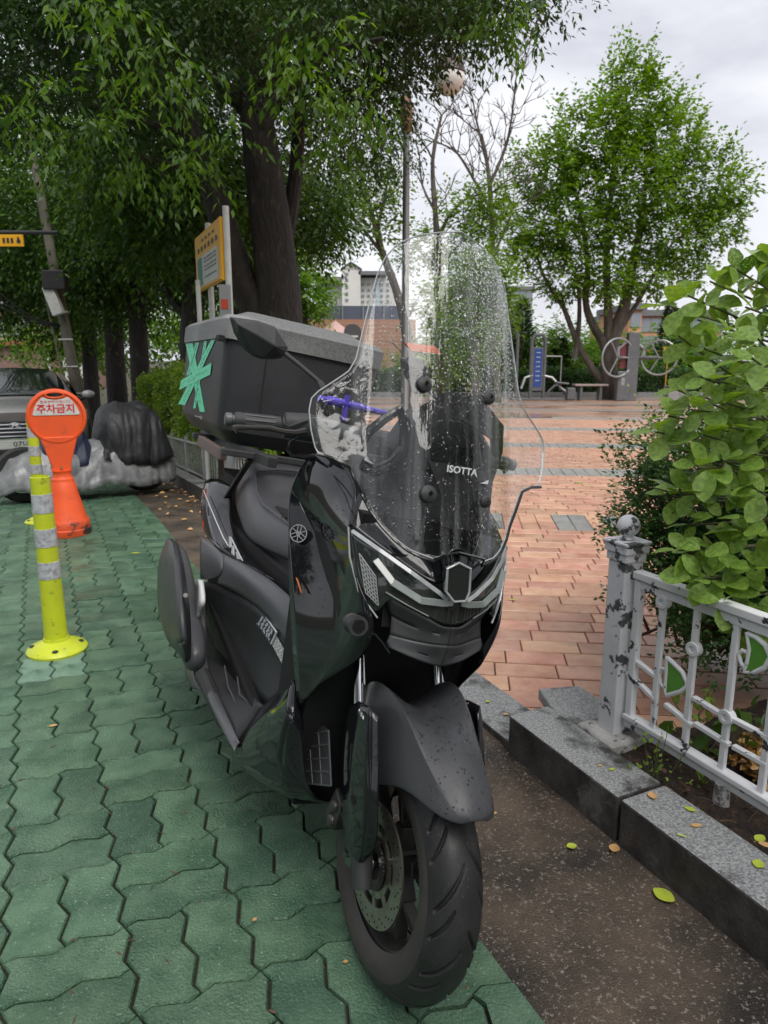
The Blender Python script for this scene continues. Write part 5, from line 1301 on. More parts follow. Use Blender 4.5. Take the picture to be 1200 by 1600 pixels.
def panel(name, rows, mat, creases=(), rows_c=(), solid=.004, sub=2, mirror=True, val=.9, label=None):
    outs = []
    for s in ((1, -1) if mirror else (1,)):
        rr = [[Vector((p[0], p[1] * s, p[2])) for p in r] for r in rows]
        o = obj(name, MB().grid(rr), mat, scooter, label=label)
        crease_cols(o, rr, creases, val, rows_c)
        if solid: pass
        md = o.modifiers.new('u', 'SUBSURF'); md.levels = sub; md.render_levels = sub; md.boundary_smooth = 'PRESERVE_CORNERS'
        md = o.modifiers.new('e', 'EDGE_SPLIT'); md.split_angle = radians(22)
        if solid: md = o.modifiers.new('s', 'SOLIDIFY'); md.thickness = solid; md.offset = 0; md.use_rim = True
        o.data.shade_smooth(); outs.append(o)
    return outs
cowl = panel('side_cowl', cw, M_gloss, creases=(1, 2), val=1.0, sub=3)
# ---- upper cowl from the screen's foot down to the lamp, joined in the middle
H_ = lambda px, py: L_(px, py, f=f_front)
uc = [
 [E_(562, 768, -.150), E_(596, 819, -.112), E_(634, 852, -.078), E_(658, 867, -.052), E_(677, 872, -.034), L_(694, 868, f=lambda y, z: .01), L_(713, 862, y=0)],
 [E_(552, 790, -.165), E_(590, 835, -.122), E_(636, 872, -.078), E_(664, 892, -.046), E_(682, 896, -.026), L_(698, 884, f=lambda y, z: .016), L_(713, 875, y=0)],
 [E_(544, 822, -.178), E_(592, 853, -.130), E_(640, 888, -.078), E_(668, 907, -.048), E_(688, 916, -.026), L_(701, 900, f=lambda y, z: .016), L_(713, 888, y=0)]]
panel('upper_cowl', uc, M_gloss, rows_c=(), val=.7)
# ---- headlamp: dark body, guides, mesh, clear lens
lamp_out = [(544, 824), (592, 853), (640, 888), (683, 921), (692, 935), (712, 938)]
lamp_low = [(589, 966), (598, 951), (602, 928), (634, 946), (670, 964), (688, 978), (706, 979)]
def on_lamp(px, py, d=0.0): p = H_(px, py); return p + Vector((d, 0, 0))
lrows = []
for k in range(9):
    a = k / 8
    up = [Vector(q) for q in ((544, 824), (568, 838), (592, 853), (616, 870), (640, 888), (662, 904), (683, 921), (697, 932), (712, 938))][k]
    lo = [Vector(q) for q in ((560, 925), (589, 966), (600, 945), (612, 934), (634, 946), (652, 955), (670, 964), (688, 977), (706, 979))][k]
    lrows.append([on_lamp(*(up + (lo - up) * j / 4), -.004) for j in range(5)])
lrows = [[on_lamp(540, 824 + j * 22, -.006) for j in range(5)]] [:0] + lrows
lampb = panel('headlamp', lrows, M_smoke, sub=1, solid=.006)
def strip(name, pts_px, w, mat, d=.006, parent=None, mirror=True, fn=None, hgt=.004):
    """a thin raised bar along a pixel path on the front surface"""
    fn = fn or H_
    for s in ((1, -1) if mirror else (1,)):
        P_ = [fn(*q) + Vector((d, 0, 0)) for q in pts_px]
        if s < 0: P_ = [mir(p) for p in P_]
        mb = MB()
        for a, b in zip(P_[:-1], P_[1:]): mb.beam(a - (b - a) * .02, b + (b - a) * .02, w, hgt, up=(1, 0, .2))
        obj(name, mb, mat, (parent or [None, None])[0 if s > 0 else 1] or scooter, bevel=.0008)
strip('light_strip', [(549, 829), (592, 859), (640, 893), (684, 925), (697, 936)], .008, M_drl, parent=lampb)
strip('light_guide', [(585, 874), (612, 909), (656, 937), (690, 941), (705, 940)], .013, M_guide, parent=lampb)
strip('lamp_rim', [(544, 824), (546, 870), (560, 925), (589, 965)], .003, M_drl, parent=lampb, d=.001)
strip('lamp_edge', [(602, 925), (634, 944), (668, 962)], .0025, M_guide, parent=lampb, d=.003)
for s in (1, -1):      # lamp mesh of fine bars behind the corner of the lens
    mb = MB()
    A, B, C, D = H_(560, 864), H_(586, 900), H_(590, 945), H_(570, 925)
    for i in range(9):
        k = i / 8; mb.beam(A.lerp(D, k) + Vector((.003, 0, 0)), B.lerp(C, k) + Vector((.003, 0, 0)), .0018, .0018)
    for i in range(6):
        k = i / 5; mb.beam(A.lerp(B, k) + Vector((.004, 0, 0)), D.lerp(C, k) + Vector((.004, 0, 0)), .0015, .0015)
    if s < 0: mb.v = [(v[0], -v[1], v[2]) for v in mb.v]
    o = obj('lamp_mesh', mb, M_grid, lampb[0 if s > 0 else 1])
# middle window with its bright surround
cen = [(692, 922), (694, 886), (712, 877), (730, 886), (728, 922), (722, 936), (704, 937)]
cp = [L_(*q, f=lambda y, z: .024) for q in cen]
obj('position_lamp', MB().prism(cp, (.012, 0, 0)), M_smoke, scooter, bevel=.002)
mb = MB(); cpr = [p + Vector((.012, 0, 0)) for p in cp]
mb.tube(cpr + cpr[:1], .0026, 6, cap=False); obj('lamp_surround', mb, M_drl, scooter, smooth_=True)
# ---- chin under the lamps, then the matte beak
chin = [
 [H_(602, 930) + Vector((-.004, 0, 0)), H_(634, 948), H_(670, 966), H_(690, 980) + Vector((.006, 0, 0)), L_(706, 980, y=0)],
 [E_(612, 962, -.098), E_(636, 975, -.070), E_(662, 985, -.046), E_(684, 990, -.022), L_(704, 992, y=0)],
 [E_(609, 993, -.100), E_(636, 1000, -.068), E_(664, 1006, -.040), E_(684, 1008, -.02), L_(701, 1009, y=0)]]
panel('chin_panel', chin, M_matte, val=.8, rows_c=(1,))
beak = [
 [E_(609, 992, -.100), E_(636, 999, -.068), E_(664, 1005, -.040), E_(684, 1007, -.02), L_(701, 1008, y=0)],
 [E_(604, 1003, -.105), E_(632, 1014, -.072), E_(658, 1022, -.042), E_(674, 1026, -.02), L_(694, 1028, y=0)],
 [E_(608, 1012, -.100), E_(634, 1024, -.070), E_(660, 1034, -.040), E_(672, 1038, -.02), L_(690, 1040, y=0)]]
panel('beak', beak, M_fender, rows_c=(1,), solid=.006, label='matte grey beak below the headlamps')
# dark filler added behind the fairing so no light leaks through
core = MB()
core.grid([[(-.02, -.09, .70), (-.02, .09, .70)], [(-.05, -.10, .60), (-.05, .10, .60)]][:0] or [[Vector((-.06, -.12, .84)), Vector((-.06, .12, .84))], [Vector((-.05, -.11, .70)), Vector((-.05, .11, .70))]])
core.add([Vector(q) for q in ((-.12, -.155, .90), (-.12, .155, .90), (-.14, -.16, .70), (-.14, .16, .70), (-.22, -.165, .45), (-.22, .165, .45), (-.28, -.13, .20), (-.28, .13, .20),
    (-.42, -.18, .95), (-.42, .18, .95), (-.42, -.15, .20), (-.42, .15, .20))],
    [(0, 1, 3, 2), (2, 3, 5, 4), (4, 5, 7, 6), (0, 2, 8), (2, 4, 10, 8), (4, 6, 10), (1, 9, 3), (3, 9, 11, 5), (5, 11, 7), (8, 9, 1, 0), (6, 7, 11, 10), (8, 10, 11, 9)])
obj('dark_filler', core, M_dark, scooter)
# radiator with its grille, low on the rider's side
rad = MB(); R0 = [E_(468, 1150, -.13), E_(512, 1140, -.12), E_(516, 1226, -.12), E_(474, 1222, -.13)]
radp = obj('radiator', MB().prism(R0, (-.02, 0, 0)), M_matte, scooter)
gm = MB()
for i in range(5):
    k = i / 4; gm.beam(R0[0].lerp(R0[3], k) + Vector((.004, 0, 0)), R0[1].lerp(R0[2], k) + Vector((.004, 0, 0)), .003, .003)
for i in range(4):
    k = i / 3; gm.beam(R0[0].lerp(R0[1], k) + Vector((.005, 0, 0)), R0[3].lerp(R0[2], k) + Vector((.005, 0, 0)), .003, .003)
obj('grille', gm, M_satin, radp)

# ---- lower leg panel (gloss), floor, tunnel, shoulder
lp = [
 [E_(409, 1103, -.170), E_(432, 1082, -.178), E_(461, 1060, -.178), E_(467, 1104, -.174)],
 [E_(388, 1140, -.195), E_(424, 1110, -.205), E_(455, 1116, -.20), E_(474, 1140, -.165)],
 [E_(367, 1172, -.205), E_(402, 1170, -.208), E_(440, 1175, -.195), E_(474, 1178, -.16)],
 [E_(368, 1186, -.205), E_(408, 1214, -.195), E_(442, 1222, -.18), E_(476, 1226, -.15)],
 [E_(385, 1206, -.195), E_(420, 1236, -.18), E_(452, 1250, -.16), E_(500, 1256, -.12)],
 [L_(400, 1212, z=.15), L_(440, 1240, z=.15), L_(478, 1252, z=.14), L_(528, 1252, z=.135)]]
panel('leg_panel', lp, M_gloss, rows_c=(1, ), creases=(2,), val=.75)
fl = [
 [E_(311, 1020, -.215), E_(330, 1030, -.19), E_(348, 1040, -.165), E_(368, 1055, -.145)],
 [E_(335, 1090, -.215), E_(352, 1092, -.19), E_(372, 1090, -.165), E_(390, 1080, -.148)],
 [E_(365, 1166, -.208), E_(380, 1146, -.195), E_(396, 1124, -.178), E_(410, 1103, -.168)]]
panel('floorboard', fl, M_matte, solid=.01, val=.8)
for pts in ([(318, 1032), (330, 1060), (352, 1110), (372, 1150), (404, 1108)], [(352, 1046), (358, 1080), (378, 1122), (386, 1138)], [(372, 1064), (376, 1092), (398, 1112)]):
    mb = MB(); P_ = [E_(q[0], q[1], -.21 + .055 * min(1, max(0, (q[0] - 315) / 90))) + Vector((0, -.004, .012)) for q in pts]
    mb.tube(P_, .0022, 6); a = obj('mat_edge', mb, M_satin, scooter, smooth_=True)
mb = MB()
for i in range(8):
    mb.beam(E_(375 + i * 2.2, 1070 + i * 5, -.165) + Vector((0, -.003, .012)), E_(384 + i * 3.0, 1076 + i * 3.6, -.15) + Vector((0, -.003, .012)), .0022, .002)
obj('mat_ribs', mb, M_satin, scooter)
# outer sill running under the floor
sill = [
 [E_(314, 905, -.225), E_(318, 930, -.220), E_(322, 948, -.210)],
 [E_(308, 968, -.235), E_(314, 985, -.232), E_(322, 1000, -.215)],
 [E_(306, 1020, -.240), E_(311, 1021, -.236), E_(322, 1030, -.215)],
 [E_(315, 1068, -.240), E_(320, 1066, -.236), E_(332, 1070, -.212)],
 [E_(340, 1128, -.230), E_(346, 1122, -.228), E_(356, 1120, -.210)],
 [E_(367, 1174, -.215), E_(368, 1168, -.212), E_(374, 1160, -.205)]]
panel('sill', sill, M_satin, val=.8)
under = MB(); under.add([Vector(q) for q in ((-.46, -.13, .18), (-.46, .13, .18), (-1.15, .17, .20), (-1.15, -.17, .20), (-.36, -.17, .28), (-.36, .17, .28), (-1.25, .2, .44), (-1.25, -.2, .44))],
   [(0, 1, 2, 3), (4, 7, 6, 5), (0, 3, 7, 4), (1, 5, 6, 2), (0, 4, 5, 1), (3, 2, 6, 7)])
obj('engine_case', under, M_dark, scooter, bevel=.01)
tn = [
 [E_(314, 908, -.205), E_(341, 913, -.195), E_(375, 930, -.178), E_(405, 950, -.165), E_(436, 984, -.150), E_(454, 1021, -.14), E_(470, 1060, -.13)],
 [E_(316, 945, -.190), E_(345, 960, -.180), E_(378, 985, -.160), E_(405, 1005, -.150), E_(434, 1022, -.140), E_(454, 1045, -.13), E_(474, 1080, -.12)],
 [E_(326, 985, -.185), E_(350, 998, -.172), E_(380, 1003, -.155), E_(405, 1016, -.145), E_(432, 1042, -.14), E_(452, 1066, -.13), E_(476, 1100, -.12)],
 [E_(335, 1012, -.190), E_(352, 1030, -.172), E_(372, 1050, -.155), E_(392, 1074, -.150), E_(412, 1100, -.15), E_(440, 1112, -.14), E_(478, 1130, -.12)]]
panel('tunnel_panel', tn, M_matte, rows_c=(1,), val=.5)
sh = [
 [E_(348, 864, -.200), E_(366, 872, -.190), E_(389, 882, -.175), E_(419, 903, -.155), E_(440, 920, -.145), E_(460, 938, -.135), E_(476, 970, -.125)],
 [E_(346, 885, -.212), E_(368, 895, -.204), E_(394, 912, -.190), E_(422, 935, -.170), E_(444, 958, -.157), E_(462, 985, -.145), E_(478, 1010, -.13)],
 [E_(341, 911, -.207), E_(360, 920, -.197), E_(378, 930, -.182), E_(407, 950, -.167), E_(437, 984, -.152), E_(455, 1021, -.14), E_(471, 1060, -.13)]]
panel('shoulder_panel', sh, M_satin, val=.6)
sb_ = [
 [E_(314, 838, -.225), E_(326, 845, -.222), E_(338, 856, -.212), E_(350, 868, -.202)],
 [E_(313, 870, -.235), E_(324, 876, -.230), E_(336, 880, -.220), E_(347, 888, -.213)],
 [E_(314, 904, -.228), E_(325, 906, -.222), E_(335, 903, -.216), E_(345, 898, -.21)]]
panel('rear_side_panel', sb_, M_satin, val=.8)
pg = [
 [E_(311, 905, -.238), E_(315, 907, -.238)], [E_(309, 925, -.240), E_(318, 930, -.240)], [E_(307, 950, -.240), E_(318, 945, -.240)], [E_(309, 968, -.238), E_(313, 955, -.238)]]
panel('footrest', pg, M_white, sub=1, solid=.012, label='pale passenger footrest')
# ---- tail fairing (gloss) beside the seat
tf = [
 [E_(321, 752, -.190), E_(330, 748, -.180), E_(345, 748, -.165), E_(362, 760, -.150)],
 [E_(314, 778, -.205), E_(324, 778, -.205), E_(340, 785, -.185), E_(360, 795, -.155)],
 [E_(315, 806, -.215), E_(326, 808, -.212), E_(344, 820, -.190), E_(364, 826, -.160)],
 [E_(318, 836, -.218), E_(334, 846, -.208), E_(354, 856, -.190), E_(374, 856, -.165)],
 [E_(346, 862, -.205), E_(358, 868, -.198), E_(374, 874, -.185), E_(396, 882, -.165)],
 [E_(386, 880, -.178), E_(400, 888, -.170), E_(414, 898, -.160), E_(430, 908, -.150)]]
tail = panel('tail_fairing', tf, M_gloss, creases=(1,), val=.6)
mb = MB()
mb.tube([E_(a, b, -.216) for a, b in ((318, 766), (326, 786), (338, 815), (349, 840), (357, 853))], .0015, 5)
ep = lambda a, b: E_(340 + a / 20, 820 + b / 20, -.213)
for q in ([(360, 360), (420, 370), (440, 700), (380, 720)], [(380, 360), (430, 380), (800, 1130), (720, 1060)], [(470, 640), (520, 700), (520, 960), (440, 880)], [(570, 840), (640, 880), (740, 1080), (620, 1060)]):
    mb.prism([ep(*c) for c in q], (0, -.0015, 0))
obj('emblem', mb, M_white, tail[0])
# body under the tail, seat base and rear mudguard
tb = MB(); tb.add([Vector(q) for q in ((-.55, -.12, .62), (-.55, .12, .62), (-1.45, .15, .62), (-1.45, -.15, .62), (-.6, -.11, .78), (-.6, .11, .78), (-1.55, .13, .80), (-1.55, -.13, .80))],
   [(0, 1, 2, 3), (4, 7, 6, 5), (0, 3, 7, 4), (1, 5, 6, 2), (0, 4, 5, 1), (3, 2, 6, 7)])
obj('seat_base', tb, M_dark, scooter, bevel=.01)
tb = MB(); tb.add([Vector(q) for q in ((-.40, -.13, .30), (-.40, .13, .30), (-1.3, .17, .34), (-1.3, -.17, .34), (-.42, -.12, .66), (-.42, .12, .66), (-1.3, .16, .66), (-1.3, -.16, .66))],
   [(0, 1, 2, 3), (4, 7, 6, 5), (0, 3, 7, 4), (1, 5, 6, 2), (0, 4, 5, 1), (3, 2, 6, 7)])
obj('centre_tunnel', tb, M_dark, scooter, bevel=.01)
# ---- seat, lofted across, from its nose to the pillion pad
seat_x = [(-.44, .05, .690, .03), (-.50, .085, .735, .05), (-.62, .125, .772, .08), (-.74, .150, .785, .10), (-.86, .160, .790, .11), (-.95, .160, .815, .13), (-1.02, .155, .868, .17), (-1.12, .145, .880, .17), (-1.28, .125, .878, .15), (-1.38, .09, .862, .11)]
rows = []
for x, w, z, d in seat_x:
    r = []
    for a in np.linspace(-1, 1, 13):
        sg = 1 if a > 0 else -1
        aa = abs(a)
        if aa < .62: y = w * .86 * aa / .62; zz = z - .010 * (aa / .62) ** 2
        else:
            k = (aa - .62) / .38; y = w * (.86 + .14 * sin(min(1, k * 2.0) * pi / 2)); zz = z - .010 - d * k ** 1.25
        r.append(Vector((x, y * sg, zz)))
    rows.append(r)
seat = obj('seat', MB().grid(rows), M_seat, scooter, sub=2, solid=.01)
for k, zz in ((3, .0), (6, .0)):
    mb = MB(); x, w, z, d = seat_x[k]
    mb.tube([Vector((x + .03 * (a * a), w * .84 * a, z - .010 * a * a + .0012 + (.0 if k == 3 else .002))) for a in np.linspace(-1, 1, 13)], .0016, 5)
    obj('seam', mb, M_matte, seat, smooth_=True)
mb = MB()
for s in (-1, 1): mb.tube([Vector((x, w * .865 * s, z - .008)) for x, w, z, d in seat_x[1:-1]], .0016, 5)
obj('seam', mb, M_satin, seat, smooth_=True)
# ---- exhaust: canister, heat guard, end cone
def loft(path, secs, n=18):
    """path points, secs (half width, half height); rings facing along the path"""
    rows = []
    for i, p in enumerate(path):
        d = (Vector(path[min(i + 1, len(path) - 1)]) - Vector(path[max(0, i - 1)])).normalized()
        s = d.cross(Vector((0, 0, 1))).normalized(); u = s.cross(d); a_, b_ = secs[i]
        rows.append([Vector(p) + s * a_ * (abs(cos(t)) ** .8 * (1 if cos(t) > 0 else -1)) + u * b_ * (abs(sin(t)) ** .8 * (1 if sin(t) > 0 else -1)) for t in np.linspace(0, 2 * pi, n, endpoint=False)])
    mb = MB().grid(rows, close=True); e = len(rows) - 1
    mb.f.append(tuple(range(n))[::-1]); mb.f.append(tuple(e * n + k for k in range(n))); return mb
mf0 = Vector((-.88, -.275, .285)); mf1 = Vector((-1.50, -.285, .47)); dm = mf1 - mf0
mpath = [mf0 + dm * k for k in (0, .06, .2, .5, .85, .97, 1.0)]
muf = obj('exhaust', loft([p + Vector((0, .02, 0)) for p in mpath], [(.024, .030), (.034, .044), (.044, .056), (.050, .062), (.052, .066), (.046, .056), (.02, .03)]), M_satin, scooter, sub=1)
gd = [
 [E_(263, 841, -.325), E_(267, 841, -.335), E_(272, 845, -.33), E_(277, 852, -.31)],
 [E_(250, 876, -.335), E_(262, 870, -.352), E_(277, 874, -.347), E_(284, 880, -.31)],
 [E_(247, 925, -.335), E_(263, 918, -.355), E_(282, 920, -.350), E_(291, 924, -.31)],
 [E_(251, 968, -.335), E_(267, 972, -.352), E_(285, 970, -.347), E_(295, 962, -.31)],
 [E_(264, 1000, -.325), E_(276, 1006, -.340), E_(288, 1002, -.337), E_(296, 996, -.31)],
 [E_(290, 1031, -.305), E_(292, 1034, -.308), E_(294, 1032, -.305), E_(296, 1024, -.295)]]
o = panel('heat_guard', gd, M_fender, creases=(0, 1, 2, 3), rows_c=(0, 1, 4, 5), mirror=False, val=.97, solid=.01)[0]
mb = MB(); mb.cyl(E_(290, 930, -.350), E_(290, 930, -.335), .006, 12); obj('bolt', mb, M_steel, muf, smooth_=True)
mb = MB().tube([(-.86, -.24, .27), (-.7, -.2, .2), (-.5, -.12, .17)], .022, 10); obj('exhaust_pipe', mb, M_matte, scooter, smooth_=True)
sd = [[E_(290, 1040, -.25), E_(303, 1036, -.24), E_(310, 1046, -.23)], [E_(290, 1056, -.255), E_(304, 1056, -.25), E_(314, 1070, -.235)], [E_(302, 1076, -.25), E_(310, 1078, -.245), E_(319, 1084, -.235)]]
panel('belly_shield', sd, M_fender, mirror=False, solid=.008)

# ---- wheels
def wheel(name, cx, R_tyre=.242, front=True):
    w = obj(name, MB().lathe([(.030, -.05), (.034, -.03), (.034, .03), (.030, .05)], 24, (0, 0, 0), 'y'), M_alu, scooter, smooth_=True)
    w.location = (cx, 0, .242)
    # tyre: carcass with real grooves
    NA, NB = (1000, 120) if front else (240, 24); hw, rc = .055, .187
    ang = np.linspace(0, 2 * pi, NA, endpoint=False); bb = np.linspace(-2.25, 2.25, NB)
    y = hw * np.sin(bb) * np.where(np.abs(bb) > 1.571, 1.0, 1.0); rr = rc + .0555 * np.cos(bb)
    A, B = np.meshgrid(ang, bb, indexing='ij'); Y = hw * np.sin(B); R_ = rc + .0555 * np.cos(B)
    arc = .055 * B; dep = np.zeros_like(A)
    for s in (-1, 1):
        for i in range(22):
            a0 = 2 * pi * i / 22 + (pi / 22 if s > 0 else 0)
            long_ = i % 2 == 0
            lo, hi = ((.004, .060) if long_ else (.022, .064))
            u = s * arc
            cen = a0 - .34 * (np.clip(u - lo, 0, 1) / .06) ** .75
            dd = np.abs((A - cen + pi) % (2 * pi) - pi) * .235
            wdt = .0044 + .0022 * np.sin(np.clip((u - lo) / (hi - lo), 0, 1) * pi)
            inside = (u > lo) & (u < hi)
            dep = np.maximum(dep, np.where(inside, np.clip(1 - (dd / wdt) ** 2, 0, 1) ** .5 * .0070, 0))
    R_ = R_ - dep * np.cos(B); Y = Y - dep * np.sin(B)
    V_ = np.stack([R_ * np.cos(A), Y, R_ * np.sin(A)], -1).reshape(-1, 3)
    i, j = np.meshgrid(np.arange(NA), np.arange(NB - 1), indexing='ij'); i2 = (i + 1) % NA
    F_ = np.stack([i * NB + j, i2 * NB + j, i2 * NB + j + 1, i * NB + j + 1], -1).reshape(-1, 4)
    me = np_mesh('tyre', V_, F_, M_rubber); me.materials.append(M_sidewall)
    mi = np.where(np.abs(bb[(np.arange(len(F_)) % (NB - 1))]) > 1.35, 1, 0).astype(np.int32); me.polygons.foreach_set('material_index', mi); me.shade_smooth()
    link(bpy.data.objects.new('tyre', me), w)
    prof = [(.150, -.036), (.166, -.040), (.173, -.040), (.173, -.034), (.158, -.030), (.148, -.018), (.146, 0), (.148, .018), (.158, .030), (.173, .034), (.173, .040), (.166, .040), (.150, .036), (.141, .015), (.139, 0), (.141, -.015)]
    obj('rim', MB().lathe(prof, 72, (0, 0, 0), 'y', close=True), M_alu, w, smooth_=True)
    for k in range(5):
        a = 2 * pi * k / 5 + .35; mb = MB()
        c = Vector((cos(a), 0, sin(a))); t = Vector((-sin(a), 0, cos(a)))
        mb.beam(c * .025, c * .075, .030, .034, up=(0, 1, 0))
        for s in (-1, 1):
            q = Vector((cos(a + s * .30), 0, sin(a + s * .30)))
            mb.beam(c * .066, q * .146, .013, .024, up=(0, 1, 0))
        obj('spoke', mb, M_alu, w, bevel=.003)
    return w
fw = wheel('front_wheel', 0)
rw = wheel('rear_wheel', -1.34, front=False)
mb = MB().tube([(.02, -.012, -.142), (.022, -.030, -.128), (.024, -.038, -.112)], .0045, 8, rs=[.007, .0045, .0042]); obj('valve', mb, M_matte, fw, smooth_=True)
# brake disc: carrier, ring with drilled holes, sensor ring
n = 48; prof = [(.078, -.058), (.115, -.058), (.115, -.054), (.078, -.054)]
disc = obj('brake_disc', MB().lathe(prof, 96, (0, 0, 0), 'y', close=True), M_steel, fw, smooth_=True)
mb = MB()
for i in range(60):
    a = 2 * pi * i / 60; r = (.096, .103, .110)[i % 3]; mb.lathe([(1e-5, -.0586), (.0020, -.0586), (.0020, -.0575)], 8, (r * cos(a), 0, r * sin(a)), 'y')
obj('disc_holes', mb, M_dark, disc)
mb = MB()
for i in range(10):
    a = 2 * pi * i / 10; c = Vector((cos(a), 0, sin(a)))
    mb.beam(c * .052 + Vector((0, -.055, 0)), c * .082 + Vector((0, -.055, 0)), .010, .004, up=(0, 1, 0))
mb.lathe([(.050, -.057), (.062, -.057), (.062, -.052), (.050, -.052)], 48, (0, 0, 0), 'y', close=True)
obj('disc_carrier', mb, M_steel, disc)
mb = MB()
for i in range(40):
    a = 2 * pi * i / 40; c = Vector((cos(a), 0, sin(a))); mb.beam(c * .038 + Vector((0, -.062, 0)), c * .048 + Vector((0, -.062, 0)), .0035, .003, up=(0, 1, 0))
mb.lathe([(.030, -.062), (.040, -.062), (.040, -.058), (.030, -.058)], 40, (0, 0, 0), 'y', close=True)
obj('sensor_ring', mb, M_alu, fw)
mb = MB().lathe([(.014, -.085), (.018, -.082), (.018, -.055)], 16, (0, 0, 0), 'y'); obj('axle_nut', mb, M_chrome, fw, smooth_=True)
# forks
RK = Vector((-sin(radians(26)), 0, cos(radians(26))))
for s in (-1, 1):
    b0 = Vector((.018, s * .092, .242)); b1 = b0 + RK * .30; b2 = b0 + RK * .56
    fk = obj('fork_leg', MB().tube([b0 - RK * .03, b0 + RK * .04, b1], .021, 16, rs=[.018, .022, .021]), M_matte, scooter, smooth_=True)
    obj('stanchion', MB().cyl(b1, b2, .0135, 20), M_chrome, fk, smooth_=True)
    mb = MB().cyl(b1 + RK * .185, b1 + RK * .30, .024, 16); obj('fork_clamp', mb, M_matte, fk, smooth_=True)
    mb = MB().tube([b1 + RK * .215 + Vector((.024, s * .012, 0)), b1 + RK * .215 + Vector((.034, s * .012, 0))], .009, 6); obj('bolt', mb, M_satin, fk)
# fork cover (gloss), rider side and its twin
fc = [
 [E_(546, 1106, -.110), E_(562, 1095, -.122), E_(580, 1106, -.120), E_(592, 1120, -.108)],
 [E_(536, 1160, -.110), E_(552, 1160, -.128), E_(578, 1165, -.125), E_(593, 1170, -.108)],
 [E_(533, 1220, -.110), E_(550, 1225, -.128), E_(577, 1225, -.125), E_(592, 1220, -.108)],
 [E_(534, 1290, -.105), E_(550, 1296, -.122), E_(574, 1292, -.120), E_(591, 1285, -.104)],
 [E_(537, 1338, -.098), E_(552, 1342, -.112), E_(568, 1336, -.110), E_(589, 1325, -.098)],
 [E_(541, 1350, -.090), E_(551, 1358, -.098), E_(560, 1355, -.098), E_(572, 1342, -.092)]]
fcov = panel('fork_cover', fc, M_gloss, creases=(1, 2), val=.55)
for s in (0, 1):
    for q in ((550, 1170), (551, 1249)):
        p = E_(*q, -.128); p = p if s == 0 else mir(p); d = -1 if s == 0 else 1
        mb = MB().lathe([(1e-5, 0), (.006, 0), (.009, .003 * 1), (.010, 0)], 14, p, 'y'); obj('screw', mb, M_dark, fcov[s])
# small print on the cover
text('marking', 'ABS', .014, M_silver, fcov[0], frame(E_(564, 1116, -.131), E_(572, 1134, -.131) - E_(558, 1110, -.131), Vector((0, -.2, 1))), sx=1.3)
# caliper
mb = MB()
C_ = E_(537, 1270, -.075)
mb.box(C_ + Vector((.0, 0, .01)), (.05, .05, .075), Euler((0, .4, 0)))
mb.lathe([(1e-5, -.034), (.012, -.034), (.014, -.028), (.014, .0)], 14, C_ + Vector((.002, 0, -.012)), 'y'); mb.lathe([(1e-5, -.034), (.011, -.034), (.013, -.028), (.013, .0)], 14, C_ + Vector((.006, 0, .022)), 'y')
obj('brake_caliper', mb, M_alu, scooter, bevel=.004)
# front mudguard over the wheel
rows = []
def fen(th, y, dr):
    r = .278 + dr; return Vector((r * cos(radians(th)), y, .242 + r * sin(radians(th))))
sect = [
 (45.5, [(-.026, .010), (-.014, .016), (0, .019), (.014, .016), (.026, .010)]),
 (48,  [(-.054, .000), (-.036, .016), (0, .026), (.036, .016), (.054, .000)]),
 (56,  [(-.070, -.024), (-.048, .012), (0, .028), (.048, .012), (.070, -.024)]),
 (66,  [(-.077, -.052), (-.057, .012), (0, .030), (.057, .012), (.077, -.052)]),
 (75,  [(-.083, -.080), (-.063, .022), (0, .030), (.063, .022), (.083, -.080)]),
 (85,  [(-.089, -.108), (-.070, .046), (0, .026), (.070, .046), (.089, -.108)]),
 (96,  [(-.095, -.120), (-.080, .072), (0, .020), (.080, .072), (.095, -.120)]),
 (108, [(-.096, -.110), (-.086, .073), (0, .012), (.086, .073), (.096, -.110)]),
 (125, [(-.080, -.060), (-.070, .030), (0, .008), (.070, .030), (.080, -.060)]),
 (150, [(-.066, -.030), (-.050, .004), (0, .006), (.050, .004), (.066, -.030)])]
for th, ps in sect:
    full = []
    for k, (y, d) in enumerate(ps):
        full.append(fen(th, y, d))
        if k in (0, 3):
            y2, d2 = ps[k + 1]; full.append(fen(th, (y + y2) / 2 * 1.04, d * .45 + d2 * .55))
        if k in (1, 2):
            y2, d2 = ps[k + 1]; full.append(fen(th, (y + y2) / 2, (d + d2) / 2 + (.004 if th < 70 else -.006)))
    rows.append(full)
o = obj('front_mudguard', MB().grid(rows), M_fender, scooter)
crease_cols(o, rows, (2, len(rows[0]) - 3), .95)
md = o.modifiers.new('s', 'SOLIDIFY'); md.thickness = .004; md.offset = 0
md = o.modifiers.new('u', 'SUBSURF'); md.levels = 3; md.render_levels = 3; o.data.shade_smooth(); md = o.modifiers.new('e', 'EDGE_SPLIT'); md.split_angle = radians(20)

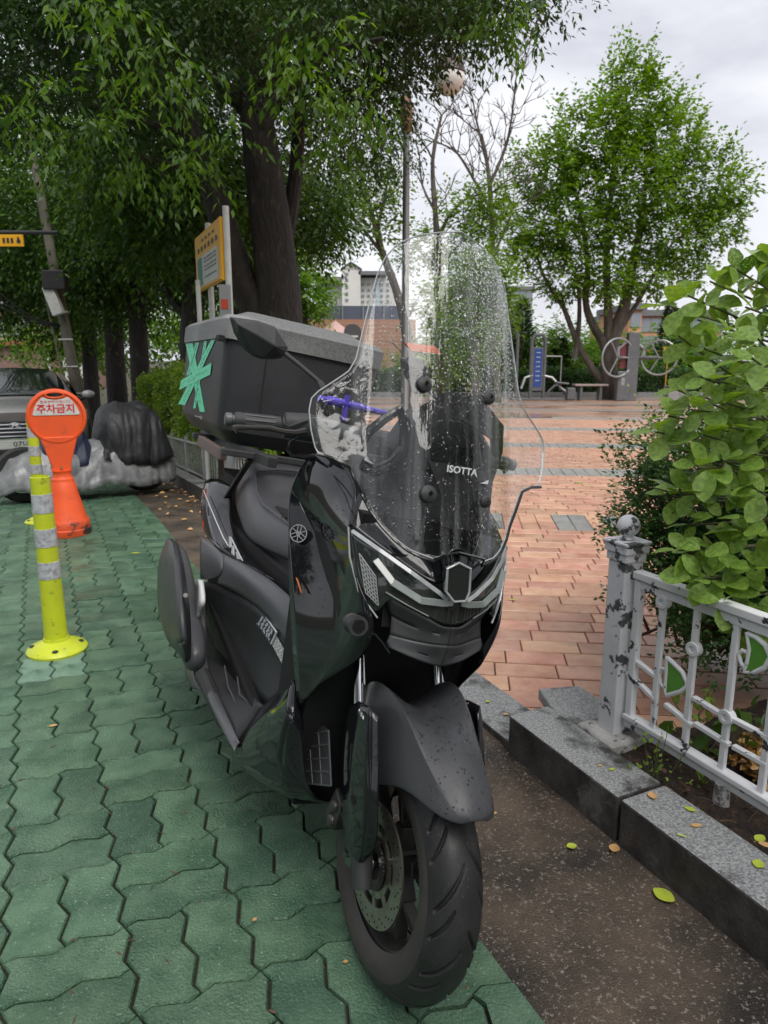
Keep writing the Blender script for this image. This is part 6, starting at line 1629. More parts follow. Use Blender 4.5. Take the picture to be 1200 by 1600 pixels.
# beads of rain standing on the mudguard, the seat and the cowls
def beads(name, parent, pts, rmin, rmax):
    dv, df = [], []
    for c, nrm in pts:
        nrm = nrm.normalized(); t1 = nrm.orthogonal().normalized(); t2 = nrm.cross(t1); r = rmin + (rmax - rmin) * random.random() ** 2.5; b = len(dv)
        for i in range(7): a_ = 2 * pi * i / 7; dv.append(c + t1 * cos(a_) * r + t2 * sin(a_) * r)
        for i in range(7): a_ = 2 * pi * (i + .5) / 7; dv.append(c + (t1 * cos(a_) + t2 * sin(a_)) * r * .62 + nrm * r * .45)
        dv.append(c + nrm * r * .6)
        for i in range(7):
            j = (i + 1) % 7; df += [(b + i, b + j, b + 7 + i), (b + j, b + 7 + j, b + 7 + i), (b + 7 + i, b + 7 + j, b + 14)]
    me = np_mesh(name, np.array([tuple(v) for v in dv]), np.array(df), M_drop); me.shade_smooth(); q = link(bpy.data.objects.new(name, me), parent); q['kind'] = 'stuff'
def surface_points(o_, n, off, up=0.0):
    dg_ = bpy.context.evaluated_depsgraph_get(); ev = o_.evaluated_get(dg_); me = ev.to_mesh(); fs_ = [f for f in me.polygons if f.normal.z > up]; out = []
    ar = [f.area for f in fs_]
    for f in random.choices(fs_, ar, k=n):
        v = [me.vertices[i].co for i in f.vertices]; a_, b_ = random.random(), random.random(); p = v[0].lerp(v[1], a_).lerp(v[-1].lerp(v[-2], a_), b_)
        out.append((p + f.normal * off, f.normal.copy()))
    ev.to_mesh_clear(); return out
mud = [q for q in scooter.children if q.name == 'front_mudguard'][0]
bpy.context.view_layer.update()
beads('raindrops', mud, surface_points(mud, 900, .0004, .25), .0006, .0022)
beads('raindrops', seat, surface_points(seat, 260, .0004, .5), .0008, .0026)
for q in cowl: beads('raindrops', q, surface_points(q, 260, .0003, .12), .0006, .0018)
for s_g in (1, -1):      # panel joints and screws on the cowl
    for path in ([(497, 713), (508, 745), (516, 790), (527, 838)], [(520, 740), (540, 775), (549, 800)]):
        P_ = [E_(q[0], q[1], -.178 + .006 * (q[0] > 515)) + Vector((.0, -.0005, 0)) for q in path]
        if s_g < 0: P_ = [mir(p) for p in P_]
        obj('panel_joint', MB().tube(P_, .0011, 5), M_dark, cowl[0 if s_g > 0 else 1])
# ---- windscreen
out_px = [(677, 873), (658, 868), (636, 857), (616, 841), (596, 820), (577, 794), (562, 765), (545, 727), (520, 713), (494, 706), (486, 672), (483, 640), (487, 622), (498, 611), (520, 597), (545, 580), (556, 561), (566, 520), (578, 470), (590, 428), (602, 402), (622, 380), (655, 367), (690, 363)]
W_ = lambda px, py, d=0.0: L_(px, py, f=lambda y, z: f_wind(y, z) + d)
ow = [W_(*q) for q in out_px]
zz = [p.z for p in ow]; yy = [abs(p.y) for p in ow]
ztop = ow[-1].z + .012; 
prof = sorted(zip(zz, yy))
pz = [a for a, b in prof] + [ztop]; py_ = [b for a, b in prof] + [0.001]
NR, NC = 90, 41; rows = []
z0 = min(pz)
zr = [z0 + (ztop - z0) * (1 - (1 - k / (NR - 1)) ** 1.0) for k in range(NR - 6)] if False else list(np.linspace(z0, ztop - .03, NR - 14)) + [ztop - .03 * (1 - (j / 14.0)) ** 2 for j in range(1, 15)]
for z in zr:
    w = float(np.interp(z, pz, py_)); r = []
    for a in np.linspace(-1, 1, NC):
        y = w * a; z2 = z
        if z < z0 + .06: z2 = z + (1 - (z - z0) / .06) * .022 * max(0, 1 - (y / .03) ** 2)
        r.append(Vector((f_wind(y, z2), y, z2)))
    rows.append(r)
ws = obj('windscreen', MB().grid(rows), M_screen, scooter, smooth_=True, solid=.0022, ang=80)
# edge highlight put in as a pale grey tube around the screen
edge = [r[-1] for r in rows]; e2 = [r[0] for r in rows]
obj('screen_edge_highlight', MB().tube(edge + e2[::-1], .0014, 6, cap=False), pm('pale_edge_highlight', (.42, .45, .46), rough=.2, coat=1.0), ws, smooth_=True)
# seal along the screen's foot
mb = MB()
foot = [ow[i] + Vector((.004, 0, -.003)) for i in range(0, 10)]
foot[0] = ow[0] + Vector((.006, 0, -.004))
mb.tube([p for p in foot], .0032, 6); mb.tube([mir(p) for p in foot], .0032, 6)
mb.tube([foot[0], L_(694, 868, f=lambda y, z: .016), L_(713, 862, y=0) + Vector((.008, 0, 0)), mir(L_(694, 868, f=lambda y, z: .016)), mir(foot[0])], .0032, 6)
obj('screen_seal', mb, M_gloss, scooter, smooth_=True)
for p, r in ((W_(668, 772), .017), (mir(W_(668, 772)), .012), (W_(662, 601), .016), (mir(W_(662, 601)), .014)):
    d = Vector((1, 0, .34)).normalized()
    b = obj('screen_bolt', MB().tube([p - d * .03, p + d * .001, p + d * .006, p + d * .010], r, 20, rs=[r * .7, r, r * .95, r * .55]), M_matte, ws, smooth_=True)
    obj('screw', MB().tube([p + d * .009, p + d * .0135], r * .24, 12), M_chrome, scooter, smooth_=True)
# raindrops on the outer face
nd = 12500
dv, df = [], []
Z_ = z0 + (ztop - z0) * (.04 + .93 * RNG.random(nd)); side = RNG.random(nd) * 2 - 1
ico = []
for zz2, k in ((0, 6), (.62, 5), (1.0, 1)):
    for i in range(k):
        a = 2 * pi * i / k; r = 1 if k == 6 else (.62 if k == 5 else 0); ico.append((r * cos(a), r * sin(a), zz2))
# quick cone-like dome faces
for zc, a in zip(Z_, side):
    w = float(np.interp(zc, pz, py_)) * .985; y = w * a
    # the left of the screen is wetter low down, the right high up
    if RNG.random() > (.25 + .75 * smooth(-.5, .5, a) if zc > 1.12 else .22): continue
    x = f_wind(y, zc); r = .0006 + .0011 * RNG.random() ** 3
    nx = Vector((1, -(f_wind(y + .002, zc) - f_wind(y - .002, zc)) / .004, .36)).normalized()
    t1 = nx.cross(Vector((0, 0, 1))).normalized(); t2 = t1.cross(nx); c = Vector((x, y, zc)) + nx * .0017
    base_i = len(dv)
    el = 1 + RNG.random() * .5
    for i in range(7):
        ang_ = 2 * pi * i / 7; dv.append(c + t1 * cos(ang_) * r + t2 * sin(ang_) * r * el)
    for i in range(7):
        ang_ = 2 * pi * (i + .5) / 7; dv.append(c + t1 * cos(ang_) * r * .62 + t2 * sin(ang_) * r * .62 * el + nx * r * .42)
    dv.append(c + nx * r * .58)
    for i in range(7):
        j = (i + 1) % 7
        df.append((base_i + i, base_i + j, base_i + 7 + i)); df.append((base_i + j, base_i + 7 + j, base_i + 7 + i)); df.append((base_i + 7 + i, base_i + 7 + j, base_i + 14))
me = np_mesh('raindrops', np.array([tuple(v) for v in dv]), np.array(df), M_drop); me.shade_smooth()
o = link(bpy.data.objects.new('raindrops', me), ws); o['kind'] = 'stuff'
# ---- black bracket plate behind the screen, with its window and the instrument behind
K_ = lambda a, b, d=-.035: W_(460 + a / 2.857, 340 + b / 2.857, d)
outer = [(560, 842), (690, 772), (830, 795), (903, 890), (936, 930), (930, 1050), (886, 1180), (862, 1402), (700, 1390), (664, 1375), (656, 1240), (600, 1085), (590, 1000)]
inner = [(588, 955), (660, 912), (700, 900), (750, 905), (880, 985), (884, 1010), (876, 1130), (872, 1138), (820, 1128), (740, 1108), (665, 1095), (612, 1088), (596, 1030)]
mb = MB(); A = [K_(*q) for q in outer]; B = [K_(*q) for q in inner]; m = len(A)
mb.add(A + B, [(i, (i + 1) % m, m + (i + 1) % m, m + i) for i in range(m)])
plate = obj('screen_bracket', mb, M_dark, scooter, solid=.005)
text('lettering', 'ISOTTA', .0195, M_white, plate, frame(K_(747, 1131, -.027), K_(820, 1141, -.027) - K_(675, 1118, -.027), Vector((-.3, 0, 1))), sx=1.15, bold=.0004, shear=.15)
obj('tape_mark', MB().prism([K_(830, 1186, -.03), K_(866, 1172, -.03), K_(862, 1190, -.03)], (.001, 0, 0)), M_white, plate)
mk = [K_(835, 955, -.05), K_(880, 1000, -.05), K_(876, 1130, -.05), K_(852, 1125, -.05)]
text('lettering', 'WAVEM', .019, M_ink, ws, frame(W_(625, 826, -.002), W_(643, 842, -.002) - W_(607, 810, -.002), Vector((-.3, 0, 1))), sx=1.3, bold=.0005)
# instrument pod and handlebar cover
pod = [L_(*q, x=-.22) for q in ((612, 700), (655, 640), (745, 655), (770, 700), (762, 800), (640, 800))]
dsh = obj('dashboard', MB().prism(pod, (-.07, 0, 0)), M_matte, scooter, bevel=.012)
dp = [L_(*q, x=-.214) for q in ((660, 690), (740, 700), (738, 745), (662, 735))]
obj('display', MB().prism(dp, (.004, 0, 0)), M_smoke, dsh, bevel=.002)
mb = MB(); mb.box((-.40, 0, 1.0), (.13, .26, .09), Euler((0, -.3, 0))); mb.box((-.33, 0, .92), (.16, .30, .12), Euler((0, -.5, 0)))
obj('handlebar_cover', mb, M_matte, scooter, bevel=.02, seg=3)
# knuckle fairings seen through the ears of the screen
kn = [[L_(487, 652, x=-.30), L_(520, 655, x=-.28), L_(568, 672, x=-.24)], [L_(496, 668, x=-.30), L_(530, 688, x=-.27), L_(556, 700, x=-.24)]]
panel('inner_fairing', kn, M_satin, sub=1, mirror=False)
mb = MB().tube([L_(*q, x=-.20) for q in ((560, 702), (575, 676), (600, 655), (625, 640), (634, 665), (632, 700), (612, 725), (585, 736), (565, 725))], .008, 8, flat=1.6); obj('air_scoop', mb, M_gloss, scooter, smooth_=True)
# ---- handlebars
for s in (-1, 1):
    a = Vector((-.42, s * .375, 1.022)); b = Vector((-.40, s * .235, 1.045)); c = Vector((-.38, s * .13, 1.03))
    if s < 0: a, b = L_(366, 656, x=-.42), L_(444, 664, x=-.41)
    else: a, b = mir(L_(366, 656, x=-.42)), mir(L_(444, 664, x=-.41))
    d = (b - a).normalized()
    g = obj('grip', MB().tube([a, a + d * .006, a + (b - a) * .5, b - d * .004, b], .017, 18, rs=[.0165, .0178, .0160, .0172, .0165]), M_matte, scooter, smooth_=True)
    mb = MB()
    for k in range(10):
        an = 2 * pi * k / 10; u = d.cross(Vector((1, 0, 0))).normalized(); w = u.cross(d)
        o_ = u * cos(an) * .0168 + w * sin(an) * .0168; mb.beam(a + (b - a) * .2 + o_, a + (b - a) * .8 + o_, .004, .002, up=o_)
    obj('grip_rib', mb, M_satin, g)
    obj('bar_end', MB().tube([a - d * .020, a - d * .018, a - d * .006, a - d * .004, a], .013, 16, rs=[.012, .0145, .0145, .011, .011]), M_satin, scooter, smooth_=True)
    hs = obj('switch_housing', MB().tube([b, b + d * .008, b + d * .05, c], .02, 14, rs=[.021, .022, .024, .02], flat=1.3), M_matte, scooter, smooth_=True)
    obj('bar', MB().tube([b, c, Vector((-.36, 0, 1.0))], .011, 12), M_matte, scooter, smooth_=True)
    lv = [L_(*q, x=-.36) for q in ((366, 671), (372, 668), (392, 668), (420, 669), (445, 675), (462, 677), (478, 674))]
    if s > 0: lv = [mir(p) + Vector((-.05, -.02, 0)) for p in lv]
    obj('brake_lever', MB().tube(lv, .004, 8, rs=[.008, .005, .0038, .004, .005, .006, .007], flat=1.3), M_alu, scooter, smooth_=True)
    cb = [L_(*q, x=-.38) for q in ((440, 648), (442, 662), (452, 666), (470, 660), (482, 656))]
    if s > 0: cb = [mir(p) for p in cb]
    obj('cable', MB().tube(cb, .0022, 6), M_matte, scooter, smooth_=True)
    cb = [L_(*q, x=-.36) for q in ((470, 680), (452, 690), (449, 702), (456, 712), (474, 715), (500, 714))]
    if s > 0: cb = [mir(p) for p in cb]
    obj('cable', MB().tube(cb, .0045, 8), M_gloss, scooter, smooth_=True)
    # mirror
    Mx = -.43
    ou = [(357, 494), (400, 500), (430, 510), (450, 542), (449, 552), (440, 560), (428, 562), (408, 562), (392, 556), (376, 541), (364, 520)]
    q3 = [L_(*q, x=Mx) for q in ou]; cen_ = sum(q3, Vector()) / len(q3)
    ridge = [L_(*q, x=Mx + .035) for q in ((372, 506), (402, 523), (430, 541))]
    if s > 0:
        tw = lambda p: Vector((-.50, .09, 1.205)) + Matrix.Rotation(radians(8), 3, 'X') @ Vector((p.x - Mx, (p.y - cen_.y) * .62, (p.z - cen_.z) * .9))
        q3 = [tw(p) for p in q3]; ridge = [tw(p) for p in ridge]; cen_ = sum(q3, Vector()) / len(q3)
    rimp = [p + (cen_ - p) * .10 + Vector((.016, 0, 0)) for p in q3]
    mb = MB(); n_ = len(q3)
    V_ = q3 + rimp + ridge; f = [(i, (i + 1) % n_, n_ + (i + 1) % n_, n_ + i) for i in range(n_)]
    r0, r1, r2 = 2 * n_, 2 * n_ + 1, 2 * n_ + 2
    top = [(n_ + 0, n_ + 1, r1, r0), (n_ + 1, n_ + 2, r2, r1), (n_ + 2, n_ + 3, r2)]
    low = [(n_ + 3, n_ + 4, r2), (n_ + 4, n_ + 5, r2), (n_ + 5, n_ + 6, n_ + 7, r2), (n_ + 7, n_ + 8, r1, r2), (n_ + 8, n_ + 9, r0, r1), (n_ + 9, n_ + 10, r0), (n_ + 10, n_ + 0, r0)]
    mb.add(V_, f + top + low + [tuple(range(n_))[::-1]])
    mir_ = obj('mirror', mb, M_matte, scooter, bevel=.003)
    gl = [p + (cen_ - p) * .05 + Vector((-.001, 0, 0)) for p in q3]
    obj('mirror_glass', MB().prism(gl, (-.002, 0, 0)), M_chrome, mir_)
    st = [L_(442, 550, x=Mx + .01), L_(470, 572, x=-.40), L_(498, 596, x=-.38), L_(506, 612, x=-.37)]
    en = Vector((-.37, -.17, 1.06))
    if s > 0: st = [Vector((-.49, .12, 1.18)), Vector((-.45, .15, 1.14)), Vector((-.42, .17, 1.11)), Vector((-.40, .17, 1.09))]; en = mir(en)
    obj('mirror_stem', MB().tube(st[:3], .0052, 10, rs=[.006, .005, .0055]), M_matte, scooter, smooth_=True)
    obj('stem_joint', MB().tube([st[2], st[2] * .5 + st[3] * .5, st[3], en], .009, 10, rs=[.007, .010, .009, .009]), M_matte, scooter, smooth_=True)
mb = MB().prism([L_(*q, x=-.465) for q in ((632, 535), (680, 541), (689, 553), (644, 548))], (-.012, 0, 0)); obj('mirror_visor', mb, pm('orange_plastic', (.75, .17, .07), rough=.4), scooter, label='orange strip along the top of the inward-turned mirror')
# purple clamp bar behind the screen
a, b = L_(498, 622, x=-.34), L_(603, 646, x=-.34)
pb = obj('accessory_bar', MB().cyl(a, b, .0065, 12), M_purple, scooter, smooth_=True)
mb = MB(); dd = (b - a)
mb.cyl(a + dd * .12, a + dd * .36, .010, 12); mb.cyl(a + dd * .45, a + dd * .62, .009, 12); mb.cyl(a + dd * .40 + Vector((0, 0, .02)), a + dd * .40 - Vector((0, 0, .035)), .006, 10)
obj('clamp', mb, M_purple, pb, smooth_=True)
# fog lamp on the cowl
p = E_(548, 972, -.165); q = E_(571, 981, -.172) + Vector((.02, 0, 0)); d = (q - p).normalized()
fg = obj('spot_lamp', MB().tube([p, p + d * .01, p + d * .012, p + d * .03, p + d * .032, p + d * .045], .017, 20, rs=[.017, .0185, .016, .016, .0185, .0185]), M_matte, scooter, smooth_=True)
obj('lens', MB().tube([p + d * .044, p + d * .047], .0125, 16), M_lens, fg)
obj('lamp_back', MB().tube([p + d * .041, p + d * .0435], .013, 16), M_steel, fg)
mb = MB().tube([q + Vector((0, 0, -.01)), E_(585, 990, -.17), E_(598, 1005, -.13), E_(608, 1020, -.11)], .0016, 6); obj('cable', mb, M_matte, scooter, smooth_=True)
# round badge: three crossed forks inside a ring
bc = E_(469, 833, -.197); fr = frame(bc + Vector((.004, -.004, 0)), Vector((.60, .80, 0)), Vector((-.1, .05, 1)))
mb = MB(); mb.lathe([(1e-5, -.001), (.0195, -.001), (.0205, .001), (.0205, .003), (.018, .0035), (.0172, .0022), (1e-5, .0022)], 36)
bd = obj('badge', mb, M_gloss, scooter, smooth_=True); bd.matrix_local = fr
mb = MB(); mb.lathe([(.0175, .0024), (.0175, .0040), (.0195, .0040), (.0195, .0024)], 36, close=True)
for k in range(3):
    a = 2 * pi * k / 3 + pi / 2; c = Vector((cos(a), sin(a), 0)); t = Vector((-sin(a), cos(a), 0)); z_ = Vector((0, 0, .0032))
    mb.beam(z_ - c * .0165, z_ + c * .004, .0016, .0016); mb.beam(z_ + c * .004 - t * .0042, z_ + c * .004 + t * .0042, .0016, .0016)
    for s in (-1, 1): mb.beam(z_ + c * .004 + t * .0038 * s, z_ + c * .0165 + t * .0038 * s, .0016, .0016)
obj('badge_forks', mb, M_silver, bd)
# orange marker strip in the badge panel
obj('side_marker', MB().prism([E_(463, 902, -.203), E_(466, 905, -.201), E_(472, 926, -.198), E_(470, 925, -.199)], (.002, -.002, 0)), pm('orange_lens', (.55, .16, .03), rough=.2), cowl[0])
# warning labels on the tunnel
lb = [E_(390 + a / 13.33, 940 + b / 13.33, -.157) for a, b in ((295, 232), (585, 640), (470, 890), (165, 470))]
lab = obj('warning_label', MB().prism(lb, (0, -.004, 0)), M_white, scooter)
cn = sum(lb, Vector()) / 4; ins = [p + (cn - p) * .07 + Vector((0, -.0046, 0)) for p in lb]
obj('label_field', MB().prism(ins, (0, -.0004, 0)), M_label, lab)
mb = MB()
for i in range(7):
    k = .12 + i * .12; a = ins[0].lerp(ins[3], k); b = ins[1].lerp(ins[2], k)
    j = 0.05
    while j < .9:
        w = .05 + .10 * random.random(); mb.beam(a.lerp(b, j) + Vector((0, -.0006, 0)), a.lerp(b, min(.95, j + w)) + Vector((0, -.0006, 0)), .0022, .0006, up=(0, 1, 0)); j += w + .05 + .06 * random.random()
obj('fine_print', mb, M_white, lab)['kind'] = 'stuff'
lb2 = [E_(390 + a / 13.33, 940 + b / 13.33, -.150) for a, b in ((590, 700), (835, 1130), (735, 1360), (495, 905))]
lab = obj('warning_label', MB().prism(lb2, (0, -.004, 0)), M_matte, scooter)
mb = MB()
for i in range(6):
    k = .08 + i * .16; a = lb2[0].lerp(lb2[3], k); b = lb2[1].lerp(lb2[2], k); j = .04
    while j < .9:
        w = .05 + .12 * random.random(); mb.beam(a.lerp(b, j) + Vector((0, -.0045, 0)), a.lerp(b, min(.96, j + w)) + Vector((0, -.0045, 0)), .004, .0006, up=(0, 1, 0)); j += w + .04
obj('fine_print', mb, M_white, lab)['kind'] = 'stuff'

# ---- rack and delivery box
mb = MB()
for s in (-1, 1):
    mb.beam((-.86, s * .13, .905), (-1.72, s * .17, .905), .03, .03); mb.beam((-1.0, s * .16, .89), (-1.25, s * .16, .72), .018, .012)
mb.beam((-1.0, -.25, .905), (-1.0, .25, .905), .03, .02); mb.beam((-1.5, -.25, .905), (-1.5, .25, .905), .03, .02)
rack = obj('rack', mb, M_matte, scooter, bevel=.003)
mb = MB().beam(E_(313, 688, -.27), E_(350, 712, -.22), .022, .032); mb.beam(E_(345, 712, -.22), E_(346, 745, -.20), .014, .02)
obj('rack_bracket', mb, M_brown, rack, bevel=.002)
XF, XB, YW = -1.105, -1.90, .262
def rr(x0, x1, yw, r, z, n=4):
    o = []
    for cx, cy, a0 in ((x0 - r, yw - r, 0), (x1 + r, yw - r, 90), (x1 + r, -yw + r, 180), (x0 - r, -yw + r, 270)):
        for k in range(n + 1):
            a = radians(a0 + 90 * k / n); o.append(Vector((cx + r * cos(a), cy + r * sin(a), z)))
    return o
def boxloft(secs):
    mb = MB().grid([rr(*s) for s in secs], close=True); n = len(rr(*secs[0])); e = len(secs) - 1
    mb.f.append(tuple(range(n))[::-1]); mb.f.append(tuple(e * n + k for k in range(n))); return mb
bx_ = obj('delivery_box', boxloft([(XF - .05, XB + .03, YW - .06, .04, .922), (XF - .012, XB - .01, YW - .025, .05, .962), (XF - .010, XB - .012, YW - .020, .05, .975), (XF, XB, YW, .05, 1.245)]), M_box, scooter, smooth_=True, ang=25)
lid = obj('lid', boxloft([(XF + .010, XB - .010, YW + .008, .05, 1.238), (XF + .012, XB - .012, YW + .010, .05, 1.296), (XF - .004, XB + .004, YW - .004, .045, 1.312), (XF - .05, XB + .05, YW - .05, .03, 1.318), (XF - .10, XB + .10, YW - .08, .03, 1.340), (XF - .14, XB + .14, YW - .12, .02, 1.342)]), M_boxlid, bx_, smooth_=True, ang=25)
mb = MB().box((XF - .04, -YW - .002, 1.236), (.05, .03, .016)); obj('latch', mb, M_dark, bx_)
mb = MB().beam((XF + .0015, -.13, 1.235), (XF + .0015, -.125, .98), .0022, .0022); obj('mould_line', mb, M_dark, bx_)
# crossed tape on the near side of the box
def side_pt(u, v, d=.002):
    """u 0..1 from back to front, v 0..1 from bottom to top of the box side"""
    z = .965 + .275 * v; y = -(YW - .022 + .022 * v) - d; return Vector((XB + .06 + (XF - XB - .12) * u, y, z))
TZ = lambda a, b, d: (lambda q: Vector((q.x, q.y, q.z)))(E_(260 + a / 7.27, 480 + b / 7.27, 0)) if False else None
def tape_pt(a, b, d=0):
    r = M3 @ ray(260 + (a * .93 + 22) / 7.27, 480 + b / 7.27); k = 1.5
    for _ in range(30):
        p = EL + r * k; v = (p.z - .975) / .27; yt = -(YW - .020 + .020 * v) - .0015 - d; k += (yt - p.y) / r.y * .8
    return EL + r * k
tapes = [([(212, 412), (300, 410), (445, 1190), (385, 1188)], 0), ([(525, 372), (575, 366), (205, 1115), (122, 1100)], .0008), ([(335, 405), (378, 400), (270, 770), (222, 775)], .0004),
         ([(440, 385), (475, 383), (335, 1150), (305, 1150)], .0002), ([(158, 830), (528, 632), (512, 768), (135, 940)], .0016)]
for q, d in tapes:
    P_ = [tape_pt(*c, d) for c in q]
    mb = MB().prism(P_, (0, -.0007, 0)); tp = obj('tape', mb, M_tape, bx_)
    mb = MB(); a0, a1 = (P_[0] + P_[3]) / 2, (P_[1] + P_[2]) / 2
    if d != .0016: a0, a1 = (P_[0] + P_[1]) / 2, (P_[2] + P_[3]) / 2
    k = .06
    while k < .92:
        c = a0.lerp(a1, k) + Vector((0, -.0012, 0)); dr = (a1 - a0).normalized()
        nrm = dr.cross(Vector((0, 1, 0)))
        c2 = c + nrm * random.uniform(-.006, .006)
        mb.beam(c2, c2 + dr * random.uniform(.006, .016) + nrm * random.uniform(-.006, .006), .0022, .0006, up=(0, 1, 0)); k += random.uniform(.03, .06)
    obj('print', mb, M_ink, tp)['kind'] = 'stuff'
mb = MB()
for i in range(6): 
    p = tape_pt(330 + i * 16, 1235 + i * 4); mb.box(p, (.012 if i < 4 else .008, .001, .004 if i < 4 else .012))
obj('maker_plate', mb, M_silver, bx_)
# side stand
mb = MB().tube([(-.62, .12, .22), (-.58, .24, .06), (-.57, .275, .045)], .011, 8); mb.box((-.565, .285, .050), (.05, .05, .012))
obj('side_stand', mb, M_matte, scooter, smooth_=True)
# ------------------------------------------------------------------ park furniture
M_frame = pm('grey_powder_coat', (.10, .105, .115), (.13, .135, .145), 6, rough=.45)
M_blue = pm('blue_panel', (.02, .06, .26), (.03, .08, .32), 8, rough=.35)
M_maroon = pm('maroon_panel', (.16, .03, .035), rough=.4)
M_steelg = pm('pale_steel', (.34, .35, .36), rough=.4, metal=.6)
def onground(px, y): p = AT(px, 620, y); return Vector((p.x, p.y, 0))
ex = thing('exercise_stepper', 'outdoor air walker with a tall blue panelled frame left of the bench', 'exercise machine', onground(838, 22.2))
h = AT(838, 522, 22.2).z; w = .20
obj('frame', MB().tube([(-w, 0, 0), (-w, 0, h - .18), (-w * .6, 0, h - .02), (w * .6, 0, h - .02), (w, 0, h - .18), (w, 0, 0)], .055, 12), M_frame, ex, smooth_=True)
obj('panel', MB().box((0, 0, h * .47), (.32, .06, h * .66)), M_frame, ex, bevel=.01); pn = obj('info_panel', MB().box((0, -.035, h * .49), (.24, .012, h * .58)), M_blue, ex, bevel=.004)
for k in range(7): obj('print', MB().box((0, -.043, h * .3 + k * .14), (.13, .004, .02)), M_signwhite if 'M_signwhite' in globals() else M_steelg, pn)
obj('plate', MB().box((0, 0, .03), (1.6, .5, .05)), M_frame, ex, bevel=.01)
obj('leg_tube', MB().tube([(.15, 0, .75), (.45, -.05, .68), (.75, -.1, .35), (.95, -.1, .22)], .04, 10), M_steelg, ex, smooth_=True); obj('leg_tube', MB().tube([(-.15, 0, .75), (-.38, -.05, .68), (-.5, -.1, .35)], .04, 10), M_steelg, ex, smooth_=True)
obj('seat', MB().box((.75, -.1, .52), (.38, .24, .06), Euler((0, .1, 0))), M_frame, ex, bevel=.02); obj('foot_bar', MB().tube([(.3, -.2, .25), (.5, -.2, .45), (.72, -.1, .48)], .03, 8), M_frame, ex, smooth_=True)
obj('step', MB().box((1.02, -.1, .20), (.25, .3, .36)), M_frame, ex, bevel=.02)
obj('handrail', MB().tube([(.2, 0, 1.32), (.72, 0, 1.32)], .02, 8), M_steelg, ex); obj('handrail', MB().tube([(.72, 0, 1.32), (.72, 0, .3)], .02, 8), M_steelg, ex)
obj('side_post', MB().tube([(-.62, .1, 0), (-.62, .1, 1.9), (-.68, .1, 2.1)], .05, 10), M_frame, ex, smooth_=True)
be = thing('park_bench', 'backless bench with pale top on dark legs between the exercise machines', 'bench', onground(921, 22.2))
obj('seat', MB().box((0, 0, .46), (1.02, .40, .06)), pm('bench_top', (.42, .33, .30), (.30, .26, .26), 9, rough=.35), be, bevel=.01)
for k in range(3): obj('slat_gap', MB().box((0, -.1 + .1 * k, .492), (1.0, .008, .002)), M_dark0b if 'M_dark0b' in globals() else M_frame, be)
for s in (-1, 1): obj('leg', MB().box((s * .30, 0, .215), (.09, .30, .43)), M_frame, be, bevel=.01)
aw = thing('arm_wheel_post', 'grey exercise post with two big hand wheels in front of the tree', 'exercise machine', onground(983, 21.8))
h = AT(983, 520, 21.8).z
obj('column', MB().box((0, 0, h / 2), (.34, .26, h)), M_frame, aw, bevel=.01); obj('info_panel', MB().box((-.28, .0, h * .66), (.20, .10, h * .36)), M_maroon, aw, bevel=.01)
obj('cabinet', MB().box((-.30, -.05, h * .22), (.28, .24, h * .44)), M_frame, aw, bevel=.03); obj('label', MB().box((-.28, -.175, h * .29), (.10, .01, .22)), M_steelg, aw)
obj('arch', MB().tube([(-.42, 0, 1.30), (-.42, 0, 1.55), (-.20, 0, 1.72), (.10, 0, 1.72), (.32, 0, 1.55), (.34, 0, 1.32)], .06, 10), M_steelg, aw, smooth_=True)
for cx, r, yaw in ((-.50, .56, .35), (.72, .50, -.45)):
    ring_ = [Vector((cx + r * cos(a) * cos(yaw), r * cos(a) * sin(yaw) * 1.0 - .25, 1.28 + r * sin(a))) for a in np.linspace(0, 2 * pi, 37)]
    hw_ = obj('hand_wheel', MB().tube(ring_, .03, 8, cap=False), M_steelg, aw, smooth_=True)
    for a in (0, 2.1, 4.2):
        obj('spoke', MB().tube([(cx, -.25, 1.28), (cx + r * cos(a) * cos(yaw), r * cos(a) * sin(yaw) - .25, 1.28 + r * sin(a))], .018, 6), M_steelg, hw_)
    obj('axle', MB().tube([(cx * .2, 0, 1.28), (cx, -.25, 1.28)], .05, 10), M_frame, hw_)
ys = thing('yellow_park_sign', 'small yellow sign on a stake above the far hedge', 'sign', Vector((AT(1040, 600, 24.3).x, 24.3, 0)))
obj('board', MB().box((0, 0, 1.42 + .55 - .45), (.32, .02, .24)), pm('yellow_park_board', (.70, .38, .02), rough=.5), ys); obj('print', MB().box((0, -.013, 1.52), (.2, .003, .02)), M_black2 if 'M_black2' in globals() else M_frame, ys); obj('stake', MB().cyl((0, .02, 0), (0, .02, 1.5), .02, 8), pm('yellow_stake', (.6, .34, .03), rough=.5), ys)
gb_ = tag(obj('stone_block', MB().prism([Vector((x, y, 0)) for x, y in ((-.28, -.2), (.28, -.2), (.28, .2), (-.28, .2))], (0, 0, .44)), M_granite, None, bevel=.02, loc=tuple(onground(1054, 22.0))), 'low grey stone block at the right end of the far hedge', 'stone block')
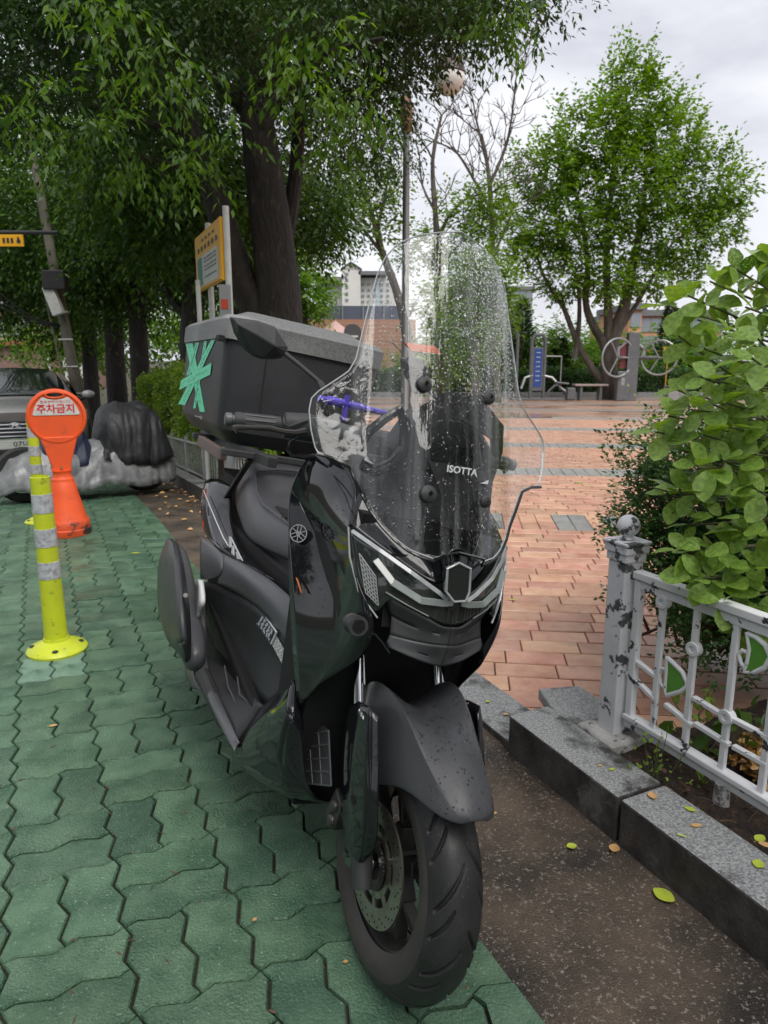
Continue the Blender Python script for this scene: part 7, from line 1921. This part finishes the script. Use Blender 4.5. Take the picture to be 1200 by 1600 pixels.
# ------------------------------------------------------------------ street lamps
M_lamppole = pm('lamp_pole_steel', (.20, .195, .185), rough=.4, metal=.7); M_wood = pm('turned_wood', (.16, .075, .035), (.22, .11, .055), 12, rough=.5, stretch=(1, 1, .2))
LY = 10.5; lb_ = AT(636, 620, LY); lamp = thing('street_lamp', 'tall slim street lamp with turned wooden collar and one white globe among the leaves', 'street lamp', (AT(634, 360, LY).x, LY, 0))
lz = lambda py: AT(634, py, LY).z
obj('pole', MB().tube([(0, 0, 0), (0, 0, .3), (0, 0, .35), (0, 0, lz(206))], .05, 16, rs=[.10, .09, .056, .046]), M_lamppole, lamp, smooth_=True)
z0, z1 = lz(206), lz(152); dz = z1 - z0
obj('collar', MB().lathe([(.05, z0 - .02), (.065, z0), (.085, z0 + dz * .25), (.090, z0 + dz * .30), (.078, z0 + dz * .34), (.088, z0 + dz * .45), (.090, z0 + dz * .62), (.075, z0 + dz * .72), (.082, z0 + dz * .78), (.06, z1), (.04, z1 + .02)], 20), M_wood, lamp, smooth_=True)
obj('upper_pole', MB().tube([(0, 0, z1), (0, 0, lz(60))], .03, 12, rs=[.032, .026]), M_lamppole, lamp, smooth_=True)
q = lambda px, py: Vector((AT(px, py, LY).x - lamp.location.x, 0, AT(px, py, LY).z))
obj('arm', MB().tube([q(632, 96), q(680, 84), q(712, 86), q(738, 92)], .018, 8), M_pipe if 'M_pipe' in globals() else M_steelg, lamp, smooth_=True)
obj('scroll', MB().tube([q(650, 108), q(650, 130), q(652, 143), q(664, 146), q(688, 147)], .014, 8), M_steelg, lamp, smooth_=True)
gc = q(702, 122); gr = .215
lampg = obj('globe', MB().sphere((gc.x, gc.y, gc.z), gr, 24, 1.0, 16), pm('milky_glass', (.72, .70, .66), rough=.2), lamp, smooth_=True)
obj('shade', MB().lathe([(gr * .97, -.02), (gr * 1.04, .0), (gr * .9, .10), (gr * .55, .19), (.05, .24), (.04, .36)], 24, (gc.x, gc.y, gc.z + .05)), pm('brown_metal', (.07, .045, .04), rough=.5), lamp, smooth_=True)
l2b = AT(1180, 620, 32); l2 = thing('green_lamp_post', 'distant thin green lamp post with two short arms at the right edge', 'street lamp', (l2b.x, 32, 0)); M_gpole = pm('green_pole', (.02, .10, .06), rough=.5)
hz_ = AT(1183, 255, 32).z
obj('pole', MB().tube([(0, 0, 0), (0, 0, hz_)], .07, 10, rs=[.10, .06]), M_gpole, l2, smooth_=True)
for s in (-1, 1): obj('lamp_head', MB().tube([(0, 0, hz_ - .1), (s * .15, 0, hz_ + .05), (s * .28, 0, hz_ + .03)], .05, 8, rs=[.03, .05, .09]), M_gpole, l2, smooth_=True)

# ------------------------------------------------------------------ buildings
M_apt = pm('apartment_render', (.66, .65, .62), (.60, .59, .57), 1.0, rough=.8); M_aptb = pm('pale_blue_panel', (.48, .58, .62), rough=.6); M_win = pm('far_window', (.24, .27, .30), rough=.15); M_roofg = pm('grey_roof', (.16, .16, .17), rough=.7)
M_wbrick = pm('wall_brick', (.46, .24, .16), (.38, .20, .13), 2.0, rough=.8); M_bluepanel = pm('slate_blue_panel', (.085, .10, .15), (.10, .12, .17), 3, rough=.45)
def at2(px, py, y): p = AT(px, py, y); return p
YB_ = 95
apt = thing('apartment_block', 'white apartment block with a gabled stair tower beyond the blue panelled wall', 'building', (AT(580, 563, YB_).x, YB_, 0)); ao = Vector(apt.location)
def wallbox(x0, x1, pyt, y, dep, mat, name, par, o_):
    a = AT(x0, pyt, y); b = AT(x1, pyt, y); m = MB(); m.box(((a.x + b.x) / 2 - o_.x, dep / 2 + (y - o_.y), a.z / 2), (b.x - a.x, dep, a.z)); return obj(name, m, mat, par), a, b
wa, a, b = wallbox(497, 537, 441, YB_, 12, M_apt, 'wing', apt, ao); wb, a2, b2 = wallbox(560, 618, 434, YB_, 12, M_apt, 'wing', apt, ao)
tw, a3, b3 = wallbox(534, 563, 420, YB_ - 1.5, 9, M_apt, 'stair_tower', apt, ao)
gt = AT(548, 411, YB_ - 1.5); rl = lambda p: Vector((p.x - ao.x, p.y - ao.y, p.z))
obj('gable', MB().prism([rl(AT(534, 421, YB_ - 1.5)), rl(gt), rl(AT(563, 421, YB_ - 1.5))], (0, 9, 0)), M_apt, apt); obj('roof', MB().prism([rl(AT(532, 421, YB_ - 1.7)), rl(AT(548, 410, YB_ - 1.7)), rl(AT(565, 421, YB_ - 1.7)), rl(AT(565, 419, YB_ - 1.7)), rl(AT(548, 408, YB_ - 1.7)), rl(AT(532, 419, YB_ - 1.7))], (0, 9.4, 0)), M_roofg, apt)
for x0, x1, p in ((495, 536, 440), (561, 604, 431)): aa, bb = AT(x0, p, YB_), AT(x1, p - 3, YB_); obj('roof', MB().box(((aa.x + bb.x) / 2 - ao.x, 5, aa.z + .2), (bb.x - aa.x, 13, .45)), M_roofg, apt)
for par, xs, rows_, y in ((wa, (501, 509, 517, 525), (448, 457, 466, 475, 484), YB_), (wb, (567, 576, 586, 596, 606), (444, 453, 462, 471, 480), YB_), (tw, (542,), (428, 437, 448, 458, 468), YB_ - 1.5)):
    for x in xs:
        for p in rows_:
            c = AT(x, p, y); obj('window', MB().box((c.x - ao.x, c.y - ao.y - .06, c.z), (.34, .2, .26)), M_win, par)
for x in (513, 590): c = AT(x, 462, YB_); obj('panel_strip', MB().box((c.x - ao.x, -.03, c.z), (.55, .12, 4.2)), M_aptb, wa if x < 540 else wb)
def block(name, label, x0, x1, pt, y, dep, mat, cols, rows_, ww, wh, roof=True):
    a = AT(x0, pt, y); b = AT(x1, pt, y); t = thing(name, label, 'building', ((a.x + b.x) / 2, y, 0)); w = b.x - a.x
    wl_ = obj('wall', MB().box((0, dep / 2, a.z / 2), (w, dep, a.z)), mat, t)
    for i in range(cols):
        for j in range(rows_):
            obj('window', MB().box((-w / 2 + w * (i + .5) / cols, -.03, a.z * (1 - (j + .6) / (rows_ + .5))), (ww, .12, wh)), M_win, wl_)
    if roof: obj('roof', MB().box((0, dep / 2, a.z + .15), (w + .6, dep + .6, .5)), M_roofg, t)
    return t
block('tower_block', 'pale tall block of flats just right of the windscreen edge', 793, 832, 452, 110, 14, M_apt, 4, 8, 1.0, 1.1)
block('tower_block', 'pale pinkish block of flats seen through the middle of the windscreen', 700, 786, 448, 100, 14, pm('pink_render', (.56, .46, .42), (.50, .42, .39), 1, rough=.8), 7, 6, 1.2, 1.3)
block('orange_building', 'orange brick building behind the thin conifer at right', 985, 1130, 492, 62, 12, pm('orange_brick', (.62, .31, .19), (.52, .26, .16), 1.5, rough=.8), 9, 3, .9, 1.1)
block('orange_building', 'higher end of the orange brick building directly right of the maple tree', 984, 1004, 482, 60, 8, MATS['orange_brick'], 1, 3, .8, 1.1)
block('beige_building', 'beige building with a red band at the far left behind the trees', -120, 42, 486, 45, 10, pm('beige_render', (.50, .40, .32), (.42, .34, .28), 1.2, rough=.8), 6, 2, 1.2, 1.0)
rb0 = AT(-90, 535, 40); t = thing('brick_annex', 'low brown brick annex with red coping behind the parked car', 'building', (AT(-20, 563, 40).x, 40, -.5))
obj('wall', MB().box((1.2, 2, 1.2), (8.4, 4, 2.6)), pm('annex_brick', (.24, .15, .12), (.19, .12, .10), 3, rough=.8), t); obj('coping', MB().box((1.2, 1.9, 2.62), (8.8, 4.4, .24)), pm('red_coping', (.40, .10, .08), rough=.6), t)
for k in range(3): obj('pale_strip', MB().box((3.4 + k * .9, -.05, .9), (.18, .12, 2.0)), M_apt, t)
# low brick building with blue panels on top
wy = 30; a = AT(340, 500, wy); b = AT(650, 500, wy); bw = thing('brick_wall', 'long low brick wall topped with slate blue panels across the park', 'wall', (a.x, wy, 0)); wlen = b.x - a.x
zt = AT(480, 477, wy).z; zm = AT(480, 499, wy).z
wl_ = obj('wall', MB().box((wlen / 2, .2, zm / 2), (wlen, .3, zm)), M_wbrick, bw)
mb = MB(); rows_ = int(zm / .16)
for r in range(rows_): mb.box((wlen / 2, .048, zm - .16 * (r + 1)), (wlen, .012, .02))
o = obj('mortar_courses', mb, pm('mortar', (.5, .38, .32), rough=.9), wl_); o['kind'] = 'stuff'
n = int(wlen / .85)
for k in range(n): obj('panel', MB().box((.85 * (k + .5), .2, (zt + zm) / 2), (.80, .06, zt - zm - .02)), M_bluepanel, bw)
for k in range(n + 1): obj('upright', MB().box((.85 * k, .16, (zt + zm) / 2), (.055, .09, zt - zm + .02)), M_steelg, bw)
te = thing('pink_canopy', 'pale pink peaked canopy in front of the brick wall', 'tent', (AT(525, 563, 27).x, 27, 0))
tp, te0 = AT(523, 505, 27).z, AT(500, 532, 27).z
M_pink = pm('pink_canvas', (.62, .40, .38), rough=.7)
obj('roof', MB().add([(-.9, -.9, te0), (.9, -.9, te0), (.9, .9, te0), (-.9, .9, te0), (0, 0, tp + .1)], [(0, 1, 4), (1, 2, 4), (2, 3, 4), (3, 0, 4)]), M_pink, te, solid=.02)
for x, y in ((-1, -1), (1, -1), (1, 1), (-1, 1)): obj('leg', MB().cyl((x * .87, y * .87, 0), (x * .87, y * .87, te0), .03, 8), M_steelg, te)
mo = thing('stone_kiosk', 'small dark grey arched kiosk with an opening beside the pink canopy', 'kiosk', (AT(551, 563, 26).x, 26, 0)); mz = AT(551, 512, 26).z
arc = [(-.30, 0), (.30, 0), (.30, mz - .1)] + [(.30 * cos(a), mz - .1 + .24 * sin(a)) for a in np.linspace(.2, pi - .2, 8)] + [(-.30, mz - .1)]
obj('body', MB().prism([Vector((x, .1, z)) for x, z in arc], (0, .5, 0)), pm('dark_stone', (.075, .075, .08), rough=.6), mo, bevel=.01)
obj('opening', MB().box((.02, .09, mz - .55), (.34, .03, .55)), pm('black_opening', (.01, .01, .012), rough=.7), mo); obj('sill', MB().box((.02, .07, mz - .30), (.36, .06, .07)), M_apt, mo)
# low white fence in front of the street hedge
M_wf = pm('low_fence_paint', (.55, .55, .54), (.40, .40, .40), 8, rough=.5)
lf = thing('low_white_fence', 'low white picket fence at the foot of the hedge behind the scooter', 'fence', STG(5.6, 1.50))
lo = Vector(lf.location); fp_ = lambda s, z: STG(s, 1.50, z) - lo
for s0 in range(0, 6):
    a, b = 5.6 + s0, 6.6 + s0; obj('rail', MB().beam(fp_(a, .42), fp_(b, .42), .02, .02), M_wf, lf); obj('rail', MB().beam(fp_(a, .08), fp_(b, .08), .02, .02), M_wf, lf); obj('post', MB().beam(fp_(a, -.02), fp_(a, .48), .035, .035, up=US), M_wf, lf)
    for k in range(1, 10): obj('picket', MB().beam(fp_(a + k / 10, .08), fp_(a + k / 10, .42), .009, .009, up=US), M_wf, lf)
# park ground right of the street (soil under trees)
# the street's tree row goes on behind the camera; the paint and the screen reflect it
tb_ = thing('tree_row', 'dark leafy trees of the street row that go on behind the viewpoint', 'trees', (0, 0, 0)); tb_['kind'] = 'stuff'
bl_ = [(tuple(ST(-4.5, 3.2, 4.6)), (2.6, 2.2, 2.0)), (tuple(ST(-3.2, 5.6, 3.6)), (2.0, 2.0, 2.2)), (tuple(ST(-9, 3, 5)), (3, 3, 2.6)), (tuple(ST(-8, -7, 4.2)), (3.2, 3, 3)), (tuple(ST(-2, -9, 4)), (2.5, 2.5, 2.8)), (tuple(ST(4, -11, 4)), (3.5, 3, 3.2))]
twigs('crown', bl_, 5200, 8, .34, .16, .8, L_dark, tb_, droop=.3, shell=.2)
# ------------------------------------------------------------------ lettering becomes plain mesh
dg = bpy.context.evaluated_depsgraph_get()
for o in [o for o in COL.objects if o.type == 'FONT']:
    me = bpy.data.meshes.new_from_object(o.evaluated_get(dg))
    n = bpy.data.objects.new(o.name, me); link(n, o.parent); n.matrix_local = o.matrix_local
    nm = o.name; bpy.data.objects.remove(o); n.name = nm
